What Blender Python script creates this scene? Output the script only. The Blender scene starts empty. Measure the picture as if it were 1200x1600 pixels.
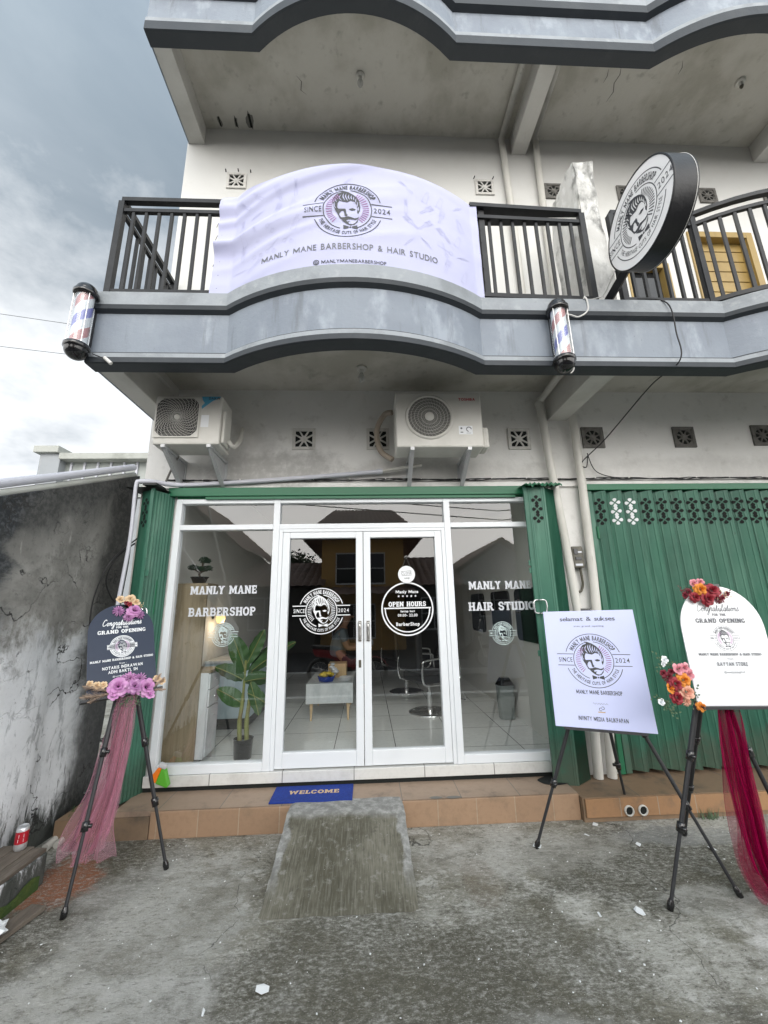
import bpy, bmesh, math, random
from math import sin, cos, pi, sqrt, atan2, radians
from mathutils import Vector, Matrix
from mathutils.geometry import tessellate_polygon
rnd = random.Random(7)
S = bpy.context.scene
COL = S.collection
# ---------------------------------------------------------------- camera
PITCH, YAW, ROLL = radians(13.5), radians(2.7), radians(-1.15)
fw = Vector((sin(YAW)*cos(PITCH), cos(YAW)*cos(PITCH), sin(PITCH)))
rt = fw.cross(Vector((0, 0, 1))).normalized()
up = rt.cross(fw)
rt, up = rt*cos(ROLL)+up*sin(ROLL), -rt*sin(ROLL)+up*cos(ROLL)
cam = bpy.data.objects.new("camera", bpy.data.cameras.new("camera"))
COL.objects.link(cam)
M4 = Matrix((rt, up, -fw)).transposed().to_4x4()
M4.translation = (0, -3.8, 1.63)
cam.matrix_world = M4
cam.data.sensor_fit = 'VERTICAL'
cam.data.sensor_height = 36
cam.data.lens = 36*615/1600
cam.data.clip_start = .05
cam.data.clip_end = 2000
S.camera = cam
# ---------------------------------------------------------------- light
S.view_settings.view_transform = 'Standard'
S.view_settings.look = 'None'
S.view_settings.exposure = -0.28
S.view_settings.gamma = 1
S.cycles.use_denoising = True
S.cycles.max_bounces = 10
S.cycles.diffuse_bounces = 5
S.cycles.transparent_max_bounces = 24
S.cycles.sample_clamp_indirect = 6
SUN_EL, SUN_ROT = radians(34), radians(178)
W = bpy.data.worlds.new("World")
S.world = W
W.use_nodes = True
nt = W.node_tree
nt.nodes.clear()
def wn(t, **k):
    n = nt.nodes.new(t)
    for a, b in k.items():
        setattr(n, a, b)
    return n
sky = wn('ShaderNodeTexSky', sky_type='NISHITA', sun_disc=False, sun_elevation=SUN_EL, sun_rotation=SUN_ROT)
bg = wn('ShaderNodeBackground')
bg.inputs['Strength'].default_value = .1
tc = wn('ShaderNodeTexCoord')
sep = wn('ShaderNodeSeparateXYZ')
nt.links.new(tc.outputs['Generated'], sep.inputs[0])
zz = wn('ShaderNodeMath', operation='ADD'); zz.inputs[1].default_value = .25
nt.links.new(sep.outputs[2], zz.inputs[0])
dv = wn('ShaderNodeVectorMath', operation='DIVIDE')
nt.links.new(tc.outputs['Generated'], dv.inputs[0]); nt.links.new(zz.outputs[0], dv.inputs[1])
cl = wn('ShaderNodeTexNoise'); cl.inputs['Scale'].default_value = 1.5; cl.inputs['Detail'].default_value = 8; cl.inputs['Roughness'].default_value = .55; cl.inputs['Distortion'].default_value = .5
cmap = wn('ShaderNodeMapping'); cmap.inputs['Location'].default_value = (3.15, 1.45, 0.3)
nt.links.new(dv.outputs[0], cmap.inputs[0]); nt.links.new(cmap.outputs[0], cl.inputs['Vector'])
cr = wn('ShaderNodeValToRGB')
e = cr.color_ramp.elements
e[0].position = .38; e[0].color = (2.7, 3.45, 4.3, 1)
e[1].position = .62; e[1].color = (4.6, 5.4, 6.2, 1)
x = e.new(.50); x.color = (3.4, 4.2, 5.0, 1)
nt.links.new(cl.outputs['Fac'], cr.inputs[0])
# clouds thicken and brighten towards the horizon
hz = wn('ShaderNodeMapRange'); hz.inputs[1].default_value = .36; hz.inputs[2].default_value = .70; hz.inputs[3].default_value = 1; hz.inputs[4].default_value = 0
cn2 = wn('ShaderNodeTexNoise'); cn2.inputs['Scale'].default_value = 1.9; cn2.inputs['Detail'].default_value = 9; cn2.inputs['Roughness'].default_value = .6
nt.links.new(cmap.outputs[0], cn2.inputs['Vector'])
ca = wn('ShaderNodeMath', operation='MULTIPLY_ADD'); ca.inputs[1].default_value = -1.15; ca.inputs[2].default_value = .575
nt.links.new(cn2.outputs['Fac'], ca.inputs[0])
cb_ = wn('ShaderNodeMath', operation='ADD')
nt.links.new(sep.outputs[2], cb_.inputs[0]); nt.links.new(ca.outputs[0], cb_.inputs[1]); nt.links.new(cb_.outputs[0], hz.inputs[0])
hm = wn('ShaderNodeMath', operation='MULTIPLY'); hm.inputs[1].default_value = .92
nt.links.new(hz.outputs[0], hm.inputs[0])
hb = wn('ShaderNodeMix', data_type='RGBA'); hb.inputs['B'].default_value = (14.0, 14.4, 14.8, 1)
nt.links.new(hm.outputs[0], hb.inputs['Factor']); nt.links.new(cr.outputs[0], hb.inputs['A'])
cov = wn('ShaderNodeMapRange'); cov.inputs[1].default_value = .30; cov.inputs[2].default_value = .46; cov.inputs[3].default_value = .72; cov.inputs[4].default_value = .97
nt.links.new(cl.outputs['Fac'], cov.inputs[0])
mx = wn('ShaderNodeMix', data_type='RGBA')
nt.links.new(cov.outputs[0], mx.inputs['Factor']); nt.links.new(sky.outputs[0], mx.inputs['A']); nt.links.new(hb.outputs['Result'], mx.inputs['B'])
# brighter cloud veil around the hidden sun, behind the camera
sdv = (sin(SUN_ROT)*cos(SUN_EL), cos(SUN_ROT)*cos(SUN_EL), sin(SUN_EL))
dt = wn('ShaderNodeVectorMath', operation='DOT_PRODUCT'); dt.inputs[1].default_value = sdv
nt.links.new(tc.outputs['Generated'], dt.inputs[0])
gl = wn('ShaderNodeMapRange'); gl.interpolation_type = 'SMOOTHSTEP'; gl.inputs[1].default_value = -.25; gl.inputs[2].default_value = .95; gl.inputs[3].default_value = 1.0; gl.inputs[4].default_value = 3.6
nt.links.new(dt.outputs['Value'], gl.inputs[0])
gs = wn('ShaderNodeMath', operation='SUBTRACT'); gs.inputs[1].default_value = 1.0; nt.links.new(gl.outputs[0], gs.inputs[0])
gv = wn('ShaderNodeVectorMath', operation='SCALE'); gv.inputs[0].default_value = (1.07, .99, .90); nt.links.new(gs.outputs[0], gv.inputs['Scale'])
ga = wn('ShaderNodeVectorMath', operation='ADD'); ga.inputs[1].default_value = (1, 1, 1); nt.links.new(gv.outputs[0], ga.inputs[0])
gm = wn('ShaderNodeVectorMath', operation='MULTIPLY')
nt.links.new(mx.outputs['Result'], gm.inputs[0]); nt.links.new(ga.outputs[0], gm.inputs[1])
nt.links.new(gm.outputs[0], bg.inputs['Color'])
wo = wn('ShaderNodeOutputWorld')
nt.links.new(bg.outputs[0], wo.inputs[0])
sl = bpy.data.lights.new("sun", 'SUN')
sl.energy = 1.5; sl.angle = radians(32); sl.color = (1, .96, .9)
so = bpy.data.objects.new("sun", sl)
COL.objects.link(so)
sd = Vector((sin(SUN_ROT)*cos(SUN_EL), cos(SUN_ROT)*cos(SUN_EL), sin(SUN_EL)))
so.rotation_euler = sd.to_track_quat('Z', 'Y').to_euler()
# ---------------------------------------------------------------- materials
class NT:
    def __init__(s, name):
        s.m = bpy.data.materials.new(name); s.m.use_nodes = True
        s.t = s.m.node_tree; s.b = s.t.nodes['Principled BSDF']; s.o = s.t.nodes['Material Output']
    def n(s, t, ins={}, **k):
        n = s.t.nodes.new(t)
        for a, b in k.items(): setattr(n, a, b)
        for a, b in ins.items():
            if isinstance(b, bpy.types.NodeSocket): s.t.links.new(b, n.inputs[a])
            else: n.inputs[a].default_value = b
        return n
    def l(s, a, b): s.t.links.new(a, b)
    def math(s, op, a, b=0.0, c=None):
        ins = {0: a, 1: b}
        if c is not None: ins[2] = c
        return s.n('ShaderNodeMath', ins, operation=op).outputs[0]
    def mix(s, f, a, b):
        return s.n('ShaderNodeMix', {'Factor': f, 'A': a, 'B': b}, data_type='RGBA').outputs['Result']
    def rng(s, v, a, b, c=0.0, d=1.0, smooth=True):
        n = s.n('ShaderNodeMapRange', {0: v, 1: a, 2: b, 3: c, 4: d})
        if smooth: n.interpolation_type = 'SMOOTHSTEP'
        return n.outputs[0]
    def noise(s, vec, scale, detail=6, rough=.6, dist=0.0):
        return s.n('ShaderNodeTexNoise', {'Vector': vec, 'Scale': scale, 'Detail': detail, 'Roughness': rough, 'Distortion': dist}).outputs['Fac']
def c4(c): return (c[0], c[1], c[2], 1)
def mat(name, col, rough=.6, metal=0.0, layers=(), blobs=(), bump=None, spec=.5, coat=0.0, world=False, alpha=1.0, trans=0.0, sheen=0.0, rvar=0.0):
    """layers: (scale, colour, lo, hi, amount, stretch) noise patches; blobs: (centre, radii, colour, amount) stains with a place of their own"""
    k = NT(name)
    if world: vec = k.n('ShaderNodeNewGeometry').outputs['Position']
    else: vec = k.n('ShaderNodeTexCoord').outputs['Object']
    cur = None
    for i, (sc, cc, lo, hi, am, st) in enumerate(layers):
        v = k.n('ShaderNodeMapping', {'Vector': vec, 'Scale': st, 'Location': (i*3.7+.3, i*1.3, i*2.1)}).outputs[0]
        f = k.rng(k.noise(v, sc), lo, hi, 0.0, am)
        cur = k.mix(f, cur if cur is not None else c4(col), c4(cc))
    if blobs:
        wp = k.n('ShaderNodeNewGeometry').outputs['Position']
        nz = k.math('MULTIPLY', k.math('SUBTRACT', k.noise(wp, 2.6, 8, .65), .5), 1.9)
        nz2 = k.noise(wp, 14, 6, .7)
        for (cn, rd, cc, am) in blobs:
            d = k.n('ShaderNodeVectorMath', {0: wp, 1: cn}, operation='SUBTRACT').outputs[0]
            d = k.n('ShaderNodeVectorMath', {0: d, 1: rd}, operation='DIVIDE').outputs[0]
            d = k.n('ShaderNodeVectorMath', {0: d}, operation='LENGTH').outputs['Value']
            f = k.rng(k.math('ADD', d, nz), 1.15, .65, 0.0, am)
            f = k.math('MULTIPLY', f, k.rng(nz2, .25, .6, .45, 1.0))
            cur = k.mix(f, cur if cur is not None else c4(col), c4(cc))
    if cur is not None: k.l(cur, k.b.inputs['Base Color'])
    else: k.b.inputs['Base Color'].default_value = c4(col)
    k.b.inputs['Roughness'].default_value = rough
    if rvar: k.l(k.rng(k.noise(vec, 6), .3, .7, rough-rvar, rough+rvar), k.b.inputs['Roughness'])
    k.b.inputs['Metallic'].default_value = metal
    k.b.inputs['Specular IOR Level'].default_value = spec
    k.b.inputs['Coat Weight'].default_value = coat
    k.b.inputs['Alpha'].default_value = alpha
    k.b.inputs['Transmission Weight'].default_value = trans
    k.b.inputs['Sheen Weight'].default_value = sheen
    if bump:
        bs, st = bump[:2]
        v = k.n('ShaderNodeMapping', {'Vector': vec, 'Scale': bump[2] if len(bump) > 2 else (1, 1, 1)}).outputs[0]
        bn = k.n('ShaderNodeBump', {'Strength': st, 'Distance': .01, 'Height': k.noise(v, bs, 8, .65)})
        k.l(bn.outputs[0], k.b.inputs['Normal'])
    return k.m
U = (1, 1, 1)
MT = {}
MT['wall'] = mat('white_plaster', (.78, .775, .755), .75, layers=[(.9, (.66, .655, .63), .42, .72, .7, U), (2.2, (.52, .51, .485), .55, .80, .6, (1, 1, .5)), (9, (.50, .49, .46), .55, .8, .6, U), (30, (.3, .29, .27), .70, .80, .6, U)],
    blobs=[((-.9, 0, 2.98), (.75, .4, .22), (.34, .335, .32), .75), ((-1.2, 0, 3.2), (.35, .4, .3), (.42, .41, .39), .5), ((.7, 0, 2.95), (1.2, .4, .15), (.45, .44, .42), .5), ((3.6, 0, 2.95), (1.6, .3, .18), (.5, .49, .47), .5)], bump=(35, .25))
MT['wall_up'] = mat('white_plaster_upper', (.64, .64, .62), .75, layers=[(1.1, (.53, .53, .50), .45, .75, .6, U), (6, (.55, .54, .51), .58, .8, .5, U), (40, (.35, .34, .32), .74, .82, .5, U)], bump=(40, .2))
MT['soffit'] = mat('stained_soffit', (.54, .525, .48), .8, layers=[(1.3, (.38, .365, .315), .42, .64, .9, U), (3.1, (.56, .545, .50), .50, .75, .7, (1, .4, 1)), (8, (.27, .26, .225), .56, .75, .6, U), (42, (.10, .10, .09), .71, .77, .8, U)], bump=(25, .3))
MT['beam'] = mat('beam_plaster', (.60, .59, .56), .75, layers=[(1.5, (.44, .43, .40), .45, .7, .7, U), (7, (.36, .35, .32), .58, .8, .6, (1, .4, 1)), (35, (.2, .19, .18), .72, .8, .6, U)], bump=(30, .25))
MT['fascia'] = mat('blue_grey_paint', (.235, .27, .315), .55, layers=[(1.6, (.20, .23, .275), .42, .64, .95, U), (5, (.34, .38, .435), .50, .70, .85, (1, 1, .5)), (14, (.22, .25, .29), .55, .8, .6, (1, 1, .3)), (9, (.14, .155, .175), .55, .70, .65, (1.2, 1, .14)), (3.2, (.31, .345, .39), .54, .70, .5, (1, 1, .35)), (40, (.14, .155, .175), .64, .76, .7, (1, 1, .5))], bump=(30, .4))
MT['ledge'] = mat('grey_ledge_paint', (.31, .335, .36), .6, layers=[(3, (.22, .24, .255), .42, .7, .9, U), (11, (.40, .42, .44), .52, .75, .7, U), (24, (.17, .18, .185), .62, .8, .7, U)], bump=(35, .35))
MT['dark'] = mat('charcoal_trim_paint', (.042, .049, .057), .6, spec=.35, layers=[(4, (.058, .065, .072), .45, .75, .8, U)], bump=(30, .2))
MT['green'] = mat('green_shutter_paint', (.027, .118, .078), .42, layers=[(2.2, (.046, .165, .108), .42, .68, .9, (1, 1, .25)), (9, (.020, .085, .055), .52, .70, .8, (1, 1, .12)), (5, (.075, .20, .14), .54, .70, .7, (1.5, 1, .2)), (28, (.018, .04, .03), .67, .78, .8, (1, 1, .4)), (55, (.16, .20, .16), .74, .80, .6, U), (34, (.10, .055, .03), .72, .78, .6, (1, 1, .5))],
    blobs=[((3.0, -.05, .12), (1.6, .6, .38), (.075, .09, .065), .7), ((5.2, -.05, .12), (1.6, .6, .34), (.075, .09, .065), .7), ((1.75, -.15, .1), (.4, .5, .42), (.06, .085, .06), .7), ((-1.95, -.1, .1), (.4, .5, .42), (.03, .06, .04), .7), ((3.4, -.05, 1.9), (.5, .5, .6), (.055, .15, .105), .5)], bump=(18, .15, (1, 1, .1)), rvar=.08)
MT['green_d'] = mat('green_beam_paint', (.012, .13, .06), .4, layers=[(5, (.02, .085, .045), .5, .75, .7, (.3, 1, 1)), (30, (.2, .24, .2), .73, .82, .6, U)])
MT['hole'] = mat('hole_and_gap_shade', (.006, .008, .007), .9)  # flat near-black, painted on for the darkness inside holes and gaps
MT['black'] = mat('black_metal_paint', (.022, .023, .026), .42, layers=[(20, (.04, .041, .043), .5, .8, .6, U)])
MT['rail'] = mat('railing_paint', (.014, .015, .017), .5, spec=.35, layers=[(6, (.028, .029, .031), .45, .7, .8, U), (40, (.10, .075, .055), .72, .8, .5, U)])
MT['gloss_black'] = mat('gloss_black_plastic', (.008, .008, .009), .18, coat=.4)
MT['steel'] = mat('brushed_steel', (.62, .61, .59), .28, 1.0)
MT['chrome'] = mat('chrome', (.75, .75, .76), .12, 1.0)
MT['alu'] = mat('white_aluminium', (.74, .77, .80), .38, layers=[(3, (.66, .69, .72), .5, .8, .5, U), (26, (.5, .5, .48), .7, .84, .4, U)])
MT['pvc'] = mat('old_white_pvc', (.58, .57, .53), .5, layers=[(3, (.42, .41, .37), .45, .72, .8, (1, 1, .4)), (16, (.25, .235, .2), .62, .8, .7, (1, 1, .3))])
MT['pvc_n'] = mat('new_grey_pvc', (.55, .56, .62), .4, layers=[(8, (.45, .46, .5), .5, .8, .6, U)])
MT['vent_l'] = mat('white_vent_concrete', (.60, .59, .56), .8, layers=[(12, (.40, .39, .37), .48, .72, .8, U), (40, (.22, .21, .2), .62, .78, .7, U)], bump=(60, .4))
MT['vent_d'] = mat('sooty_vent_concrete', (.135, .13, .12), .85, layers=[(9, (.22, .21, .195), .45, .7, .8, U), (20, (.05, .05, .045), .55, .75, .8, U)], bump=(50, .5))
MT['ac'] = mat('aged_ac_casing', (.62, .61, .57), .5, layers=[(4, (.52, .51, .47), .45, .75, .7, U), (20, (.42, .41, .37), .64, .8, .5, U)], rvar=.1)
MT['ac_dark'] = mat('fan_recess', (.03, .03, .03), .7)
MT['bracket'] = mat('galvanised_bracket', (.50, .51, .52), .45, .3, layers=[(14, (.36, .36, .36), .5, .8, .7, U)])
MT['cable'] = mat('black_cable', (.012, .012, .013), .5)
MT['white_cable'] = mat('white_cable', (.70, .69, .66), .5)
MT['board_l'] = mat('lilac_white_print', (.62, .66, .93), .55, layers=[(2, (.60, .64, .91), .4, .7, .6, U)], bump=(3, .04))
MT['board_w'] = mat('white_acrylic', (.83, .84, .86), .12, coat=.3)
MT['board_n'] = mat('navy_acrylic', (.022, .030, .055), .22, layers=[(4, (.026, .035, .063), .4, .7, .6, U)])
MT['ink'] = mat('charcoal_ink', (.055, .058, .065), .6)
MT['ink_grey'] = mat('grey_ink', (.14, .145, .16), .5)
MT['ink_light'] = mat('faint_grey_ink', (.455, .465, .64), .7)
MT['ink_purple'] = mat('purple_ink', (.32, .16, .36), .6)
MT['ink_red'] = mat('red_ink', (.42, .02, .04), .5)
MT['ink_gold'] = mat('tan_fibre', (.55, .40, .25), .9)
MT['vinyl'] = mat('white_vinyl', (.78, .80, .82), .5)
MT['int_ceiling'] = mat('interior_ceiling', (.30, .30, .29), .8)
MT['vinyl_g'] = mat('frosted_grey_vinyl', (.60, .62, .66), .55)
MT['mint'] = mat('pale_mint_vinyl', (.60, .72, .72), .5)
MT['cloth'] = mat('banner_cloth', (.50, .51, .70), .75, layers=[(2.5, (.46, .475, .66), .4, .7, .6, U)], bump=(400, .1))
MT['signface'] = mat('sign_face', (.88, .88, .87), .45, layers=[(6, (.82, .82, .80), .5, .8, .5, U)], bump=(7, .06))
MT['signrim'] = mat('sign_rim', (.008, .008, .010), .42, layers=[(10, (.016, .016, .019), .5, .8, .7, U)], bump=(14, .35))
MT['red'] = mat('pole_red', (.50, .25, .25), .4)
MT['blue'] = mat('pole_blue', (.24, .25, .54), .4)
MT['white'] = mat('pole_white', (.74, .76, .78), .4)
MT['mat_blue'] = mat('blue_doormat', (.009, .035, .25), .95, layers=[(60, (.014, .055, .33), .4, .7, .8, U), (8, (.006, .022, .16), .5, .8, .6, U)], bump=(220, .8))
MT['wood'] = mat('oak_laminate', (.27, .215, .135), .5, layers=[(3.5, (.19, .15, .09), .42, .68, .85, (6, 6, .35)), (12, (.33, .27, .18), .5, .75, .7, (7, 7, .3))])
MT['pale_wood'] = mat('pale_beech', (.60, .43, .24), .45, layers=[(6, (.50, .34, .18), .45, .7, .7, (5, 5, .4))])
MT['old_wood'] = mat('weathered_plank', (.15, .125, .10), .85, layers=[(5, (.09, .075, .06), .42, .68, .9, (6, .6, 6)), (22, (.24, .21, .18), .55, .75, .7, (5, .4, 5))], bump=(20, .6, (6, .5, 6)))
MT['door_wood'] = mat('varnished_door_wood', (.34, .235, .075), .4, layers=[(4, (.25, .165, .05), .45, .7, .8, (1, 1, .3))])
MT['marble'] = mat('white_marble_laminate', (.62, .65, .66), .35, layers=[(2.6, (.42, .46, .48), .52, .66, .7, (1, 1, .5)), (7, (.70, .73, .74), .5, .7, .6, U)])
MT['desk'] = mat('pale_blue_desk', (.48, .60, .66), .35)
MT['int_wall'] = mat('interior_paint', (.74, .73, .70), .7, layers=[(2, (.70, .69, .66), .5, .8, .5, U)])
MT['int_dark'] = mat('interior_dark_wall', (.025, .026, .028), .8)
MT['leaf'] = mat('banana_leaf', (.036, .105, .022), .55, layers=[(8, (.022, .065, .016), .42, .65, .8, (1, 1, 1)), (30, (.06, .14, .035), .58, .75, .5, U)])
MT['stem'] = mat('plant_stem', (.20, .22, .06), .55, layers=[(12, (.15, .075, .03), .48, .7, .8, (1, 1, .4))])
MT['bonsai'] = mat('bonsai_foliage', (.018, .055, .026), .7, layers=[(40, (.035, .09, .04), .45, .7, .8, U)])
MT['bark'] = mat('bark', (.06, .045, .03), .9, layers=[(20, (.10, .08, .06), .5, .7, .8, U)], bump=(25, .8))
MT['bin'] = mat('grey_green_bin', (.20, .23, .225), .5)
MT['vinyl_chair'] = mat('black_chair_vinyl', (.012, .012, .013), .4)
MT['mirror'] = mat('mirror', (.75, .77, .77), .03, 1.0)
MT['pink'] = mat('lilac_pink_petal', (.55, .24, .50), .6, layers=[(25, (.68, .40, .62), .45, .7, .8, U)])
MT['mauve'] = mat('mauve_petal', (.42, .18, .40), .6, layers=[(30, (.62, .36, .58), .45, .7, .8, U)])
MT['cream'] = mat('cream_petal', (.70, .52, .33), .7, layers=[(30, (.58, .36, .20), .5, .75, .8, U)])
MT['maroon'] = mat('burgundy_petal', (.16, .008, .022), .6, layers=[(25, (.26, .02, .045), .45, .7, .8, U)])
MT['crimson'] = mat('crimson_petal', (.30, .018, .032), .6, layers=[(25, (.20, .01, .022), .45, .7, .8, U)])
MT['orange'] = mat('orange_petal', (.72, .26, .025), .6, layers=[(25, (.60, .17, .02), .45, .7, .8, U)])
MT['peach'] = mat('peach_petal', (.76, .42, .30), .6, layers=[(25, (.66, .28, .2), .45, .7, .8, U)])
MT['rosepink'] = mat('rose_pink_petal', (.62, .22, .27), .6, layers=[(25, (.72, .40, .42), .45, .7, .8, U)])
MT['sprig'] = mat('sprig_leaf', (.07, .12, .06), .6)
MT['pampas'] = mat('pampas_grass', (.55, .43, .34), .9, layers=[(40, (.38, .27, .20), .45, .7, .8, U)])
MT['ac_blue'] = mat('sky_blue_print', (.10, .38, .58), .5)
MT['hose'] = mat('beige_pipe_wrap', (.38, .32, .26), .7, layers=[(8, (.28, .24, .2), .45, .7, .7, U)])
MT['paper'] = mat('litter_paper', (.75, .77, .78), .7)
MT['moss'] = mat('moss', (.045, .085, .018), .95, layers=[(20, (.075, .11, .02), .45, .7, .8, U)], bump=(60, 1))
MT['roof'] = mat('clay_roof_tiles', (.26, .175, .145), .8, layers=[(2, (.15, .10, .08), .4, .7, .8, U), (12, (.18, .11, .08), .55, .75, .6, U)])
MT['ochre'] = mat('ochre_wall', (.62, .38, .12), .75, layers=[(2, (.54, .33, .10), .45, .75, .6, U)])
MT['house_grey'] = mat('grey_house_wall', (.10, .097, .09), .8, layers=[(1.5, (.06, .058, .054), .45, .7, .8, U)])
MT['crown'] = mat('tree_leaf', (.045, .085, .025), .7, layers=[(3, (.028, .055, .018), .45, .65, .9, U)])
MT['asphalt'] = mat('asphalt', (.05, .05, .052), .85, layers=[(3, (.07, .07, .07), .45, .7, .8, U)], bump=(80, .4))
MT['kerb'] = mat('painted_kerb', (.62, .62, .60), .7, layers=[(4, (.40, .40, .38), .45, .7, .8, U)])
MT['neighbour'] = mat('neighbour_wall', (.33, .35, .37), .8, layers=[(1.2, (.26, .275, .29), .45, .7, .8, U)])
MT['cement'] = mat('grey_cement_cap', (.42, .43, .40), .8, layers=[(2.5, (.30, .31, .28), .45, .7, .8, U)])
MT['fibre'] = mat('translucent_sheet', (.30, .325, .31), .5, layers=[(1.8, (.38, .40, .38), .45, .7, .7, U)])
MT['fin'] = mat('rough_whitewash', (.60, .595, .57), .85, layers=[(4, (.20, .20, .19), .50, .64, .9, (1, 1, .6)), (13, (.72, .72, .70), .52, .68, .8, (1.4, 1, .6))], bump=(9, 1.0))
MT['skin'] = mat('skin', (.30, .17, .11), .6)
MT['shirt'] = mat('grey_blue_shirt', (.13, .16, .18), .8, layers=[(9, (.12, .15, .17), .45, .7, .8, U)])
MT['trousers'] = mat('dark_trousers', (.02, .02, .025), .8)
MT['hair'] = mat('dark_hair', (.01, .008, .007), .6)
MT['yellow'] = mat('yellow_wrap', (.62, .46, .04), .5)
MT['can_red'] = mat('can_red_print', (.42, .012, .025), .35, layers=[(12, (.34, .01, .02), .5, .8, .5, U)])
MT['can_silver'] = mat('can_silver', (.72, .73, .75), .35, .7)
MT['broom_o'] = mat('broom_orange', (.85, .20, .01), .5)
MT['broom_g'] = mat('broom_green', (.10, .40, .03), .5)
MT['broom_w'] = mat('broom_grey', (.55, .55, .56), .5)
MT['bulb'] = mat('frosted_bulb', (.55, .55, .53), .3, alpha=.55)
MT['meter'] = mat('meter_case', (.085, .08, .06), .35, layers=[(14, (.16, .15, .12), .5, .75, .8, U)])
MT['tape'] = mat('grey_tape', (.16, .155, .14), .6)
# old side wall: black algae above, patches of worn whitewash below
k = NT('old_wall')
P = k.n('ShaderNodeNewGeometry').outputs['Position']
sp = k.n('ShaderNodeSeparateXYZ', {0: P})
n1 = k.noise(P, 1.6, 12, .68, .4); n2 = k.noise(k.n('ShaderNodeMapping', {'Vector': P, 'Scale': (1, 2.6, .8)}).outputs[0], 5.0, 12, .74, .3); n3 = k.noise(P, 22, 10, .75); n4 = k.noise(k.n('ShaderNodeMapping', {'Vector': P, 'Scale': (1, 9, .7)}).outputs[0], 6, 6, .7)
a = k.mix(k.rng(n1, .38, .60), c4((.19, .187, .175)), c4((.34, .335, .315)))
a = k.mix(k.rng(n3, .50, .66, 0, .55), a, c4((.10, .10, .092)))
a = k.mix(k.rng(n2, .56, .70, 0, .5), a, c4((.50, .49, .47)))
zt = k.math('ADD', sp.outputs[2], k.math('MULTIPLY', sp.outputs[1], -.45))
top = k.rng(k.math('ADD', zt, k.math('MULTIPLY', k.math('SUBTRACT', n1, .5), 1.6)), 2.35, 2.75, 0, .93)
blk = k.mix(k.rng(n3, .42, .60), c4((.030, .032, .032)), c4((.075, .076, .074)))
a = k.mix(top, a, blk)
lft = k.rng(k.math('ADD', k.math('MULTIPLY', sp.outputs[1], -1.0), k.math('MULTIPLY', k.math('SUBTRACT', n1, .5), 1.5)), 1.02, 1.25, 0, .95)
lft = k.math('MULTIPLY', lft, k.rng(k.math('ADD', sp.outputs[2], k.math('MULTIPLY', k.math('SUBTRACT', n2, .5), .8)), 1.15, 1.4))
a = k.mix(lft, a, k.mix(k.rng(n3, .46, .62), c4((.022, .026, .03)), c4((.085, .092, .10))))
low = k.math('ADD', k.math('MULTIPLY', sp.outputs[2], -1.0), k.math('MULTIPLY', k.math('SUBTRACT', n1, .5), 1.5))
low = k.math('ADD', low, k.math('MULTIPLY', k.math('SUBTRACT', n2, .5), .5))
fl = k.rng(low, -1.60, -1.30)
wht = k.mix(k.rng(n1, .42, .62), c4((.82, .84, .87)), c4((.60, .62, .645)))
wht = k.mix(k.rng(n2, .53, .62, 0, .85), wht, c4((.42, .435, .455)))
wht = k.mix(k.rng(n3, .60, .68, 0, .8), wht, c4((.16, .165, .17)))
wht = k.mix(k.math('MULTIPLY', k.rng(n4, .58, .64), k.rng(sp.outputs[2], .75, .35)), wht, c4((.05, .055, .055)))
a = k.mix(fl, a, wht)
base = k.math('ADD', k.math('MULTIPLY', sp.outputs[2], -1.0), k.math('MULTIPLY', n2, .8))
a = k.mix(k.rng(base, .10, .26, 0, .95), a, c4((.030, .036, .028)))
edge = k.rng(k.math('ADD', sp.outputs[1], k.math('MULTIPLY', k.math('SUBTRACT', n1, .5), .7)), -.36, -.12, 0, .9)
a = k.mix(edge, a, k.mix(k.rng(n3, .45, .62), c4((.024, .025, .024)), c4((.07, .07, .066))))
vo = k.n('ShaderNodeTexVoronoi', {'Vector': k.n('ShaderNodeVectorMath', {0: P, 1: k.n('ShaderNodeTexNoise', {'Vector': P, 'Scale': 3.0, 'Detail': 6.0}).outputs['Color']}, operation='ADD').outputs[0], 'Scale': 1.3}, feature='DISTANCE_TO_EDGE').outputs['Distance']
a = k.mix(k.math('MULTIPLY', k.rng(vo, .012, .003), k.rng(n1, .44, .52)), a, c4((.03, .03, .03)))
k.l(a, k.b.inputs['Base Color']); k.b.inputs['Roughness'].default_value = .85
k.l(k.n('ShaderNodeBump', {'Strength': .8, 'Distance': .012, 'Height': k.math('ADD', k.noise(P, 9, 12, .75), k.math('MULTIPLY', k.rng(vo, .0, .015), .4))}).outputs[0], k.b.inputs['Normal'])
MT['old_wall'] = k.m
# worn wet concrete yard
k = NT('worn_concrete')
P = k.n('ShaderNodeNewGeometry').outputs['Position']
PM = k.n('ShaderNodeMapping', {'Vector': P, 'Scale': (1, 1.5, 1), 'Rotation': (0, 0, .25)}).outputs[0]
n1 = k.noise(PM, 1.3, 12, .68, .35); n2 = k.noise(PM, 4.8, 12, .78, .3); n3 = k.noise(k.n('ShaderNodeMapping', {'Vector': P, 'Scale': (1, 1.7, 1)}).outputs[0], 30, 8, .8); n4 = k.noise(k.n('ShaderNodeMapping', {'Vector': P, 'Scale': (1, 2.2, 1)}).outputs[0], 90, 5, .75)
n5 = k.noise(P, .8, 6, .6)
a = k.mix(k.rng(n1, .40, .58), c4((.175, .166, .125)), c4((.385, .38, .34)))
a = k.mix(k.rng(n2, .52, .62, 0, .8), a, c4((.54, .535, .50)))
a = k.mix(k.rng(n2, .47, .37, 0, .8), a, c4((.105, .098, .072)))
a = k.mix(k.math('MULTIPLY', k.rng(n3, .53, .61, 0, .8), k.rng(n1, .36, .56, .35, 1.0)), a, c4((.56, .555, .52)))
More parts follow.
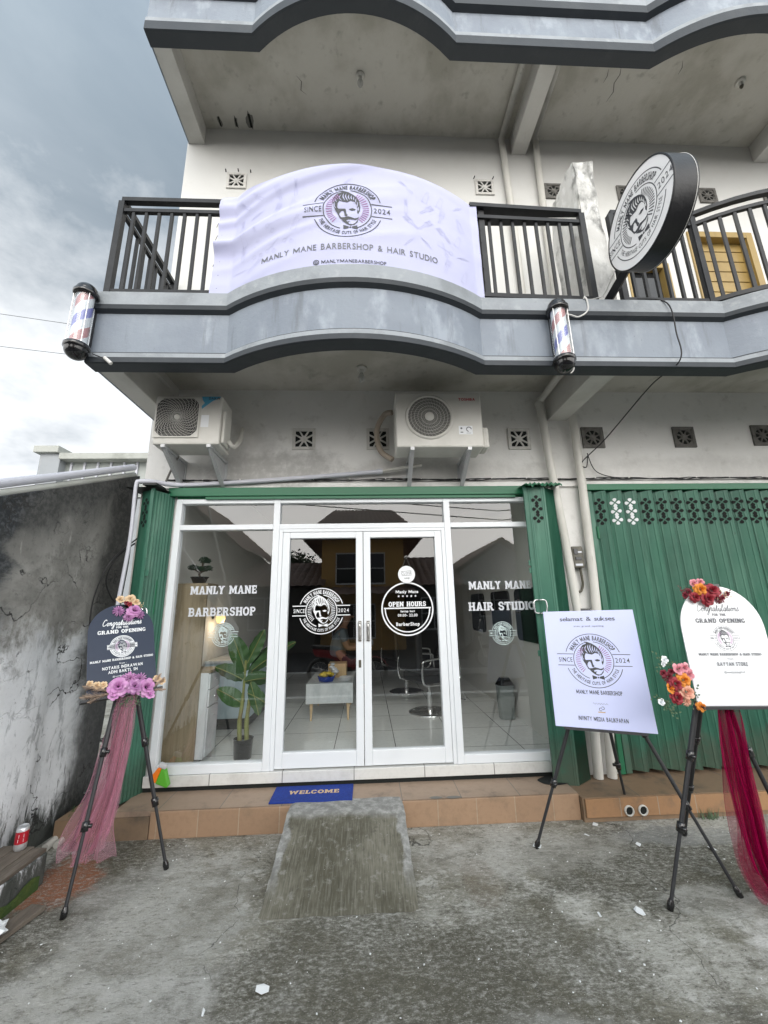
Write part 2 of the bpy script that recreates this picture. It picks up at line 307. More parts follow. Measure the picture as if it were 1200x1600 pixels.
a = k.mix(k.rng(n3, .46, .38, 0, .8), a, c4((.06, .057, .045)))
nb = k.math('ADD', k.math('MULTIPLY', k.math('SUBTRACT', k.noise(P, 2.0, 12, .72, .3), .5), 2.4), k.math('MULTIPLY', k.math('SUBTRACT', n3, .5), .5))
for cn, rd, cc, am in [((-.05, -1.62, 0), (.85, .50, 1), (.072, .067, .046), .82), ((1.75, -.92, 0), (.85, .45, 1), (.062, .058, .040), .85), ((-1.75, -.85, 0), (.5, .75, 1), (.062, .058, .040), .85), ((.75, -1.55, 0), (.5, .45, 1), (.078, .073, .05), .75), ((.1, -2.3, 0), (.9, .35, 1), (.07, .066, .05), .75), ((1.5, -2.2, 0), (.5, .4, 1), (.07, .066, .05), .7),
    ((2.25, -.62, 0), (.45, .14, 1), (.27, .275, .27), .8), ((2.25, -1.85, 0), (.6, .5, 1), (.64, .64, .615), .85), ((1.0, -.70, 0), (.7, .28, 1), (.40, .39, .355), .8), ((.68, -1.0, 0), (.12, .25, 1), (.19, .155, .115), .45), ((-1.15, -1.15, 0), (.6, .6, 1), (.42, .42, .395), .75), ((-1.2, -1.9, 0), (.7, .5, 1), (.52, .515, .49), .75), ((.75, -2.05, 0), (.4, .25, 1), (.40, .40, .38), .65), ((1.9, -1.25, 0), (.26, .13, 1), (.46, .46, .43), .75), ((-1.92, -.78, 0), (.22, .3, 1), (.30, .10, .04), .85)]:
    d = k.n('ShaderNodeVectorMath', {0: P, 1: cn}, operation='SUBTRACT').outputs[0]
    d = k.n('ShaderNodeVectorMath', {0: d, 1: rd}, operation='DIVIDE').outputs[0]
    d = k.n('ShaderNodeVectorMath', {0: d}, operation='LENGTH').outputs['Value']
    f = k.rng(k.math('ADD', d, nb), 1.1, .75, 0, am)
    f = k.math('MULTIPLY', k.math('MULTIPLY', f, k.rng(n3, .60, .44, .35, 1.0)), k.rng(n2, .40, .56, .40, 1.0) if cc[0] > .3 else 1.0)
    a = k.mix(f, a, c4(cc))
a = k.mix(k.rng(n4, .58, .65, 0, .85), a, c4((.62, .615, .59)))
a = k.mix(k.rng(n4, .40, .33, 0, .75), a, c4((.035, .034, .028)))
n6 = k.noise(k.n('ShaderNodeMapping', {'Vector': P, 'Scale': (1, 3.2, 1), 'Rotation': (0, 0, -.35)}).outputs[0], 17, 9, .8)
a = k.mix(k.rng(n6, .47, .38, 0, .6), a, c4((.085, .08, .062)))
a = k.mix(k.rng(n6, .56, .64, 0, .55), a, c4((.55, .545, .51)))
vo = k.n('ShaderNodeTexVoronoi', {'Vector': k.n('ShaderNodeVectorMath', {0: P, 1: k.n('ShaderNodeTexNoise', {'Vector': P, 'Scale': 2.0, 'Detail': 8.0}).outputs['Color']}, operation='ADD').outputs[0], 'Scale': .75}, feature='DISTANCE_TO_EDGE').outputs['Distance']
a = k.mix(k.math('MULTIPLY', k.rng(vo, .005, .001, 0, .75), k.rng(n5, .50, .56)), a, c4((.025, .024, .02)))
k.l(a, k.b.inputs['Base Color'])
k.l(k.rng(n1, .38, .6, .5, .85), k.b.inputs['Roughness'])
hgt = k.math('ADD', k.math('MULTIPLY', n3, .6), k.math('MULTIPLY', n4, .4))
k.l(k.n('ShaderNodeBump', {'Strength': .9, 'Distance': .014, 'Height': hgt}).outputs[0], k.b.inputs['Normal'])
MT['ground'] = k.m
# ramp: combed cement, with smooth pale margins
k = NT('combed_cement')
P = k.n('ShaderNodeNewGeometry').outputs['Position']; sp = k.n('ShaderNodeSeparateXYZ', {0: P})
n1 = k.noise(P, 2.2, 8, .65); n2 = k.noise(P, 16, 8, .72); cb = k.noise(k.n('ShaderNodeMapping', {'Vector': P, 'Scale': (1, .05, .3)}).outputs[0], 105, 3, .55)
a = k.mix(k.rng(n1, .36, .64), c4((.082, .077, .053)), c4((.165, .157, .122)))
a = k.mix(k.rng(cb, .50, .64, 0, .28), a, c4((.27, .26, .225)))
a = k.mix(k.rng(cb, .45, .36, 0, .42), a, c4((.05, .047, .036)))
a = k.mix(k.rng(n2, .54, .68, 0, .55), a, c4((.30, .295, .27)))
a = k.mix(k.rng(n2, .44, .32, 0, .6), a, c4((.06, .056, .042)))
yb = k.math('ADD', sp.outputs[1], k.math('MULTIPLY', k.math('SUBTRACT', n1, .5), .22))
xa = k.math('ABSOLUTE', k.math('ADD', sp.outputs[0], .165))
pale = k.math('MAXIMUM', k.rng(yb, -.56, -.48), k.math('MULTIPLY', k.rng(k.math('ADD', xa, k.math('MULTIPLY', k.math('SUBTRACT', n1, .5), .25)), .375, .395), k.rng(yb, -1.12, -.85)))
a = k.mix(pale, a, k.mix(k.rng(n2, .4, .65), c4((.20, .20, .19)), c4((.36, .36, .345))))
a = k.mix(k.rng(k.noise(P, 70, 3), .70, .76, 0, .8), a, c4((.55, .55, .53)))
k.l(a, k.b.inputs['Base Color']); k.b.inputs['Roughness'].default_value = .85
k.l(k.n('ShaderNodeBump', {'Strength': .45, 'Distance': .006, 'Height': k.math('ADD', k.math('MULTIPLY', cb, k.math('SUBTRACT', 1.0, pale)), k.math('MULTIPLY', n2, .5))}).outputs[0], k.b.inputs['Normal'])
MT['ramp'] = k.m
def tile_mat(name, c1, c2, grout, bw, bh, mortar, rough, off=0.0, dirt=None, bump=.3, axes=None, shift=(0, 0, 0)):
    k = NT(name)
    P = k.n('ShaderNodeNewGeometry').outputs['Position']
    v = k.n('ShaderNodeVectorMath', {0: P, 1: shift}, operation='ADD').outputs[0]
    if axes == 'xz':
        s_ = k.n('ShaderNodeSeparateXYZ', {0: v}); v = k.n('ShaderNodeCombineXYZ', {0: s_.outputs[0], 1: s_.outputs[2], 2: 0.0}).outputs[0]
    br = k.n('ShaderNodeTexBrick', {'Vector': v, 'Color1': c4(c1), 'Color2': c4(c2), 'Mortar': c4(grout), 'Scale': 1.0, 'Mortar Size': mortar, 'Mortar Smooth': .1, 'Brick Width': bw, 'Row Height': bh}, offset=off, offset_frequency=2)
    a = br.outputs['Color']
    n2 = k.noise(P, 5, 8, .65)
    if dirt: a = k.mix(k.rng(n2, .50, .74, 0, dirt[1]), a, c4(dirt[0]))
    n3 = k.noise(P, 24, 6, .7)
    a = k.mix(k.rng(n3, .45, .7, 0, .3), a, c4([q*.72 for q in c2]))
    k.l(a, k.b.inputs['Base Color']); k.b.inputs['Roughness'].default_value = rough
    if bump: k.l(k.n('ShaderNodeBump', {'Strength': bump, 'Distance': .004, 'Height': k.math('SUBTRACT', k.math('MULTIPLY', n3, .5), br.outputs['Fac'])}).outputs[0], k.b.inputs['Normal'])
    return k.m
MT['tread'] = tile_mat('tan_step_tiles', (.33, .245, .18), (.30, .22, .16), (.19, .165, .14), .46, .46, .004, .6, dirt=((.17, .13, .10), .9), shift=(.2, .45, 0))
MT['riser'] = tile_mat('tan_riser_tiles', (.33, .215, .135), (.29, .185, .115), (.36, .29, .21), .30, .40, .003, .6, dirt=((.21, .145, .095), .85), axes='xz', shift=(.07, 0, .2))
MT['tread_r'] = tile_mat('dirty_step_tiles', (.23, .15, .09), (.20, .14, .09), (.13, .11, .09), .46, .46, .004, .7, dirt=((.10, .08, .06), .9), shift=(.2, .45, 0))
MT['riser_r'] = tile_mat('dirty_riser_tiles', (.34, .185, .085), (.29, .165, .085), (.30, .25, .19), .30, .40, .003, .7, dirt=((.14, .10, .07), .85), axes='xz', shift=(.17, 0, .2))
MT['trim_tile'] = tile_mat('white_trim_tiles', (.66, .66, .64), (.62, .62, .60), (.2, .2, .19), .60, .9, .004, .3, dirt=((.48, .47, .44), .6), axes='xz', shift=(.12, 0, 0))
MT['floor'] = tile_mat('glossy_floor_tiles', (.86, .87, .85), (.84, .85, .83), (.12, .12, .12), .60, .60, .004, .10, bump=0, shift=(.33, .22, 0))
# clear glass pane: mirror-like at grazing angles, clear straight on
def glass_mat(name, gain, tint):
    k = NT(name)
    fc = k.n('ShaderNodeLayerWeight', {'Blend': .5}).outputs['Facing']
    f = k.math('MINIMUM', k.math('MULTIPLY', k.math('ADD', .045, k.math('MULTIPLY', .955, k.math('POWER', fc, 5.0))), gain), 1.0)
    tr = k.n('ShaderNodeBsdfTransparent', {'Color': c4(tint)}); gl = k.n('ShaderNodeBsdfGlossy', {'Color': (1, 1, 1, 1), 'Roughness': 0.0})
    ms = k.n('ShaderNodeMixShader', {0: f, 1: tr.outputs[0], 2: gl.outputs[0]})
    k.l(ms.outputs[0], k.o.inputs[0])
    return k.m
MT['glass'] = glass_mat('window_glass', 2.5, (.93, .95, .945))
MT['tube'] = glass_mat('clear_tube', 1.6, (.93, .95, .96))
MT['win_dark'] = mat('dark_window', (.02, .022, .025), .08)
def sheer(name, col, a):
    k = NT(name)
    d = k.n('ShaderNodeBsdfDiffuse', {'Color': c4(col)}); t = k.n('ShaderNodeBsdfTranslucent', {'Color': c4(col)}); x = k.n('ShaderNodeBsdfTransparent')
    m1 = k.n('ShaderNodeMixShader', {0: .45, 1: d.outputs[0], 2: t.outputs[0]})
    lw = k.n('ShaderNodeLayerWeight', {'Blend': .35}).outputs['Facing']
    f = k.math('MINIMUM', k.math('ADD', a, k.math('MULTIPLY', lw, .55)), 1.0)
    m2 = k.n('ShaderNodeMixShader', {0: f, 1: x.outputs[0], 2: m1.outputs[0]})
    k.l(m2.outputs[0], k.o.inputs[0])
    return k.m
MT['tulle_p'] = sheer('pink_tulle', (.72, .38, .49), .24)
MT['tulle_m'] = sheer('burgundy_tulle', (.34, .006, .07), .40)
k = NT('lamp_glow'); k.b.inputs['Base Color'].default_value = (.9, .7, .4, 1); k.b.inputs['Emission Color'].default_value = (1, .66, .25, 1); k.b.inputs['Emission Strength'].default_value = 1.6
MT['glow'] = k.m
# ---------------------------------------------------------------- builders
def org(p):
    v = Vector((0, 0, 0))
    while p is not None: v = v+p.location; p = p.parent
    return v
class MB:
    """collects faces in world coordinates, then links them as ONE mesh object"""
    def __init__(s): s.v = []; s.f = []; s.m = []; s.sm = []
    def face(s, pts, m=0, sm=False):
        i = len(s.v); s.v += [Vector(p) for p in pts]; s.f.append(list(range(i, i+len(pts)))); s.m.append(m); s.sm.append(sm); return s
    def mesh(s, vs, fs, m=0, sm=False):
        i = len(s.v); s.v += [Vector(p) for p in vs]
        for f in fs: s.f.append([q+i for q in f]); s.m.append(m); s.sm.append(sm)
        return s
    def box(s, x0, x1, y0, y1, z0, z1, m=0, T=None):
        vs = [Vector((x, y, z)) for z in (z0, z1) for y in (y0, y1) for x in (x0, x1)]
        if T: vs = [T(q) for q in vs]
        return s.mesh(vs, [(0, 2, 3, 1), (4, 5, 7, 6), (0, 1, 5, 4), (1, 3, 7, 5), (3, 2, 6, 7), (2, 0, 4, 6)], m)
    def prism(s, pts, d, m=0):
        """closed planar loop swept along the vector d"""
        n = len(pts); a = [Vector(p) for p in pts]; d = Vector(d); b = [p+d for p in a]
        nrm = Vector((0, 0, 0))
        for i in range(n): nrm += a[i].cross(a[(i+1) % n])
        fs = [tuple(range(n)), tuple(range(2*n-1, n-1, -1))]+[(i, i+n, (i+1) % n+n, (i+1) % n) for i in range(n)]
        if nrm.dot(d) > 0: fs = [tuple(reversed(f)) for f in fs]
        return s.mesh(a+b, fs, m)
    def tube(s, path, r, n=10, m=0, closed=False, caps=True, sm=True):
        P = [Vector(p) for p in path]; R = r if isinstance(r, (list, tuple)) else [r]*len(P)
        N = len(P); vs = []; u = None
        for i in range(N):
            if closed: t = P[(i+1) % N]-P[i-1]
            else: t = P[min(i+1, N-1)]-P[max(i-1, 0)]
            t.normalize()
            if u is None:
                u = t.cross(Vector((0, 0, 1)))
                if u.length < .2: u = t.cross(Vector((0, 1, 0)))
            u = (u-t*u.dot(t)).normalized(); w = t.cross(u)
            for j in range(n):
                an = 2*pi*j/n
                vs.append(P[i]+(u*cos(an)+w*sin(an))*R[i])
        fs = []
        for i in range(N if closed else N-1):
            for j in range(n):
                a, b = i*n+j, i*n+(j+1) % n; c, d = ((i+1) % N)*n+(j+1) % n, ((i+1) % N)*n+j
                fs.append((a, b, c, d))
        s.mesh(vs, fs, m, sm)
        if caps and not closed:
            s.mesh(vs[:n], [tuple(reversed(range(n)))], m); s.mesh(vs[-n:], [tuple(range(n))], m)
        return s
    def lathe(s, prof, c, axis=(0, 0, 1), n=32, m=0, sm=True):
        ax = Vector(axis).normalized(); u = ax.cross(Vector((0, 0, 1)))
        if u.length < .1: u = Vector((1, 0, 0))
        u.normalize(); w = ax.cross(u); c = Vector(c); vs = []
        for r, h in prof:
            for j in range(n):
                an = 2*pi*j/n; vs.append(c+ax*h+(u*cos(an)+w*sin(an))*r)
        fs = [(i*n+j, i*n+(j+1) % n, (i+1)*n+(j+1) % n, (i+1)*n+j) for i in range(len(prof)-1) for j in range(n)]
        return s.mesh(vs, fs, m, sm)
    def grid(s, fn, nu, nv, m=0, sm=True):
        vs = [fn(i/nu, j/nv) for j in range(nv+1) for i in range(nu+1)]
        return s.mesh(vs, [(j*(nu+1)+i, j*(nu+1)+i+1, (j+1)*(nu+1)+i+1, (j+1)*(nu+1)+i) for j in range(nv) for i in range(nu)], m, sm)
    def obj(s, name, mats, parent=None, bevel=0, weld=False, **tags):
        me = bpy.data.meshes.new(name)
        o = org(parent)
        me.from_pydata([tuple(v-o) for v in s.v], [], s.f)
        if not isinstance(mats, (list, tuple)): mats = [mats]
        for q in mats: me.materials.append(MT[q])
        for p, i, b in zip(me.polygons, s.m, s.sm): p.material_index = i; p.use_smooth = b
        if weld:
            bm = bmesh.new(); bm.from_mesh(me); bmesh.ops.remove_doubles(bm, verts=bm.verts, dist=1e-5); bmesh.ops.recalc_face_normals(bm, faces=bm.faces); bm.to_mesh(me); bm.free()
        me.update()
        ob = bpy.data.objects.new(name, me); COL.objects.link(ob)
        if parent: ob.parent = parent
        if bevel:
            w = ob.modifiers.new('edge', 'WELD'); w.merge_threshold = 1e-5
            b = ob.modifiers.new('bevel', 'BEVEL'); b.width = bevel; b.segments = 2; b.limit_method = 'ANGLE'; b.angle_limit = radians(40)
        for a, b in tags.items(): ob[a] = b
        return ob
def thing(name, label, category, loc=(0, 0, 0), group=None):
    o = bpy.data.objects.new(name, None); COL.objects.link(o); o.location = loc; o.empty_display_size = .1
    o['label'] = label; o['category'] = category
    if group: o['group'] = group
    return o
def tag(o, label, category, group=None):
    o['label'] = label; o['category'] = category
    if group: o['group'] = group
    return o
def dup(o, parent=None, loc=None, **tags):
    c = o.copy(); COL.objects.link(c)
    if parent is not None: c.parent = parent
    if loc is not None: c.location = loc
    for a, b in tags.items(): c[a] = b
    for ch in list(o.children): dup(ch, c)
    return c
def cr_path(pts, n=6):
    P = [Vector(p) for p in pts]; out = []
    for i in range(len(P)-1):
        a = P[max(i-1, 0)]; b = P[i]; c = P[i+1]; d = P[min(i+2, len(P)-1)]
        for k_ in range(n):
            t = k_/n
            out.append(.5*((2*b)+(c-a)*t+(2*a-5*b+4*c-d)*t*t+(3*b-a-3*c+d)*t*t*t))
    out.append(P[-1]); return out
# ---------------------------------------------------------------- flat lettering
GC = {}
def glyph(ch, bold):
    kx = (ch, bold)
    if kx in GC: return GC[kx]
    if ch in 'MN':
        t = .085+bold*1.7
        if ch == 'M':
            w = .86; q = min(t, .26); L = [(0, 0), (0, .7), (q*1.12, .7), (w/2, .33), (w-q*1.12, .7), (w, .7), (w, 0), (w-q, 0), (w-q, .40), (w/2+.03, .05), (w/2-.03, .05), (q, .40), (q, 0)]
        else:
            w = .64; q = min(t, .21); L = [(0, 0), (0, .7), (q*1.12, .7), (w-q, .27), (w-q, .7), (w, .7), (w, 0), (w-q*1.12, 0), (q, .43), (q, 0)]
        GC[kx] = (L, [tuple(f) for f in tessellate_polygon([[Vector((a, b, 0)) for a, b in L]])], w); return GC[kx]
    cu = bpy.data.curves.new('t', 'FONT'); cu.body = ch; cu.offset = bold; cu.resolution_u = 3
    ob = bpy.data.objects.new('t', cu); COL.objects.link(ob)
    bpy.context.view_layer.update()
    me = bpy.data.meshes.new_from_object(ob.evaluated_get(bpy.context.evaluated_depsgraph_get()))
    vs = [(v.co.x, v.co.y) for v in me.vertices]; fs = [tuple(p.vertices) for p in me.polygons]
    bpy.data.objects.remove(ob); bpy.data.curves.remove(cu); bpy.data.meshes.remove(me)
    x0 = min(v[0] for v in vs); x1 = max(v[0] for v in vs)
    GC[kx] = ([(v[0]-x0, v[1]) for v in vs], fs, x1-x0); return GC[kx]
def block(ch):
    """heavy slab serif capital, cap height .70"""
    kx = (ch, 'slab')
    if kx in GC: return GC[kx]
    t, s_, o = .23, .15, .06; h = t/2; d = FL(); R = d.rect
    def stem(x, top=1, bot=1, l=o, r=o):
        R(x, 0, x+t, 1)
        if bot: R(x-l, 0, x+t+r, s_)
        if top: R(x-l, 1-s_, x+t+r, 1)
    def oct_(x0, x1, y0=0, y1=1, c=.2):
        x0 += h; x1 -= h; y0 += h*.8; y1 -= h*.8; c = min(c, (y1-y0)*.45); return [(x0+c, y0), (x1-c, y0), (x1, y0+c), (x1, y1-c), (x1-c, y1), (x0+c, y1), (x0, y1-c), (x0, y0+c)]
    w = .74
    if ch == 'I': stem(o); w = t+2*o
    elif ch == 'L': stem(o); R(o, 0, .62, .19); R(.49, 0, .62, .40); w = .62
    elif ch in 'EF':
        stem(o); R(o, .81, .64, 1); R(.52, .62, .64, 1); R(o, .42, .52, .58)
        if ch == 'E': R(o, 0, .66, .19); R(.54, 0, .66, .38)
        w = .66
    elif ch == 'H': stem(o); stem(.52); R(o, .41, .6, .59); w = .52+t+o
    elif ch == 'T': R(.5*.74-h, 0, .37+h, 1); R(.37-h-o, 0, .37+h+o, s_); R(0, .81, .74, 1); R(0, .60, .12, 1); R(.62, .60, .74, 1)
    elif ch == 'M': stem(o, r=.03); stem(.74, l=.03); d.poly([(o, 1), (o+t, 1), (.515, .55), (.515, .10), (.47, .10), (o+.05, .95)]); d.poly([(.74+t, 1), (.74, 1), (.515, .55), (.515, .10), (.56, .10), (.74+t-.05, .95)]); w = .74+t+o
    elif ch == 'N': stem(o, r=.03); stem(.58, bot=0, l=.05); d.poly([(o, 1), (o+t, 1), (.58+t, 0), (.58, 0)]); w = .58+t+o
    elif ch == 'A':
        d.poly([(.06, 0), (.06+t, 0), (.46, .92), (.46, 1), (.32, 1)]); d.poly([(.80, 0), (.80-t, 0), (.40, .92), (.40, 1), (.54, 1)]); R(.2, .22, .66, .38); R(0, 0, .36, s_); R(.50, 0, .86, s_); w = .86
    elif ch == 'Y': d.poly([(.05, 1), (.05+t, 1), (.52, .45), (.33, .38)]); d.poly([(.75, 1), (.75-t, 1), (.28, .45), (.47, .38)]); R(.4-h, 0, .4+h, .5); R(.4-h-o, 0, .4+h+o, s_); R(0, 1-s_, .33, 1); R(.47, 1-s_, .80, 1); w = .8
    elif ch == 'U': stem(o, bot=0); stem(.50, bot=0); R(o, .2, o+t, .3); d.stroke([(o+h, .32), (o+h, .22), (o+h+.14, h*.8), (.5+h-.14, h*.8), (.5+h, .22), (.5+h, .32)], t); w = .5+t+o
    elif ch in 'OQ': d.stroke(oct_(0, .76), t, True); w = .76
    elif ch == 'D': stem(o, r=0); d.stroke([(o+h, 1-h*.8), (.50, 1-h*.8), (.76-h, .74), (.76-h, .26), (.50, h*.8), (o+h, h*.8)], t); w = .76
    elif ch in 'PRB':
        stem(o, r=o if ch != 'B' else 0); d.stroke([(o+h, .905), (.48, .905), (.70-h, .78), (.70-h, .62), (.48, .50), (o+h, .50)], .19)
        if ch == 'R': d.poly([(.34, .5), (.56, .5), (.76, .0), (.52, 0)]); R(.5, 0, .80, s_); w = .80
        elif ch == 'B': d.stroke([(o+h, .50), (.50, .50), (.74-h, .38), (.74-h, .22), (.50, .095), (o+h, .095)], .19); w = .74
        else: w = .70
    elif ch in 'CG':
        d.stroke([(.70-h, .70), (.70-h, .76), (.50, 1-h*.8), (.26, 1-h*.8), (h, .74), (h, .26), (.26, h*.8), (.50, h*.8), (.70-h, .24), (.70-h, .32)], t*.95)
        if ch == 'G': R(.42, .30, .72, .46); R(.5, .1, .7, .4)
        w = .72
    elif ch == 'S': d.stroke([(.66-h, .68), (.66-h, .78), (.46, 1-h*.75), (.22, 1-h*.75), (h*.95, .80), (h*.95, .66), (.22, .54), (.46, .46), (.68-h, .34), (.68-h, .22), (.46, h*.75), (.22, h*.75), (h*.95, .22), (h*.95, .32)], t*.88); w = .68
    elif ch == 'W': d.poly([(.05, 1), (.27, 1), (.40, .25), (.40, 0), (.25, 0)]); d.poly([(.25, 0), (.40, 0), (.58, .7), (.58, .9), (.48, .9)]); d.poly([(.58, .9), (.58, .7), (.76, 0), (.91, 0), (.68, .9)]); d.poly([(.76, .0), (.91, 0), (1.11, 1), (.89, 1), (.76, .25)]); R(0, 1-s_, .33, 1); R(.83, 1-s_, 1.16, 1); w = 1.16
    else: return None
    GC[kx] = ([(a*.7, b*.7) for a, b, c in d.v], d.f, w*.7); return GC[kx]
class FL:
    """flat artwork in 2D; every stroke gets a hair more height so nothing is coplanar"""
    def __init__(s): s.v = []; s.f = []; s.k = 0; s.row = 0; s.rows = []
    def add(s, vs, fs):
        s.rows += [s.row]*len(fs); i = len(s.v); s.v += [(a, b, s.k) for a, b in vs]; s.f += [[q+i for q in f] for f in fs]; s.k += 1; return s
    def steps(s, n, pf, pv):
        """strokes of one letter that overlap get their own tiny heights"""
        base = len(s.v)-len(pv); hh = {}
        par = list(range(len(pv)))
        def find(a):
            while par[a] != a: a = par[a]
            return a
        for f in pf:
            for q in f[1:]: par[find(q)] = find(f[0])
        for i in range(len(pv)):
            r = find(i); hh.setdefault(r, len(hh)); a, b, c = s.v[base+i]; s.v[base+i] = (a, b, c+hh[r])
        s.k += len(hh)
    def poly(s, *loops):
        vs = [q for l in loops for q in l]
        tr = tessellate_polygon([[Vector((a, b, 0)) for a, b in l] for l in loops])
        return s.add(vs, tr)
    def stroke(s, pts, w, closed=False, w1=None):
        P = [Vector((a, b)) for a, b in pts]; n = len(P); vs = []
        for i in range(n):
            t = (P[(i+1) % n]-P[i-1]) if closed else (P[min(i+1, n-1)]-P[max(i-1, 0)])
            if t.length < 1e-9: t = Vector((1, 0))
            t.normalize(); q = Vector((-t.y, t.x)); ww = w if w1 is None else w+(w1-w)*i/(n-1)
            vs += [tuple(P[i]+q*ww/2), tuple(P[i]-q*ww/2)]
        fs = [(2*i, 2*i+1, (2*i+3) % (2*n), (2*i+2) % (2*n)) for i in range(n if closed else n-1)]
        return s.add(vs, fs)
    def arc(s, r, a0, a1, w, c=(0, 0), n=40):
        full = abs(a1-a0) >= 359.9
        pts = [(c[0]+r*cos(radians(a0+(a1-a0)*i/n)), c[1]+r*sin(radians(a0+(a1-a0)*i/n))) for i in range(n if full else n+1)]
        return s.stroke(pts, w, full)
    def disc(s, c, r, n=40): return s.poly([(c[0]+r*cos(2*pi*i/n), c[1]+r*sin(2*pi*i/n)) for i in range(n)])
    def rect(s, x0, y0, x1, y1): return s.add([(x0, y0), (x1, y0), (x1, y1), (x0, y1)], [(0, 1, 2, 3)])
    def layout(s, txt, h, width, bold, gap, sx, slab):
        sc = h/.70; run = 0; out = []
        if slab: gap = gap*.35
        for ch in txt:
            if ch == ' ': run += .34*sc*sx+gap*sc*sx; continue
            bk_ = block(ch) if slab else None
            vs, fs, w = bk_ or glyph(ch, bold*{'W': .5, 'B': .72, 'E': .85, 'R': .78, 'A': .85, 'S': .85, '&': .6}.get(ch, 1))
            wk = {'W': 1.2, 'B': 1.06}.get(ch, 1) if bold > .015 and not bk_ else 1
            if wk != 1: vs = [(a*wk, b) for a, b in vs]; w *= wk
            if ch == '1' : w = max(w, .3)
            pad = 0
            out.append((ch, run+pad, vs, fs, w)); run += w*sc*sx+gap*sc*sx+2*pad
        tot = run-gap*sc*sx
        return sc, out, tot
    def text(s, txt, x, y, h, width=None, align='c', bold=.0, gap=.09, slab=False, sx=1.0, arc=None, shear=0.0):
        """cap height h; width squeezes the line to fit; arc=(cx, cy, r, mid-angle, +1 top / -1 bottom)"""
        if not arc: s.row += 1
        if width:
            sc, out, tot = s.layout(txt, h, None, bold, gap, 1.0, slab); sx = width/tot
        sc, out, tot = s.layout(txt, h, None, bold, gap, sx, slab)
        x0 = x-(tot/2 if align == 'c' else tot if align == 'r' else 0)
        for ch, rx, vs, fs, w in out:
            pieces = [([(a*sc*sx, b*sc) for a, b in vs], fs)]
            for pv, pf in pieces:
                if arc:
                    cx, cy, r, mid, sg = arc; cxl = rx+w*sc*sx/2-tot/2
                    an = mid-sg*cxl/(r+(h/2 if sg > 0 else -h/2))
                    ux, uy = (sin(an), -cos(an)) if sg > 0 else (-sin(an), cos(an))
                    ox, oy = cx+r*cos(an), cy+r*sin(an); nx, ny = (cos(an), sin(an)) if sg > 0 else (-cos(an), -sin(an))
                    pv = [(ox+(a-w*sc*sx/2)*ux+b*nx, oy+(a-w*sc*sx/2)*uy+b*ny) for a, b in pv]
                else: pv = [(x0+rx+a+shear*b, y+b) for a, b in pv]
                s.add(pv, pf)
                if slab: s.steps(len(pf), pf, pv)
        return s
    def lines(s, name, mt, parent, fn):
        """one object for each line of writing"""
        for r in sorted(set(s.rows)):
            q = FL(); fs = [f for f, w in zip(s.f, s.rows) if w == r]; ids = sorted({i for f in fs for i in f}); mp = {i: j for j, i in enumerate(ids)}
            q.v = [s.v[i] for i in ids]; q.f = [[mp[i] for i in f] for f in fs]; q.obj(name, mt, parent, fn)
    def obj(s, name, mt, parent, fn, split=0):
        """fn(x, y, height) -> world point"""
        vs = [(a, b, c) for a, b, c in s.v]; me = bpy.data.meshes.new(name)
        o = org(parent)
        me.from_pydata([(a, b, 0) for a, b, c in vs], [], s.f)
        bm = bmesh.new(); bm.from_mesh(me)
        bm.verts.ensure_lookup_table()
        hk = bm.verts.layers.float.new('h')
        for v, (a, b, c) in zip(bm.verts, vs): v[hk] = c
        for f in bm.faces:
            f.normal_update()
            if f.normal.z < 0: f.normal_flip()
        for v in bm.verts:
            v.co = Vector(fn(v.co.x, v.co.y, .0006+.000012*v[hk]))-o
        bm.to_mesh(me); bm.free(); me.materials.append(MT[mt])
        ob = bpy.data.objects.new(name, me); COL.objects.link(ob); ob.parent = parent
        return ob
# barber emblem, unit = radius of the outer ring
def E_(pts): return [((a-510)/247, (615-b)/247) for a, b in pts]
HAIR = [(452, 441), (478, 444), (515, 458), (550, 482), (578, 515), (594, 550), (601, 590), (598, 628), (586, 657), (578, 640), (583, 610), (577, 582), (562, 556), (535, 547), (507, 563), (478, 558), (452, 550), (440, 575), (437, 610), (441, 642), (430, 640), (417, 610), (404, 570), (402, 535), (412, 500), (434, 473), (466, 461), (464, 450)]
STREAK = [[(484, 470), (478, 500), (492, 545)], [(503, 468), (496, 500), (512, 550)], [(522, 478), (516, 510), (526, 538)], [(540, 490), (536, 515), (540, 536)], [(556, 505), (554, 525), (556, 542)], [(572, 525), (568, 545), (572, 562)], [(585, 550), (580, 570), (583, 590)], [(466, 478), (450, 510), (470, 550)], [(440, 490), (420, 520), (432, 560)], [(424, 510), (410, 545), (422, 585)], [(412, 560), (416, 590), (427, 612)], [(592, 585), (588, 605), (590, 625)]]
FACE = [[(436, 602), (446, 614), (496, 611), (500, 626), (502, 652), (512, 670), (500, 682), (489, 672), (487, 648), (480, 627), (466, 630), (454, 650), (452, 668), (466, 690), (446, 676), (434, 645)],
        [(519, 613), (545, 604), (570, 612), (561, 623), (537, 626)],
        [(447, 672), (462, 690), (490, 688), (514, 679), (535, 684), (560, 692), (580, 687), (589, 674), (588, 694), (566, 705), (540, 700), (519, 701), (500, 710), (474, 707), (453, 694)],
        [(468, 708), (500, 710), (506, 720), (530, 715), (516, 728), (521, 740), (546, 744), (563, 733), (588, 698), (581, 724), (560, 747), (530, 754), (505, 742), (484, 724)],
        [(480, 751), (519, 764), (519, 779), (482, 789)], [(541, 764), (579, 752), (583, 789), (541, 778)], [(524, 764), (536, 764), (536, 778), (524, 778)]]
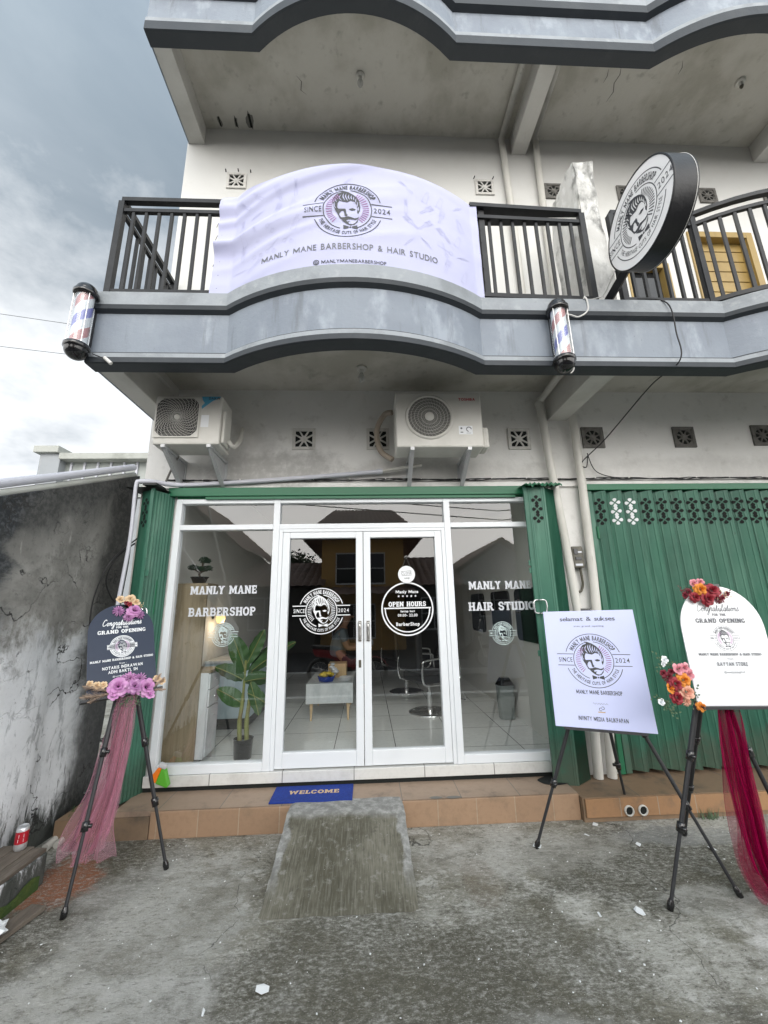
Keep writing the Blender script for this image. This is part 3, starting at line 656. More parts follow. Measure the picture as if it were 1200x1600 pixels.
def emblem(lw=.028, tb=.012, ext=1.30):
    d = FL()
    d.arc(1, 18, 162, lw); d.arc(1, 198, 342, lw); d.arc(.70, -28, 83, lw); d.arc(.70, 101, 208, lw); d.arc(.70, 208, 252, lw); d.arc(.70, 290, 332, lw)
    for y in (.225, -.20):
        d.rect(-ext, y-lw/2, -.69, y+lw/2); d.rect(.69, y-lw/2, ext, y+lw/2)
    hl = E_(HAIR)
    sk = []
    for t in STREAK:
        q = [tuple(p.xy) for p in cr_path([(a, b, 0) for a, b in E_(t)], 4)]; L = []; Rr = []; n = len(q)
        for i in range(n):
            t_ = Vector(q[min(i+1, n-1)])-Vector(q[max(i-1, 0)]); t_.normalize(); w = .017*sin(pi*(i+.35)/(n+.2))
            L.append((q[i][0]-t_.y*w, q[i][1]+t_.x*w)); Rr.append((q[i][0]+t_.y*w, q[i][1]-t_.x*w))
        sk.append(L+Rr[::-1])
    d.poly(hl, *sk)
    for f in FACE: d.poly(E_(f))
    d.text('SINCE', -1.0, -.075, .17, .50, bold=tb*.2, gap=.16); d.text('2024', 1.0, -.075, .17, .48, bold=tb*.2, gap=.16)
    d.text('MANLY MANE BARBERSHOP', 0, 0, .17, 1.86, bold=tb+.03, gap=.14, arc=(0, 0, .76, pi/2, 1))
    d.text('THE HERITAGE CUTS OF HAIR STYLE', 0, 0, .115, 1.98, bold=tb+.012, gap=.13, arc=(0, 0, .90, -pi/2, -1))
    r = FL()
    for i in range(48):
        a = 360*i/48
        if 62 < a < 118 or 225 < a < 315: continue
        r0 = .44 if (a < 60 or a > 300) else .45
        r.arc(.53, a-.01, a+.01, 0) if False else r.stroke([(r0*cos(radians(a)), r0*sin(radians(a))), (.625*cos(radians(a)), .625*sin(radians(a)))], .02, w1=.032)
    return d, r
def place(fn, cx, cy, s): return lambda a, b, h: fn(cx+a*s, cy+b*s, h)
def put_emblem(parent, fn, cx, cy, s, m1, m2, lw=.028, tb=.012, name='emblem', ext=1.30):
    d, r = emblem(lw, tb, ext)
    if m1 == m2:
        i = len(d.v); d.v += r.v; d.f += [[q+i for q in f] for f in r.f]; d.obj(name, m1, parent, place(fn, cx, cy, s)); return
    d.obj(name, m1, parent, place(fn, cx, cy, s)); r.obj('emblem_rays', m2, parent, place(fn, cx, cy, s))
# joined-up script, x-height 1
SCR = {'C': (1.5, [[(1.25, 1.65), (1.1, 2.0), (.7, 1.95), (.3, 1.3), (.2, .55), (.5, .02), (.95, .1), (1.4, .5)]]),
 'o': (1.0, [[(0, .5), (.3, .9), (.62, .95), (.3, .8), (.2, .35), (.45, .0), (.75, .3), (.7, .8), (.62, .95), (.8, .8), (1.0, .8)]]),
 'n': (1.15, [[(0, .8), (.2, .95), (.22, 0)], [(.22, .3), (.45, .9), (.7, .95), (.72, .4), (.78, .05), (.95, .05), (1.15, .45)]]),
 'g': (1.0, [[(.75, .85), (.4, 1.0), (.15, .5), (.3, .05), (.6, .2), (.78, .95), (.7, -.2), (.45, -1.0), (.1, -.9), (.3, -.4), (1.0, .4)]]),
 'r': (.85, [[(0, .45), (.25, 1.1), (.3, .9), (.6, .9), (.5, .3), (.6, .02), (.85, .4)]]),
 'a': (1.1, [[(.75, .85), (.4, 1.0), (.15, .5), (.3, .03), (.6, .25), (.78, .95), (.74, .2), (.88, .0), (1.1, .42)]]),
 't': (.75, [[(0, .4), (.4, 1.75), (.3, .3), (.45, 0), (.75, .42)], [(.05, 1.15), (.65, 1.25)]]),
 'u': (1.15, [[(0, .5), (.2, .95), (.22, .3), (.4, .0), (.65, .25), (.8, .95), (.78, .2), (.92, .0), (1.15, .45)]]),
 'l': (.7, [[(0, .4), (.45, 1.5), (.4, 1.95), (.22, 1.6), (.2, .3), (.4, 0), (.7, .42)]]),
 'i': (.6, [[(0, .5), (.2, .95), (.18, .2), (.35, 0), (.6, .42)], [(.3, 1.4), (.34, 1.5)]]),
 's': (.8, [[(0, .4), (.4, 1.1), (.5, .5), (.35, .02), (.1, .15)], [(.35, .02), (.8, .3)]])}
def script(d, txt, x, y, xh, width, w):
    d.row += 1
    tot = sum(SCR[c][0] for c in txt)*xh; sx = width/tot; run = x-width/2
    for c in txt:
        for st in SCR[c][1]:
            pts = [tuple(p.xy) for p in cr_path([(run+a*xh*sx+.22*b*xh, y+b*xh, 0) for a, b in st], 5)]
            d.stroke(pts, w)
        run += SCR[c][0]*xh*sx
# ---------------------------------------------------------------- setting
def struct(o): o['kind'] = 'structure'; return o
g = MB()
g.grid(lambda u, v: Vector((-60+120*u, -3.82+103.82*v, 0)), 1, 1, sm=False)
struct(g.obj('ground', 'ground'))
g = MB(); g.face([(-60, -120, -.06), (60, -120, -.06), (60, -3.9, -.06), (-60, -3.9, -.06)])
struct(g.obj('road', 'asphalt'))
for yk in (-3.9, -6.7):
    g = MB(); g.box(-60, 60, yk-.1, yk+.08, -.06, .07); struct(g.obj('kerb', 'kerb', bevel=.01))
g = MB(); g.box(-60, 60, -30, -6.8, -.06, .02); struct(g.obj('pavement', 'asphalt'))
# ---------------------------------------------------------------- shop building
BAYS = ((-1.10, .97), (3.10, 5.17))
def bow(x, sag=.31):
    for a, b in BAYS:
        if a < x < b:
            c = (a+b)/2; h = (b-a)/2; R = (h*h+sag*sag)/(2*sag)
            return sqrt(R*R-(x-c)**2)-(R-sag)
    return 0.0
def front(x0, x1, y, extra=()):
    xs = {x0, x1}
    for a, b in BAYS:
        for i in range(23):
            q = a+(b-a)*i/22
            if x0 < q < x1: xs.add(q)
    return [Vector((x, y-bow(x))) for x in sorted(xs)]
def sweep(g, path, prof, cap=True):
    """prof: (outward distance, z, material of the strip that follows)"""
    n = len(path); nr = []
    for i in range(n):
        t0 = (path[i]-path[i-1]).normalized() if i else None; t1 = (path[i+1]-path[i]).normalized() if i < n-1 else None
        t0 = t0 or t1; t1 = t1 or t0
        a = Vector((t0.y, -t0.x)); b = Vector((t1.y, -t1.x)); m = (a+b).normalized(); nr.append(m/max(.3, m.dot(a)))
    for j in range(len(prof)-1):
        d0, z0, m = prof[j]; d1, z1, _ = prof[j+1]
        for i in range(n-1):
            A = path[i]+nr[i]*d0; B = path[i+1]+nr[i+1]*d0; C = path[i+1]+nr[i+1]*d1; D = path[i]+nr[i]*d1
            g.face([(D.x, D.y, z1), (C.x, C.y, z1), (B.x, B.y, z0), (A.x, A.y, z0)], m)
    if cap:
        for i, rev in ((0, False), (n-1, True)):
            l = [(path[i].x+nr[i].x*d, path[i].y+nr[i].y*d, z) for d, z, _ in prof]
            g.face(l[::-1] if rev else l, 0)
    return g
XR = 7.2
shop = thing('shop_building', 'white two storey shop building with bowed blue grey balcony and roof parapet', 'building', (0, 0, 0))
def part(g, name, mats, **k): return g.obj(name, mats, shop, **k)
g = MB()
g.box(-2.18, XR, 0, .15, 2.80, 3.9); g.box(-2.18, -1.83, .0, .15, 0, 2.80); g.box(1.80, 2.22, 0, .15, 0, 2.80)
part(g, 'lower_wall', 'wall')
g = MB()
for x0, x1, z0, z1 in ((-2.18, 3.16, 4.1, 7.6), (3.16, 3.70, 5.62, 7.6), (3.70, 4.02, 4.1, 7.6), (4.02, 4.86, 6.10, 7.6), (4.86, XR, 4.1, 7.6)): g.box(x0, x1, 0, .15, z0, z1)
part(g, 'upper_wall', 'wall_up')
g = MB(); g.box(-2.178, -2.05, .15, 8, 0, 8.0); g.box(-2.05, XR, 7.9, 8, 0, 8.0); g.box(XR-.1, XR, .15, 7.9, 0, 8.0)
part(g, 'side_wall', 'wall_up')
# balcony slab, its moulded front, and the roof slab with its parapet
P0 = front(-2.17, XR, -1.0)
def slab(path, z0, z1, name, ins):
    g = MB()
    for a, b in zip(path[:-1], path[1:]):
        ya, yb = a.y+ins, b.y+ins
        g.face([(a.x, 0, z0), (b.x, 0, z0), (b.x, yb, z0), (a.x, ya, z0)])
        g.face([(a.x, ya, z1), (b.x, yb, z1), (b.x, 0, z1), (a.x, 0, z1)])
    g.box(-2.1, XR, .15, 7.9, z0, z1)
    part(g, name, 'soffit')
slab(P0, 3.88, 4.10, 'balcony_slab', .1)
slab(P0, 7.56, 7.80, 'roof_slab', .1)
g = MB()
sweep(g, P0, [(-.12, 3.9, 2), (-.12, 3.515, 2), (.0, 3.512, 2), (.015, 3.518, 2), (.015, 3.562, 1), (.012, 3.60, 2), (-.004, 3.606, 2), (-.004, 3.618, 0), (.0, 3.965, 2), (.038, 3.985, 2), (.045, 4.02, 1), (.045, 4.138, 1), (.03, 4.145, 1), (-.22, 4.145, 1), (-.22, 4.09, 1)])
part(g, 'balcony_fascia', ['fascia', 'ledge', 'dark'])
g = MB()
sweep(g, P0, [(-.12, 7.6, 2), (-.12, 7.275, 2), (.0, 7.272, 2), (.02, 7.278, 2), (.02, 7.395, 1), (.017, 7.45, 2), (.0, 7.456, 2), (.0, 7.468, 0), (.0, 7.78, 2), (.06, 7.80, 2), (.065, 7.90, 1), (.065, 8.0, 1), (-.1, 8.0, 1), (-.1, 7.78, 1)])
part(g, 'roof_parapet', ['fascia', 'ledge', 'dark'])
g = MB(); g.box(-2.168, -2.156, -.99, -.001, 3.53, 4.13); g.box(-2.168, -2.156, -.99, -.001, 7.29, 7.99); part(g, 'balcony_end', 'fascia')
for x0, x1, z0, z1 in ((-2.155, -1.97, 3.53, 3.881), (1.95, 2.16, 3.53, 3.881), (-2.155, -1.97, 7.29, 7.561), (1.92, 2.11, 7.29, 7.561), (5.2, 5.4, 7.29, 7.561), (5.2, 5.4, 3.53, 3.881)):
    g = MB(); g.box(x0, x1, -.95, -.001, z0, z1); part(g, 'beam', 'beam', bevel=.006)
g = MB(); g.box(-1.969, -1.94, -.95, -.001, 3.80, 3.879); part(g, 'beam_moulding', 'beam')
g = MB()
g.grid(lambda u, v: Vector((2.07+.012*sin(9*v+5*u)+.006*sin(31*u+17*v), -.90+.50*u, 4.12+(1.75+.02*sin(8*u))*v)), 16, 24)
g.grid(lambda u, v: Vector((2.07+.2*u+(.012*sin(9*v) if u < .1 else 0), -.90-.02*sin(7*v)-.012*sin(23*v+3*u), 4.12+1.75*v)), 4, 30)
g.box(2.095, 2.27, -.885, -.41, 4.11, 5.855)
part(g, 'dividing_fin', 'fin')
# broken plaster holes in the roof soffit
for hx, hy, w, h in ((-1.78, -.08, .025, .06), (-1.58, -.08, .025, .06), (-1.40, -.10, .045, .09)):
    g = MB(); n = 11
    pts = [(hx+w*(1+.35*sin(5.3*i+hx*9))*cos(2*pi*i/n), hy+h*(1+.3*sin(3.1*i+hx*7))*sin(2*pi*i/n), 7.5585) for i in range(n)]
    g.face(pts[::-1]); part(g, 'plaster_hole', 'tape')
    g = MB(); g.face([(hx-w*.3, hy-h*.8, 7.557), (hx-w*.3, hy+h*.8, 7.557), (hx+w*.3, hy+h*.8, 7.557), (hx+w*.3, hy-h*.8, 7.557)]); part(g, 'plaster_hole', 'hole')
# soffit cracks
for pts in ([(2.95, -.75), (2.98, -.68), (2.96, -.6), (3.0, -.52), (2.97, -.42)], [(2.82, -.72), (2.84, -.66), (2.83, -.6)], [(3.62, -.82), (3.66, -.76), (3.66, -.70)], [(-.75, -.55), (-.7, -.5), (-.72, -.42), (-.66, -.38)]):
    g = MB(); L = [Vector((a, b, 7.558)) for a, b in pts]
    for i in range(len(L)-1):
        w0 = .006*(1 if i else .3); w1 = .006*(.3 if i == len(L)-2 else 1)
        g.face([L[i]+Vector((-w0, 0, 0)), L[i+1]+Vector((-w1, 0, 0)), L[i+1]+Vector((w1, 0, 0)), L[i]+Vector((w0, 0, 0))])
    part(g, 'soffit_crack', 'tape')
# ventilation blocks
def vent(x, z, dark, s=.235):
    m = 'vent_d' if dark else 'vent_l'; g = MB(); h = s/2; y0, y1 = -.014, .0
    ih = h*.74
    for a, b, c, d in ((-h, h, ih, h), (-h, h, -h, -ih), (-h, -ih, -ih, ih), (ih, h, -ih, ih)): g.box(x+a, x+b, y0-.004, y1, z+c, z+d)
    n = 20; hub = ih*.40
    g.prism([(x+hub*cos(2*pi*i/n), y0, z+hub*sin(2*pi*i/n)) for i in range(n)], (0, .012, 0))
    g.prism([(x+hub*.6*cos(2*pi*i/n), y0-.004, z+hub*.6*sin(2*pi*i/n)) for i in range(n)], (0, .004, 0))
    for i in range(8):
        a = pi/8+i*pi/4; c, s_ = cos(a), sin(a); r0, r1 = hub*.9, ih*(1.36 if dark is False else 1.2); w0 = w1 = ih*(.10 if not dark else .085)
        def q(r, w): return (x+min(max(r*c-w*s_, -ih), ih), y0+.001, z+min(max(r*s_+w*c, -ih), ih))
        g.prism([q(r0, -w0), q(r1, -w1), q(r1, w1), q(r0, w0)], (0, .010, 0))
    if dark:
        rr = ih*.94
        for i in range(24):
            a0, a1 = 2*pi*i/24, 2*pi*(i+1)/24
            def sqp(a): k_ = ih/max(abs(cos(a)), abs(sin(a))); return (x+k_*cos(a), y0+.002, z+k_*sin(a))
            g.prism([(x+rr*cos(a0), y0+.002, z+rr*sin(a0)), (x+rr*cos(a1), y0+.002, z+rr*sin(a1)), sqp(a1), sqp(a0)], (0, .009, 0))
    o = part(g, 'vent_block', m, weld=True)
    r = MB(); r.face([(x-ih, -.0025, z-ih), (x+ih, -.0025, z-ih), (x+ih, -.0025, z+ih), (x-ih, -.0025, z+ih)])
    r.obj('vent_opening', 'hole', o)
for x, z, d in ((-.63, 3.32, False), (.13, 3.32, False), (1.62, 3.32, False), (2.42, 3.335, True), (3.43, 3.34, True), (4.32, 3.36, True), (-1.54, 6.71, False), (.35, 6.71, False), (1.525, 6.72, False), (2.41, 6.69, True), (3.35, 6.69, True), (4.43, 6.69, True), (5.3, 6.69, True)): vent(x, z, d)
# small nail stubs over the upper blocks
g = MB()
for x, z in ((-1.68, 6.86), (-1.53, 6.87), (-1.38, 6.86), (1.4, 6.87), (1.64, 6.87), (-.45, 6.83)): g.tube([(x, .0, z), (x+.005, -.03, z+.004)], .007, 6)
part(g, 'nail_stubs', 'black', kind='stuff')
# upper floor door and window of the next unit
door = MB()
for i in range(13): door.box(4.10, 4.78, .075, .10, 4.1+.15*i, 4.1+.15*i+.138)
d_ = door.obj('balcony_door', 'door_wood', shop, bevel=.004)
g = MB(); g.box(4.02, 4.10, -.02, .12, 4.1, 6.10); g.box(4.78, 4.86, -.02, .12, 4.1, 6.10); g.box(4.10, 4.78, -.02, .12, 6.02, 6.10); g.obj('door_frame', 'door_wood', d_, bevel=.004)
g = MB(); g.box(3.24, 3.62, .07, .09, 4.1, 5.55); w_ = part(g, 'balcony_window', 'win_dark')
g = MB()
for a, b in ((3.16, 3.24), (3.62, 3.70)): g.box(a, b, -.01, .12, 4.1, 5.62)
g.box(3.24, 3.62, -.01, .12, 5.55, 5.62); g.obj('window_frame', 'door_wood', w_, bevel=.004)
g = MB(); g.box(3.415, 3.445, .05, .07, 4.1, 5.55); g.obj('window_mullion', 'rail', w_)
# interior shell
g = MB(); g.box(-1.95, 1.80, .03, 6.0, .20, .30); part(g, 'shop_floor', 'floor')
g = MB(); g.box(-1.95, 1.95, .15, 6.0, 3.30, 3.40); part(g, 'shop_ceiling', 'int_ceiling')
g = MB(); g.box(-2.04, -1.90, .15, 6.0, .3, 3.3); part(g, 'shop_side_wall', 'int_wall')
g = MB(); g.box(1.80, 1.95, .15, 6.0, .3, 3.3); part(g, 'shop_side_wall', 'int_wall')
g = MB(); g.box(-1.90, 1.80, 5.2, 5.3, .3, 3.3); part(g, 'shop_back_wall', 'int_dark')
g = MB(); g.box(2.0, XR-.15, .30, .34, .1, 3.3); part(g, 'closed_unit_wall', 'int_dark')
# white tile trim below the shopfront
g = MB(); g.box(-1.86, 1.66, -.045, .03, .215, .298); part(g, 'trim_tiles', 'trim_tile', bevel=.003)
g = MB(); g.box(-1.86, 1.80, -.03, .03, .10, .214); part(g, 'trim_gap_shade', 'hole')  # near-black block painted in for the shaded gap under the trim
g = MB(); g.box(-2.0, XR, -.028, .0, 2.79, 2.845); part(g, 'wall_band', 'wall', bevel=.004)
# green head beams
g = MB(); g.box(-1.90, 1.66, -.075, -.029, 2.70, 2.785); g.box(-1.83, 1.80, -.03, .12, 2.68, 2.79); part(g, 'head_beam', 'green_d', bevel=.004)
g = MB(); g.box(-1.55, 1.50, -.06, -.03, 2.672, 2.70); part(g, 'beam_strip', 'green_d')
g = MB(); g.box(2.22, XR, -.075, -.029, 2.735, 2.80); g.box(2.18, 2.225, -.06, -.001, .18, 2.8); g.box(2.22, XR, -.029, .1, 2.75, 2.79); part(g, 'head_beam', 'green_d', bevel=.004)
# ---------------------------------------------------------------- tiled step and ramp
step = thing('tiled_step', 'long tan tiled step running under the shopfront and the shutter', 'step', (0, -.2, 0))
g = MB(); g.face([(-1.62, -.35, .18), (1.60, -.35, .18), (1.66, -.03, .18), (-1.9, -.03, .18)]); g.face([(-1.9, -.03, .18), (-1.9, -.03, .17), (1.66, -.03, .17), (1.66, -.03, .18)])
g.box(-1.9, 1.64, -.345, .0, .06, .179); g.obj('tread', 'tread', step)
g = MB(); g.box(-1.62, 1.64, -.362, -.346, .0, .176); g.obj('riser', 'riser', step, bevel=.004)
g = MB(); g.face([(-2.3, -.36, .145), (-1.615, -.36, .145), (-1.615, -.0, .145), (-2.3, -.0, .145)]); g.box(-2.3, -1.625, -.36, 0, 0, .144); g.obj('broken_end', 'tread_r', step)
g = MB(); g.box(1.645, XR, -.40, .10, .0, .165); g.obj('tread', 'tread_r', step)
g = MB(); g.box(1.66, XR, -.418, -.401, .035, .160); g.obj('riser', 'riser_r', step, bevel=.003)
for px in (1.99, 2.10):
    g = MB(); g.lathe([(.036, -.05), (.036, .03), (.028, .03), (.028, -.05)], (px, -.40, .075), (0, -1, 0), 20); o = g.obj('drain_outlet', 'pvc', step)
    g = MB(); g.lathe([(.0, 0), (.029, 0)], (px, -.421, .075), (0, -1, 0), 20); g.obj('drain_hole', 'hole', o)
g = MB(); n = 26
pts = [(1.58+.20*(1+.10*sin(2*2*pi*i/n)+.06*sin(5*2*pi*i/n))*cos(2*pi*i/n)*.8, -.12+.085*(1+.12*sin(3*2*pi*i/n+1))*sin(2*pi*i/n), .1835) for i in range(n)]
g.face(pts); g.obj('broken_tile', 'hole', step)
for cx, cy, a in ((.66, -.34, .06), (.52, -.335, .05)):
    g = MB(); g.face([(cx+a*cos(2*pi*i/14)*(1+.2*sin(3*i)), cy+.022*sin(2*pi*i/14), .1825) for i in range(14)]); g.obj('chipped_tile', 'tape', step)
ramp = MB()
def rampf(u, v):
    x = -.59+.85*u; t = v
    y = -.30-.90*t; z = .186 if t < .18 else .186*max(0.0, 1-(t-.18)/.82)**1.08
    e_ = min(u, 1-u)
    x += (.035*(t) * (-1 if u < .5 else 1)*.4)
    return Vector((x+.002*sin(22*t+9*u)+.0015*sin(57*t), y, max(z+.002*sin(17*u+5*t)-(.008 if e_ < .03 else 0), .0045 if t < 1 else -.01)))
ramp.grid(rampf, 30, 34)
for u0 in (0, 1):
    for j in range(34):
        a = rampf(u0, j/34); b = rampf(u0, (j+1)/34)
        f = [a, b, Vector((b.x+(.0 if u0 else -.0), b.y, -.01)), Vector((a.x, a.y, -.01))]
        ramp.face(f if u0 else f[::-1])
r_ = ramp.obj('concrete_ramp', 'ramp'); tag(r_, 'mossy combed concrete ramp leading up to the tiled step', 'ramp')
# ---------------------------------------------------------------- old side wall and neighbours
ow = thing('side_wall', 'old stained concrete wall sloping down beside the shop, black with algae', 'wall', (-2.4, -1.5, 0))
g = MB()
prof = [(.16, 2.985), (-.76, 2.585), (-1.42, 2.30), (-2.4, 1.86), (-3.7, 1.3)]
NP = 40
def wf(u, v):
    y = .16-3.86*u
    for (a, za), (b, zb) in zip(prof[:-1], prof[1:]):
        if b <= y+1e-6: zt = za+(zb-za)*(y-a)/(b-a); break
    return Vector((-2.335+.02*v+.008*sin(5*u*4+3*v)+.006*sin(23*u+11*v)+.004*sin(41*u+29*v)-.05*(1-v)*(u < .2), y, zt*v))
g.grid(wf, 60, 40)
tops = [wf(i/60, 1) for i in range(61)]
for a, b in zip(tops[:-1], tops[1:]): g.face([a, a+Vector((-.14, 0, 0)), b+Vector((-.14, 0, 0)), b])
g.box(-2.5, -2.40, -3.7, .16, 0, 1.2)
g.obj('wall_body', 'old_wall', ow)
g = MB(); L = [tops[i]+Vector((-.06, 0, .012)) for i in range(0, 61, 3)]
g.tube(L, .03, 8); g.obj('coping_edge', 'cement', ow)
pp = MB(); pp.tube([(-2.36, .1, 3.06), (-2.38, -.8, 2.655), (-2.4, -1.6, 2.30), (-2.42, -3.4, 1.50)], .032, 12)
tag(pp.obj('roof_pipe', 'pvc_n'), 'grey plastic pipe lying along the sloping top of the old wall', 'pipe')
nb = thing('neighbour_building', 'grey neighbouring building with row of translucent panels beyond the old wall', 'building', (-7, 6, 0))
g = MB(); g.box(-12, -2.6, 5.25, 12, 0, 4.35); g.box(-7.45, -7.0, 5.0, 5.3, 4.2, 5.2); g.obj('wall', 'neighbour', nb)
g = MB(); g.box(-7.0, -2.6, 5.20, 5.24, 4.2, 5.05); g.obj('translucent_panel', 'fibre', nb)
g = MB(); g.box(-7.0, -2.6, 4.95, 5.4, 5.05, 5.20); g.box(-7.55, -7.0, 4.9, 5.4, 5.20, 5.36); g.obj('roof_cap', 'cement', nb, bevel=.01)
for i in range(16):
    g = MB(); x = -6.86+.30*i; g.box(x-.022, x+.022, 5.17, 5.199, 4.2, 5.05); g.obj('batten', 'pvc_n', nb)
# ---------------------------------------------------------------- railings
def rail_path(g, path, z0, z1, w, m=0):
    n = len(path); nr = []
    for i in range(n):
        t0 = (path[i]-path[i-1]).normalized() if i else None; t1 = (path[i+1]-path[i]).normalized() if i < n-1 else None
        t0 = t0 or t1; t1 = t1 or t0; q = (t0+t1).normalized(); k_ = max(.4, q.dot(t0)); nr.append(Vector((q.y, -q.x))/k_*w/2)
    R = [[(path[i]+nr[i]).to_3d()+Vector((0, 0, z0)), (path[i]-nr[i]).to_3d()+Vector((0, 0, z0)), (path[i]-nr[i]).to_3d()+Vector((0, 0, z1)), (path[i]+nr[i]).to_3d()+Vector((0, 0, z1))] for i in range(n)]
    for i in range(n-1):
        for j in range(4): g.face([R[i][j], R[i][(j+1) % 4], R[i+1][(j+1) % 4], R[i+1][j]], m)
    g.face(R[0][::-1]); g.face(R[-1])
    return g
bal = None
def railing(label, paths, posts, base, skip=()):
    global bal
    t = thing('balcony_railing', label, 'railing', base, 'railings along the balcony')
    for path in paths:
        for nm, z0, z1, w in (('top_rail', 5.165, 5.205, .05), ('mid_rail', 5.055, 5.09, .035), ('bottom_rail', 4.20, 4.24, .04)):
            g = MB(); rail_path(g, path, z0, z1, w); g.obj(nm, 'rail', t)
        seg = [(path[i], path[i+1]) for i in range(len(path)-1)]; L = sum((b-a).length for a, b in seg)
        n = int(L/.108); acc = 0; k_ = 1
        for a, b in seg:
            l = (b-a).length
            while k_*L/n <= acc+l+1e-6 and k_ < n:
                p = a+(b-a)*((k_*L/n-acc)/l)
                if bal is None:
                    g = MB(); b0, b1, b2 = base; g.box(b0-.012, b0+.012, b1-.012, b1+.012, b2, b2+.82); bal = g.obj('baluster', 'rail', t); o = bal
                else: o = bal.copy(); COL.objects.link(o); o.parent = t
                o.location = Vector((p.x, p.y, 4.238))-Vector(base); o.rotation_euler = (0, 0, atan2(b.y-a.y, b.x-a.x)); k_ += 1
            acc += l
    for (px, py) in posts:
        g = MB(); g.box(px-.025, px+.025, py-.025, py+.025, 4.13, 5.164); g.obj('post', 'rail', t)
    return t
YR = -.945
fr = [Vector((x, YR-bow(x)*.97)) for x in sorted(set([-2.13, -1.1, .97, 2.03]+[-1.1+2.07*i/14 for i in range(15)]))]
railing('dark metal railing behind the lilac banner, turning back along the left balcony end', [fr, [Vector((-2.13, -.03)), Vector((-2.13, YR+.03))]], [(-2.13, YR), (-1.2, YR), (1.08, YR), (2.03, YR), (-2.13, -.02)], (-.1, -.9, 4.14))
fr2 = [Vector((x, YR-bow(x)*.97)) for x in sorted(set([2.31, 3.1, 5.17]+[3.1+2.07*i/14 for i in range(15)]))]
railing('dark metal railing bowing outward beyond the round sign, in front of wooden balcony door', [fr2], [(2.31, YR), (3.1, YR)], (3.6, -.9, 4.14))
# ---------------------------------------------------------------- banner
ban = thing('banner', 'lilac white cloth banner with barber emblem tied across the bowed railing', 'banner', (-.1, -1.2, 4.14))
def cloth(x, z):
    u = (x+1.24)/2.27; v = (z-4.13)/1.05
    y = -.985-bow(x)*1.0
    e1 = .5+.5*sin(2*pi*(2.6*v-1.5*u+.35*sin(3*u)))
    e2 = .5+.5*sin(2*pi*(4.3*v-2.3*u+.2))
    a = max(0, 1-1.25*u)
    y -= .050*a*max(0, e1)**3+.022*a*max(0, e2)**4
    b = max(0, (u-.62)/.38)
    y -= .007*b*(.5+.5*sin(2*pi*(3.2*v+1.9*u)))**2
    y -= .006*(.5+.5*sin(2*pi*(2*v*v+.4*u+.1)))**3*max(0, v-.55)*2
    q_ = min(max((z-4.36)/.22, 0), 1); q_ = q_*q_*(3-2*q_); y = (-.985-bow(x))+(y+.985+bow(x))*(.22+.78*q_)
    y += .008*sin(5*x+3*z)*.5
    return y-.012
def cl(x, z, h):
    e = 1e-3
    n = Vector((cloth(x+e, z)-cloth(x-e, z), -2*e, cloth(x, z+e)-cloth(x, z-e))).normalized()
    sag = -.025*sin(pi*min(max((x+1.24)/2.27, 0), 1))*(z-4.13)
    x2 = x-.05*max(0, (5.18-z))*max(0, (.1-(x+1.24)/2.27)*8)
    return Vector((x2, cloth(x, z), z+sag))+n*h
g = MB(); g.grid(lambda u, v: cl(-1.24+2.27*u, 4.13+1.05*v, 0), 150, 80)
g.obj('cloth', 'cloth', ban)
bl = lambda a, b, h: cl(a, b, h*1.5+.0015)
put_emblem(ban, bl, -.125, 4.72, .275, 'ink', 'ink_purple')
t = FL(); t.text('MANLY MANE BARBERSHOP & HAIR STUDIO', -.11, 4.325, .056, 1.42, bold=.014, gap=.12, sx=1.3); t.obj('shop_name_lettering', 'ink_grey', ban, bl)
t = FL(); t.text('MANLYMANEBARBERSHOP', -.075, 4.195, .032, .50, bold=.012, gap=.1)
t.arc(.021, 0, 360, .006, (-.365, 4.211), 16); t.arc(.010, 0, 360, .005, (-.365, 4.209), 12); t.obj('account_lettering', 'ink', ban, bl)
# faint printed tools
t = FL(); r2 = random.Random(5)
def tool(t, k_, x, y, s, a):
    def R(pts): return [(x+(p*cos(a)-q*sin(a))*s, y+(p*sin(a)+q*cos(a))*s) for p, q in pts]
    w = .0032
    if k_ == 0:
        t.stroke(R([(-.5, .9), (.28, -.35)]), w); t.stroke(R([(.5, .9), (-.28, -.35)]), w)
        for q in (-1, 1): t.stroke(R([(q*.4+.2*cos(i*.6), -.55+.22*sin(i*.6)) for i in range(11)]), w)
    elif k_ == 1:
        t.stroke(R([(-.14, -1), (.14, -1), (.14, 1), (-.14, 1), (-.14, -1)]), w)
        for i in range(7): t.stroke(R([(-.1, .1+i*.12), (.14, .1+i*.12)]), w*.7)
    elif k_ == 2:
        t.stroke(R([(-.1, -1), (.1, -1), (.1, .0), (.28, .1), (.28, 1), (-.28, 1), (-.28, .1), (-.1, 0), (-.1, -1)]), w)
        for i in range(4): t.stroke(R([(-.2+i*.13, .2), (-.2+i*.13, .95)]), w*.7)
    elif k_ == 3:
        t.stroke(R([(-.3, -.9), (.3, -.9), (.22, .4), (.1, .5), (.1, .85), (-.1, .85), (-.1, .5), (-.22, .4), (-.3, -.9)]), w)
    else:
        t.stroke(R([(-.9, 0), (-.2, .12), (.2, .12), (.9, 0), (.2, -.06), (-.2, -.06), (-.9, 0)]), w)
for i in range(13):
    for j in range(5):
        x = -1.1+2.0*(i+.5)/13+r2.uniform(-.03, .03); z = 4.24+.84*(j+.5)/5+r2.uniform(-.03, .03)
        if abs(x+.125) < .40 and abs(z-4.72) < .30: continue
        if abs(z-4.34) < .07 and abs(x+.1) < .75: continue
        tool(t, r2.randrange(5), x, z, .075, r2.choice((0, .3, -.3, .8, -.8)))
t.obj('tool_print', 'ink_light', ban, lambda a, b, h: cl(a, b, h+.0006))['kind'] = 'stuff'
g = MB()
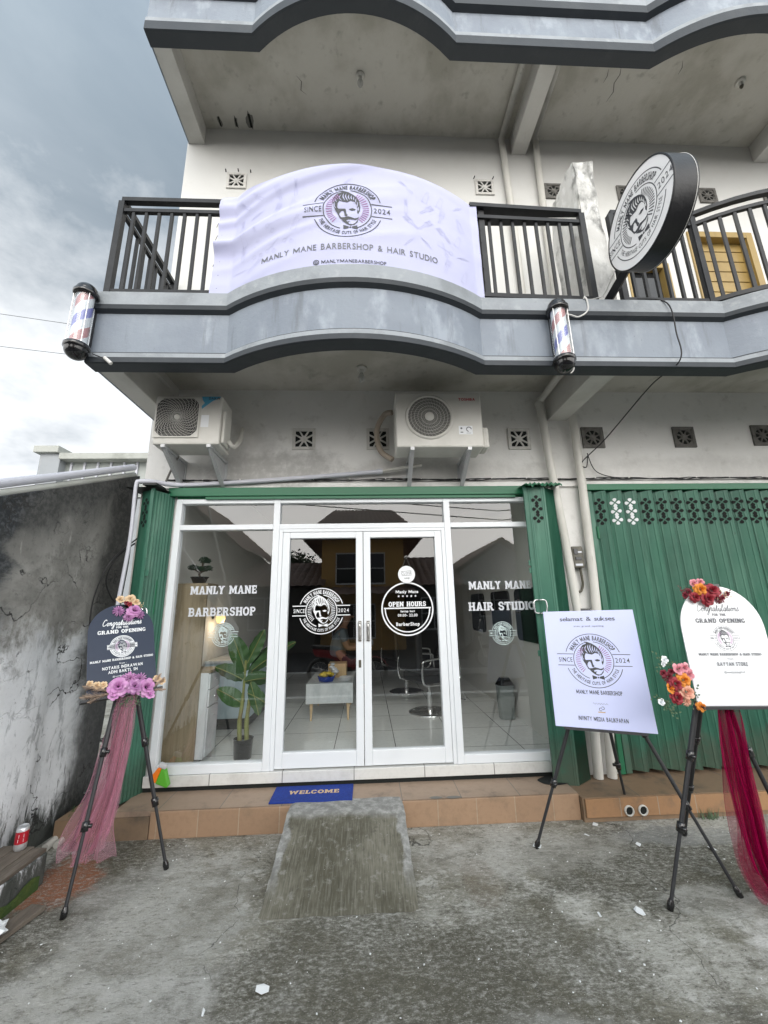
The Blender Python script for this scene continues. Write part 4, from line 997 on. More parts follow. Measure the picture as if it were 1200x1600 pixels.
for i in range(7):
    z = 4.22+.14*i; yb = cloth(-1.235, z); g.tube([(-1.22, yb, z), (-1.27, YR-.03, z+.012), (-1.30, YR+.01, z+.01)], .0022, 5)
    yb = cloth(1.02, z); g.tube([(1.02, yb, z), (1.06, YR-.025, z+.008), (1.085, YR+.01, z+.01)], .0022, 5)
g.obj('cable_ties', 'cable', ban, kind='stuff')
# ---------------------------------------------------------------- round sign
rs = thing('round_sign', 'round double sided black rimmed sign with white emblem face on a steel arm', 'sign', (2.1, -.93, 4.2))
SC, SR = Vector((2.1, -1.485, 4.495)), .365
g = MB(); g.lathe([(SR-.012, -.003), (SR, -.003), (SR, .006), (SR-.002, .02), (SR-.002, .145), (SR, .16), (SR, .172), (SR-.012, .172)], SC, (1, 0, 0), 64); g.obj('rim', 'signrim', rs)
g = MB(); g.lathe([(0, 0), (SR-.011, 0)], SC, (1, 0, 0), 64, sm=False); g.lathe([(SR-.011, .168), (0, .168)], SC, (1, 0, 0), 64, sm=False); g.obj('face_panel', 'signface', rs)
g = MB(); g.lathe([(SR+.0005, .158), (SR+.002, .160), (SR+.0005, .162)], SC, (1, 0, 0), 64); g.obj('rim_bead', 'white_cable', rs)
ra = radians(0)
def sgf(a, b, h): return SC+Vector((-h-.0012, -a, b))
put_emblem(rs, sgf, 0, 0, .284, 'ink', 'ink', lw=.024, tb=-.008, ext=1.235)
g = MB(); g.tube([(2.15, -.86, 4.19), (2.16, -1.22, 4.29)], .042, 4, sm=False); g.obj('arm', 'signrim', rs)
g = MB(); g.tube(cr_path([(2.10, -1.16, 4.33), (2.09, -1.0, 4.24), (2.04, -.97, 4.22), (1.93, -1.02, 4.155), (1.86, -1.055, 4.14)], 6), .006, 6); g.obj('power_lead', 'white_cable', rs)
# ---------------------------------------------------------------- barber poles
def barber(label, x, y, zc, r=.066, h=.47, lead=None):
    t = thing('barber_pole', label, 'barber pole', (x, y, zc-h/2), 'barber poles on the balcony front')
    z0 = zc-h/2; z1 = zc+h/2
    R = r*1.32
    dome = [(R*cos(a), R*.95*sin(a)) for a in [radians(q) for q in range(0, 91, 10)]]
    g = MB(); g.lathe([(r*.9, z1-.02), (R*.92, z1-.02), (R, z1-.008), (R, z1+.012), (R*.92, z1+.02), (R*.86, z1+.022)]+[(q*.86, z1+.024+w*.86) for q, w in dome[:-1]]+[(0, z1+.024+R*.95*.86)], (x, y, 0), n=36); g.obj('top_cap', 'gloss_black', t)
    g = MB(); g.lathe([(0, z0-.024-R*.95*.9)]+[(q*.9, z0-.024-w*.9) for q, w in dome[:-1][::-1]]+[(R*.92, z0-.02), (R, z0-.012), (R, z0+.012), (R*.92, z0+.022), (r*.9, z0+.022)], (x, y, 0), n=36); g.obj('bottom_cap', 'gloss_black', t)
    g = MB(); g.lathe([(r*1.04, z0+.015), (r*1.04, z1-.015)], (x, y, 0), n=36); g.obj('glass_tube', 'tube', t)
    # striped core: helical strips
    g = MB(); ri = r*.86; n = 28; PT = .35; cols = [0, 1, 0, 2]; zs = z0+.0
    band = PT/4
    for b in range(-4, 12):
        for j in range(n):
            a0, a1 = 2*pi*j/n, 2*pi*(j+1)/n
            q = []
            for a, zz_ in ((a0, b*band+PT*a0/(2*pi)), (a1, b*band+PT*a1/(2*pi)), (a1, (b+1)*band+PT*a1/(2*pi)), (a0, (b+1)*band+PT*a0/(2*pi))):
                zv = min(max(zs+zz_, z0-.01), z1+.01); q.append((x+ri*cos(a), y+ri*sin(a), zv))
            if max(p[2] for p in q)-min(p[2] for p in q) > 1e-4: g.face(q, cols[b % 4], True)
    g.obj('striped_core', ['white', 'red', 'blue'], t)
    g = MB()
    for a in (-2.5, -.65, 1.2): g.tube([(x+r*1.12*cos(a), y+r*1.12*sin(a), z0), (x+r*1.12*cos(a), y+r*1.12*sin(a), z1)], .004, 6)
    g.obj('tie_rods', 'steel', t)
    g = MB(); g.box(x-.03, x+.03, y+r*1.1, -1.002 if y < -1.0 else y+r*1.1+.03, z0-.02, z1+.02); g.obj('back_plate', 'black', t)
    return t
b1 = barber('barber pole with red and blue stripes on the left end of the balcony', -2.175, -1.10, 3.815)
b2 = barber('barber pole with red and blue stripes mounted below the round sign', 1.585, -1.105, 3.735)
b1.rotation_euler = (0, radians(0), 0)
g = MB(); g.tube(cr_path([(1.675, -1.07, 3.60), (1.675, -1.06, 3.95), (1.72, -1.05, 3.975), (1.80, -1.04, 3.965), (1.88, -1.05, 4.02), (1.885, -1.055, 4.12), (1.87, -1.05, 4.16)], 6), .007, 6); g.tube(cr_path([(1.675, -1.07, 3.60), (1.668, -1.08, 3.45), (1.63, -1.09, 3.40)], 6), .006, 6)
g.obj('supply_lead', 'white_cable', b2)
g = MB(); g.tube(cr_path([(-2.10, -1.04, 3.57), (-2.04, -1.04, 3.545), (-2.0, -1.025, 3.53)], 5), .004, 6); g.obj('supply_lead', 'cable', b1)
g = MB(); g.tube([(-2.01, -1.03, 3.545), (-1.96, -1.02, 3.50)], .014, 8); g.obj('lead_joint', 'white_cable', b1)
# ---------------------------------------------------------------- lamp sockets under the soffits
for x, y, z, lb, bulb in ((-.03, -.42, 3.88, 'ceiling lamp holder with clear bulb under the balcony slab', True), (-.02, -.57, 7.56, 'white lamp holder with bulb high under the left roof bay', True), (4.45, -.66, 7.56, 'brown stained lamp holder under the right roof bay', False)):
    t = thing('lamp_socket', lb, 'lamp', (x, y, z), 'lamp holders under the slabs')
    g = MB(); g.lathe([(.0, -.03), (.03, -.03), (.05, -.018), (.052, -.001), (0, -.001)], (x, y, z), n=24); g.lathe([(.0, -.065), (.022, -.065), (.024, -.03)], (x, y, z), n=20); g.obj('holder', 'pvc', t)
    if bulb: g = MB(); g.lathe([(.018, -.06), (.024, -.08), (.032, -.10), (.034, -.125), (.026, -.15), (0, -.162)], (x, y, z), n=24); g.obj('bulb', 'bulb', t)
    else: g = MB(); g.lathe([(.016, -.06), (.022, -.075), (.012, -.10), (0, -.11)], (x, y, z), n=16); g.obj('bulb', 'meter', t)
# ---------------------------------------------------------------- air conditioners
def ac(label, x0, x1, z0, z1, yf, fc, fr, style, base):
    t = thing('air_conditioner', label, 'air conditioner', base, 'outdoor units on the wall')
    yb = yf+.28
    g = MB(); g.box(x0, x1, yf, yb, z0, z1); g.obj('casing', 'ac', t, bevel=.014)
    cx, cz = fc
    if style == 'spiral':
        g = MB(); h = fr; g.box(cx-h-.015, cx+h+.015, yf-.012, yf-.0005, cz-h-.015, cz+h+.012)
        gr = g.obj('grille_frame', 'ac', t, bevel=.006)
        g = MB(); n = 40; R = h*.98
        def rs_(a): k_ = min(h/max(abs(cos(a)), abs(sin(a))), h*1.22); return k_
        g.face([(cx+rs_(2*pi*i/n)*cos(2*pi*i/n), yf-.0135, cz+rs_(2*pi*i/n)*sin(2*pi*i/n)) for i in range(n)]); g.obj('fan_opening', 'ac_dark', gr)
        g = MB()
        for i in range(30):
            a0 = 2*pi*i/30; pts = []
            for q in range(9):
                a = a0+1.05*q/8; k_ = .03+(rs_(a)-.03)*q/8; pts.append((cx+k_*cos(a), yf-.020, cz+k_*sin(a)))
            g.tube(pts, .0019, 4, caps=False)
        for q in range(1, 12):
            k_ = .03+.97*q/11.5; pts = [(cx+(.03+(rs_(2*pi*i/48)-.03)*q/11.5)*cos(2*pi*i/48), yf-.0215, cz+(.03+(rs_(2*pi*i/48)-.03)*q/11.5)*sin(2*pi*i/48)) for i in range(48)]
            g.tube(pts, .0012, 4, closed=True)
        g.obj('fan_grille', 'ac', gr); hub = .026
    else:
        g = MB(); g.lathe([(fr+.022, .0005), (fr+.018, .012), (fr+.004, .016), (fr-.004, .012), (fr-.006, .0006)], (cx, yf, cz), (0, -1, 0), 56); gr = g.obj('grille_frame', 'ac', t)
        g = MB(); g.lathe([(0, .0015), (fr, .0015)], (cx, yf, cz), (0, -1, 0), 48); g.obj('fan_opening', 'ac_dark', gr)
        g = MB()
        for q in range(1, 20):
            k_ = .045+(fr-.045)*q/20; g.tube([(cx+k_*cos(2*pi*i/48), yf-.010, cz+k_*sin(2*pi*i/48)) for i in range(48)], .0011 if q % 4 else .0026, 4, closed=True)
        for i in range(36):
            a0 = 2*pi*i/36; g.tube([(cx+(.045+(fr-.045)*q/6)*cos(a0+.5*q/6), yf-.008, cz+(.045+(fr-.045)*q/6)*sin(a0+.5*q/6)) for q in range(7)], .0010, 4, caps=False)
        g.obj('fan_grille', 'ac', gr); hub = .045
    g = MB(); g.lathe([(0, .024), (hub*.9, .022), (hub, .012)], (cx, yf, cz), (0, -1, 0), 28); g.obj('fan_hub', 'ac', gr)
    return t
def brack(t, x, yf, z, drop):
    g = MB(); g.box(x-.018, x+.018, yf-.01, -.001, z-.03, z-.001)
    g.box(x-.02, x+.02, -.02, -.001, z-drop, z)
    g.prism([(x-.003, yf+.01, z-.03), (x-.003, yf+.05, z-.075), (x-.003, -.02, z-drop+.01), (x-.003, -.02, z-.03)], (.006, 0, 0))
    g.prism([(x-.02, yf+.01, z-.028), (x+.02, yf+.01, z-.028), (x+.02, -.015, z-drop), (x-.02, -.015, z-drop)], (0, .004, .006))
    g.obj('wall_bracket', 'bracket', t)
a1 = ac('small grimy air conditioner with square spiral fan grille above the left shutter', -1.90, -1.315, 3.075, 3.555, -.45, (-1.70, 3.335), .185, 'spiral', (-1.6, -.15, 3.0))
brack(a1, -1.80, -.45, 3.075, .30); brack(a1, -1.40, -.45, 3.075, .30)
f1 = lambda a, b, h: Vector((a, -.451-h, b))
t = FL(); t.add([(-1.50, 3.545), (-1.33, 3.545), (-1.33, 3.535), (-1.40, 3.50), (-1.49, 3.42), (-1.495, 3.45), (-1.47, 3.48), (-1.49, 3.51)], [(0, 1, 2, 3, 6, 7), (3, 4, 5, 6)]); t.obj('blue_flash', 'ac_blue', a1, f1)
t = FL(); t.text('DAIKIN', -1.385, 3.515, .022, .10, bold=.03); t.obj('maker_lettering', 'ink', a1, lambda a, b, h: f1(a, b, h+.001))
t = FL(); t.rect(-1.49, 3.24, -1.42, 3.36); t.obj('data_sticker', 'vinyl', a1, f1)
g = MB(); g.box(-1.314, -1.285, -.42, -.25, 3.10, 3.42); g.obj('valve_cover', 'ac', a1, bevel=.012)
g = MB(); g.tube(cr_path([(-1.28, -.32, 3.16), (-1.24, -.28, 3.12), (-1.23, -.15, 3.24), (-1.25, -.05, 3.40), (-1.27, .02, 3.44)], 6), .022, 8); g.obj('pipe_loop', 'pvc', a1)
g = MB(); g.tube(cr_path([(-1.78, -.2, 3.06), (-1.86, -.14, 2.95), (-1.92, -.1, 2.84)], 6), .011, 6); g.obj('drain_hose', 'tape', a1)
a2 = ac('larger white air conditioner with round fan grille and red maker name above the doors', .285, 1.10, 3.045, 3.60, -.45, (.60, 3.345), .205, 'round', (.7, -.15, 3.0))
brack(a2, .43, -.45, 3.045, .30); brack(a2, .96, -.45, 3.045, .30)
t = FL(); t.text('TOSHIBA', .965, 3.515, .026, .16, bold=.035, gap=.1); t.obj('maker_lettering', 'ink_red', a2, f1)
t = FL(); t.rect(.87, 3.17, 1.0, 3.255); t.obj('energy_sticker', 'vinyl', a2, f1)
t = FL(); t.arc(.022, 0, 260, .009, (.965, 3.22), 20); t.rect(.885, 3.185, .91, 3.195); t.disc((.895, 3.23), .01); t.rect(.94, 3.18, .985, 3.184); t.obj('sticker_print', 'ink_grey', a2, lambda a, b, h: f1(a, b, h+.001))
g = MB(); g.box(1.101, 1.17, -.40, -.22, 3.06, 3.27); g.obj('valve_cover', 'ac', a2, bevel=.02)
g = MB(); g.tube(cr_path([(.27, -.20, 3.52), (.20, -.16, 3.52), (.13, -.10, 3.42), (.12, -.07, 3.30), (.16, -.08, 3.15), (.27, -.12, 3.05)], 6), .028, 9); g.obj('pipe_loop', 'hose', a2)
g = MB(); g.tube([(.56, -.10, 3.00), (.20, -.06, 2.955), (.14, -.055, 2.948)], .017, 8); g.obj('drain_hose', 'pvc', a2)
pc = MB(); pc.tube(cr_path([(.14, -.055, 2.948), (-.5, -.055, 2.895), (-1.2, -.06, 2.845), (-1.78, -.075, 2.812), (-1.98, -.22, 2.80), (-2.075, -.26, 2.79)], 5), .022, 10)
pc.lathe([(.028, -.03), (.028, .03)], (.14, -.055, 2.948), (1, 0, .08), 12)
tag(pc.obj('drain_pipe', 'pvc_n'), 'thin grey drain pipe slanting across the wall from the right air conditioner', 'pipe')
pc = MB(); pc.tube(cr_path([(-2.075, -.26, 2.79), (-2.095, -.27, 2.74), (-2.085, -.27, 2.25), (-2.115, -.27, 1.7), (-2.135, -.275, 1.15)], 5), .016, 10)
tag(pc.obj('drain_pipe', 'pvc_n'), 'grey drain pipe running down the dark end of the old wall', 'pipe')
pc = MB(); pc.box(-2.165, -2.125, -.05, .0, 1.0, 2.83)
tag(pc.obj('cable_trunking', 'pvc'), 'narrow white conduit upright beside the left folded shutter', 'conduit')
# ---------------------------------------------------------------- pipes on the party pillar
def pipe(label, path, r, bands=(), elbow=None, mt='pvc'):
    t = thing('downpipe', label, 'pipe', path[-1])
    g = MB(); g.tube(path, r, 14); g.obj('pipe_run', mt, t)
    for z in bands:
        for a, b in zip(path[:-1], path[1:]):
            if (a[2]-z)*(b[2]-z) <= 0 and a[2] != b[2]:
                f = (z-a[2])/(b[2]-a[2]); p = Vector(a).lerp(Vector(b), f); g = MB(); g.lathe([(r+.004, -.03), (r+.005, 0), (r+.004, .03)], p, (Vector(b)-Vector(a)), 14); g.obj('joint', mt, t)
    return t
pipe('stained white downpipe on the left of the party pillar, from balcony beam to step', [(1.84, -.08, 3.70), (1.855, -.08, 3.62), (1.875, -.08, 3.19), (1.925, -.10, 2.25), (1.975, -.10, 1.30), (1.985, -.09, .75), (1.965, -.08, .17)], .040, (3.55, .82, .55))
pipe('white downpipe on the right of the party pillar beside the wide shutter', [(2.19, -.08, 3.55), (2.185, -.085, 2.77), (2.165, -.085, 1.87), (2.12, -.085, .75), (2.085, -.08, .17)], .040, (.80,))
pipe('white pipe running under the balcony slab alongside its beam', [(1.885, -.95, 3.80), (1.87, -.12, 3.74), (1.845, -.08, 3.71)], .036)
pipe('left of two upper downpipes, following roof beam and wall down to the balcony', [(1.80, -.94, 7.50), (1.80, -.06, 7.50), (1.79, -.055, 7.44), (1.815, -.055, 6.29), (1.83, -.055, 4.12)], .038, (7.44,))
pipe('right of two upper downpipes, following roof beam and wall down to the balcony', [(2.19, -.94, 7.50), (2.22, -.06, 7.50), (2.235, -.055, 7.44), (2.215, -.055, 6.30), (2.20, -.055, 4.12)], .038, (7.44,))
mt_ = thing('electricity_meter', 'weathered electricity meter box on the white pillar between two pipes', 'meter', (2.05, 0, 2.05))
g = MB(); g.box(1.995, 2.105, -.075, -.001, 1.955, 2.165); g.obj('case', 'meter', mt_, bevel=.01)
g = MB(); g.box(2.02, 2.08, -.083, -.076, 2.03, 2.06); g.box(2.01, 2.05, -.082, -.076, 2.085, 2.14); g.obj('window', 'win_dark', mt_, bevel=.002)
g = MB(); g.box(2.05, 2.09, -.0795, -.0757, 2.10, 2.115); g.obj('meter_label', 'vinyl_g', mt_); g = MB(); g.box(2.015, 2.085, -.0795, -.0757, 1.975, 1.995); g.obj('number_plate', 'vinyl_g', mt_)
g = MB(); g.tube(cr_path([(2.075, -.04, 1.955), (2.078, -.04, 1.86), (2.08, -.035, 1.80), (2.06, -.03, 1.74), (2.03, -.02, 1.73)], 6), .012, 8); g.obj('conduit', 'meter', mt_)
# ---------------------------------------------------------------- cables
cb = thing('cable_bundle', 'bundle of thin black cables clipped along the wall above the shutters', 'cable', (1.5, -.03, 2.87))
for q in range(3):
    g = MB(); pts = []
    for i in range(120):
        x = -1.95+7.8*i/119; pts.append((x, -.034-.006*sin(i*1.3+q), 2.868+.007*sin(i*.9+q*2.1)+.006*sin(i*.37+q)))
    g.tube(pts, .0055, 5); g.obj('cable', 'cable', cb)
g = MB()
for i in range(22): x = -1.6+.36*i; g.tube([(x, -.03, 2.878), (x, -.048, 2.878)], .007, 6)
g.obj('clips', 'white_cable', cb, kind='stuff')
g = MB(); g.tube(cr_path([(2.39, -.98, 4.21), (2.58, -1.06, 4.10), (2.60, -1.065, 3.80), (2.59, -1.05, 3.55), (2.55, -.75, 3.50), (2.40, -.25, 3.22), (2.20, -.12, 3.02), (2.23, -.13, 2.96), (2.28, -.10, 3.10)], 8), .0055, 6)
tag(g.obj('dangling_wire', 'cable'), 'single black wire hanging from balcony ledge down past the sooty vent', 'cable')
g = MB(); g.tube(cr_path([(2.32, -.03, 3.15), (2.36, -.035, 2.98), (2.45, -.035, 2.91), (2.62, -.035, 2.872)], 6), .005, 6)
tag(g.obj('dangling_wire', 'cable'), 'short black wire drooping from the sooty vent to the cable bundle', 'cable')
for (a, b, lb) in (((-34, 18, 21.5), (30, 18, 11.5), 'upper of two thin wires crossing the sky left of the building'), ((-34, 18, 18.9), (30, 18, 10.9), 'lower of two thin wires crossing the sky left of the building')):
    g = MB(); g.tube([a, b], .015, 5); tag(g.obj('overhead_wire', 'cable'), lb, 'wire')
g = MB(); g.tube(cr_path([(-2.16, -.06, 2.25), (-2.22, -.2, 2.1), (-2.27, -.22, 1.9), (-2.24, -.12, 1.72), (-2.18, -.06, 1.72)], 6), .007, 6); g.tube(cr_path([(-2.14, -.06, 2.3), (-2.24, -.25, 2.05), (-2.30, -.3, 1.75), (-2.30, -.3, 1.5)], 6), .006, 6)
tag(g.obj('loose_cable', 'cable'), 'loose loop of black cable hanging between old wall and left shutter', 'cable')
# ---------------------------------------------------------------- folding shutters
def quatre(g, c, a, up_, n_, r=.0185, off=.024, m=1):
    for q in range(4):
        an = pi/2*q; d = Vector(a)*cos(an)+Vector(up_)*sin(an); e_ = Vector(a)*-sin(an)+Vector(up_)*cos(an)
        L = [(.007, 0), (.025, .015), (.036, .018), (.045, .011), (.048, 0), (.045, -.011), (.036, -.018), (.025, -.015)]
        pts = [Vector(c)+d*p+e_*w+Vector(n_)*.0022 for p, w in L]
        nn = (pts[1]-pts[0]).cross(pts[2]-pts[0])
        g.face(pts if nn.dot(Vector(n_)) > 0 else pts[::-1], m)
def ribbed(g, a, b, z0, z1, ribs=(.24, .74), d=.003, m=0):
    a, b = Vector(a), Vector(b); t = (b-a); L = t.length; n_ = Vector((t.y, -t.x)).normalized()
    pts = [a]
    for q in ribs:
        pts += [a+t*(q-.012/L*.3), a+t*q+n_*d, a+t*(q+.012/L)+n_*d*.2]
    pts.append(b)
    for p, q in zip(pts[:-1], pts[1:]):
        g.face([(p.x, p.y, z0), (q.x, q.y, z0), (q.x, q.y, z1), (p.x, p.y, z1)], m)
def leaf_holes(g, a, b, zs, m=1, f=.5):
    a, b = Vector(a), Vector(b); t = (b-a).normalized(); n_ = Vector((t.y, -t.x, 0))
    for z in zs:
        c = a+(b-a)*f; quatre(g, (c.x+n_.x*.003, c.y+n_.y*.003, z), (t.x, t.y, 0), (0, 0, 1), n_, m=m)
ZS = (2.605, 2.515, 2.425)
sh = thing('folding_shutter', 'wide closed green folding shutter of the unit on the right', 'shutter', (4, -.03, .2), 'green folding shutters')
for i in range(26):
    x = 2.30+.1615*i; g = MB()
    A, B, C = (x, -.012), (x+.112, -.088+.006*sin(i*4.1)), (x+.1600, -.015)
    ribbed(g, A, B, .20+.004*sin(i*2.1), 2.725); ribbed(g, B, C, .20+.004*sin(i*2.1), 2.725, ribs=(.45,))
    ribbed(g, (x+.147, -.0335), (x+.1602, -.0165), .20, 2.72, ribs=(), m=1); ribbed(g, (x+.111, B[1]-.004), (x+.117, B[1]+.004), .20, 2.722, ribs=())  # near-black strip painted down each fold stands in for its shade
    paper = i in (1, 2)  # white petals painted here for the brightness seen through these cutouts
    leaf_holes(g, A, B, ZS, 2 if paper else 1); leaf_holes(g, B, C, ZS, 1)
    g.obj('shutter_leaf', ['green', 'hole', 'vinyl'], sh)
g = MB(); g.box(2.235, 2.292, -.05, -.005, .18, 2.73); o = g.obj('edge_post', 'green', sh, bevel=.004)
for z in (.55, 1.45, 2.3): g = MB(); g.lathe([(.012, -.06), (.012, .06)], (2.296, -.055, z), (0, 0, 1), 10); g.obj('hinge', 'green_d', sh)
def handle(g, x, y, z, w=.045, h=.115, d=.05):
    g.tube(cr_path([(x, y, z), (x+w*.2, y-d*.8, z+.002), (x+w, y-d, z-.012), (x+w, y-d, z-h+.012), (x+w*.2, y-d*.8, z-h), (x, y, z-h)], 5), .007, 8)
ls = thing('folding_shutter', 'green folding shutter pushed open and stacked at the left of the shopfront', 'shutter', (-1.98, -.1, .18), 'green folding shutters')
g = MB(); ribbed(g, (-2.105, -.13), (-1.975, -.215), .17, 2.73, ribs=(.2, .8)); leaf_holes(g, (-2.105, -.13), (-1.975, -.215), ZS, f=.55); g.obj('front_leaf', ['green', 'hole'], ls)
g = MB(); g.box(-1.976, -1.945, -.235, -.213, .17, 2.735); g.obj('edge_bar', 'green', ls, bevel=.003)
g = MB(); N_ = 7
for i in range(N_):
    a = Vector((-1.945, -.215)).lerp(Vector((-1.855, -.02)), i/N_); b = Vector((-1.945, -.215)).lerp(Vector((-1.855, -.02)), (i+1)/N_)
    m_ = a.lerp(b, .5)+Vector((-.004, .0015))
    g.face([(a.x, a.y, .17), (m_.x, m_.y, .17), (m_.x, m_.y, 2.72), (a.x, a.y, 2.72)]); g.face([(m_.x, m_.y, .17), (b.x, b.y, .17), (b.x, b.y, 2.72), (m_.x, m_.y, 2.72)])
g.obj('folded_leaves', 'green', ls)
g = MB(); g.face([(-2.2, -.25, 2.742), (-1.93, -.25, 2.742), (-1.84, -.0, 2.742), (-2.2, -.0, 2.742)]); g.box(-2.02, -1.90, -.30, -.12, 2.745, 2.765); g.obj('top_runner', 'cable', ls)
g = MB(); handle(g, -1.945, -.225, 1.655); g.obj('pull_handle', 'chrome', ls)
g = MB(); handle(g, -1.925, -.20, 1.655); g.obj('pull_handle', 'chrome', ls)
g = MB(); g.box(-1.944, -1.915, -.228, -.222, 1.93, 1.985); g.obj('lock_tab', 'green', ls, bevel=.002)
g = MB(); g.box(-1.899, -1.892, -.11, -.08, 1.6, 1.9); g.obj('latch_plate', 'green_d', ls)
rs2 = thing('folding_shutter', 'green folding shutter pushed open and stacked at the right of the shopfront', 'shutter', (1.72, -.1, .18), 'green folding shutters')
g = MB(); ribbed(g, (1.60, -.01), (1.545, -.155), .16, 2.735, ribs=(.3, .6)); g.obj('side_leaf', 'green_d', rs2)
g = MB(); g.box(1.535, 1.565, -.178, -.155, .15, 2.745); g.obj('edge_bar', 'green', rs2, bevel=.003)
g = MB(); ribbed(g, (1.565, -.165), (1.735, -.20), .16, 2.735, ribs=(.12, .2, .8, .9)); leaf_holes(g, (1.565, -.165), (1.735, -.20), ZS, f=.5); g.obj('front_leaf', ['green', 'hole'], rs2)
g = MB(); N_ = 8
for i in range(N_):
    a = Vector((1.735, -.20)).lerp(Vector((1.885, -.10)), i/N_); b = Vector((1.735, -.20)).lerp(Vector((1.885, -.10)), (i+1)/N_); m_ = a.lerp(b, .55)+Vector((-.004, .022))
    g.face([(a.x, a.y, .16), (m_.x, m_.y, .16), (m_.x, m_.y, 2.73), (a.x, a.y, 2.73)]); g.face([(m_.x, m_.y, .16), (b.x, b.y, .16), (b.x, b.y, 2.73), (m_.x, m_.y, 2.73)])
g.obj('folded_leaves', 'green', rs2)
g = MB(); L = [Vector((1.53+.36*i/24, -.25+.012*sin(i*1.7), 2.755+.012*sin(i*2.3))) for i in range(25)]
for a, b in zip(L[:-1], L[1:]): g.face([a, b, Vector((b.x, -.04, 2.765)), Vector((a.x, -.04, 2.765))])
for a, b in zip(L[:-1], L[1:]): g.face([a+Vector((0, 0, -.02-.01*sin(a.x*60))), b+Vector((0, 0, -.02-.01*sin(b.x*60))), b, a])
g.obj('top_flashing', 'green_d', rs2)
g = MB(); handle(g, 1.555, -.178, 1.66, w=-.05); g.obj('pull_handle', 'chrome', rs2)
g = MB(); handle(g, 1.565, -.172, 1.66, w=.05); g.obj('pull_handle', 'chrome', rs2)
for z in (2.0, 1.93, 1.20): g = MB(); g.box(1.515, 1.535, -.172, -.166, z-.025, z+.025); g.obj('lock_tab', 'green', rs2, bevel=.002)
# ---------------------------------------------------------------- glass shopfront
sf = thing('glass_shopfront', 'white aluminium glass shopfront with double doors and white lettering', 'shopfront', (0, 0, .3))
YF, YB = -.035, .045
g = MB()
g.box(-1.83, -1.775, YF, YB, .30, 2.68); g.box(1.745, 1.80, YF, YB, .30, 2.68)
g.box(-.895, -.835, YF, YB, .30, 2.68); g.box(.77, .83, YF, YB, .30, 2.68)
for a, b in ((-1.775, -.895), (-.835, .77), (.83, 1.745)): g.box(a, b, YF+.003, YB, 2.375, 2.425); g.box(a, b, YF+.003, YB, 2.635, 2.68)
for a, b in ((-1.775, -.895), (.83, 1.745)): g.box(a, b, YF+.003, YB, .30, .37)
g.box(-.835, -.80, YF+.008, YB, .30, 2.375); g.box(.735, .77, YF+.008, YB, .30, 2.375); g.box(-.80, .735, YF+.008, YB, 2.345, 2.375)
g.obj('frame', 'alu', sf, bevel=.004)
def pane(x0, x1, z0, z1, name, par, y=.012):
    g = MB(); g.face([(x0, y, z0), (x1, y, z0), (x1, y, z1), (x0, y, z1)]); return g.obj(name, 'glass', par)
for x0, x1 in ((-1.775, -.895), (-.835, .77), (.83, 1.745)): pane(x0, x1, 2.425, 2.635, 'transom_pane', sf)
wl = pane(-1.775, -.895, .37, 2.375, 'window_pane', sf); wr = pane(.83, 1.745, .37, 2.375, 'window_pane', sf)
gf = lambda a, b, h: Vector((a, .010-h*1.6, b))
for par, x, t1, t2, w2, ex, ez in ((wl, -1.335, 'MANLY MANE', 'BARBERSHOP', .61, -1.311, 1.41), (wr, 1.285, 'MANLY MANE', 'HAIR STUDIO', .64, 1.275, 1.365)):
    t = FL(); t.text(t1, x, 1.772, .076, .61, bold=.085, gap=.10, slab=True); t.text(t2, x, 1.574, .078, w2, bold=.085, gap=.10, slab=True)
    t.lines('shop_lettering', 'vinyl_g', par, gf)
    put_emblem(par, gf, ex, ez, .103, 'mint', 'mint', lw=.045, tb=.02)
for sgn, xa, xb, hx, nm in ((-1, -.798, -.034, -.066, 'l'), (1, -.028, .733, .010, 'r')):
    g = MB(); y0, y1 = YF+.012, .038
    g.box(xa, xa+.066, y0, y1, .31, 2.343); g.box(xb-.066, xb, y0, y1, .31, 2.343); g.box(xa+.066, xb-.066, y0+.002, y1, 2.285, 2.343); g.box(xa+.066, xb-.066, y0+.002, y1, .31, .43)
    d = g.obj('door', 'alu', sf, bevel=.004)
    pane(xa+.066, xb-.066, .43, 2.285, 'door_pane', d)
    g = MB(); g.box(hx-.014, hx+.014, y0-.006, y0-.0005, 1.325, 1.505); g.tube(cr_path([(hx, y0-.004, 1.345), (hx, y0-.04, 1.355), (hx, y0-.042, 1.415), (hx, y0-.04, 1.475), (hx, y0-.004, 1.485)], 5), .009, 8); g.obj('door_handle', 'steel', d)
    if sgn < 0: g = MB(); g.box(hx-.011, hx+.011, y0-.006, y0-.0005, 1.10, 1.165); g.obj('lock_plate', 'meter', d, bevel=.003)
    if sgn < 0: put_emblem(d, gf, -.424, 1.602, .206, 'vinyl', 'vinyl', lw=.040, tb=.022)
    else:
        t = FL(); t.arc(.240, 0, 360, .013, (.383, 1.606), 64); t.rect(.383-.222, 1.606, .383+.222, 1.618); t.arc(.210, 180, 360, .011, (.383, 1.606), 40)
        t.text('Manly Mane', .383, 1.750, .027, .215, bold=.03); t.text('OPEN HOURS', .383, 1.626, .045, .355, bold=.02, slab=True, gap=.12)
        t.text('Setiap hari', .383, 1.574, .018, .135, bold=.03); t.text('09.00- 22.00', .383, 1.535, .024, .185, bold=.02); t.text('BarberShop', .383, 1.452, .030, .22, bold=.035)
        for i in range(5):
            cx = .383+.040*(i-2); t.poly([(cx+(.012 if q % 2 == 0 else .005)*sin(pi*q/5), 1.722+(.012 if q % 2 == 0 else .005)*cos(pi*q/5)) for q in range(10)])
        t.lines('opening_hours_lettering', 'vinyl', d, gf)
hs = thing('hanging_sign', 'small round white closed sign hanging on a string inside the right glass door', 'sign', (.383, -.004, 2.1))
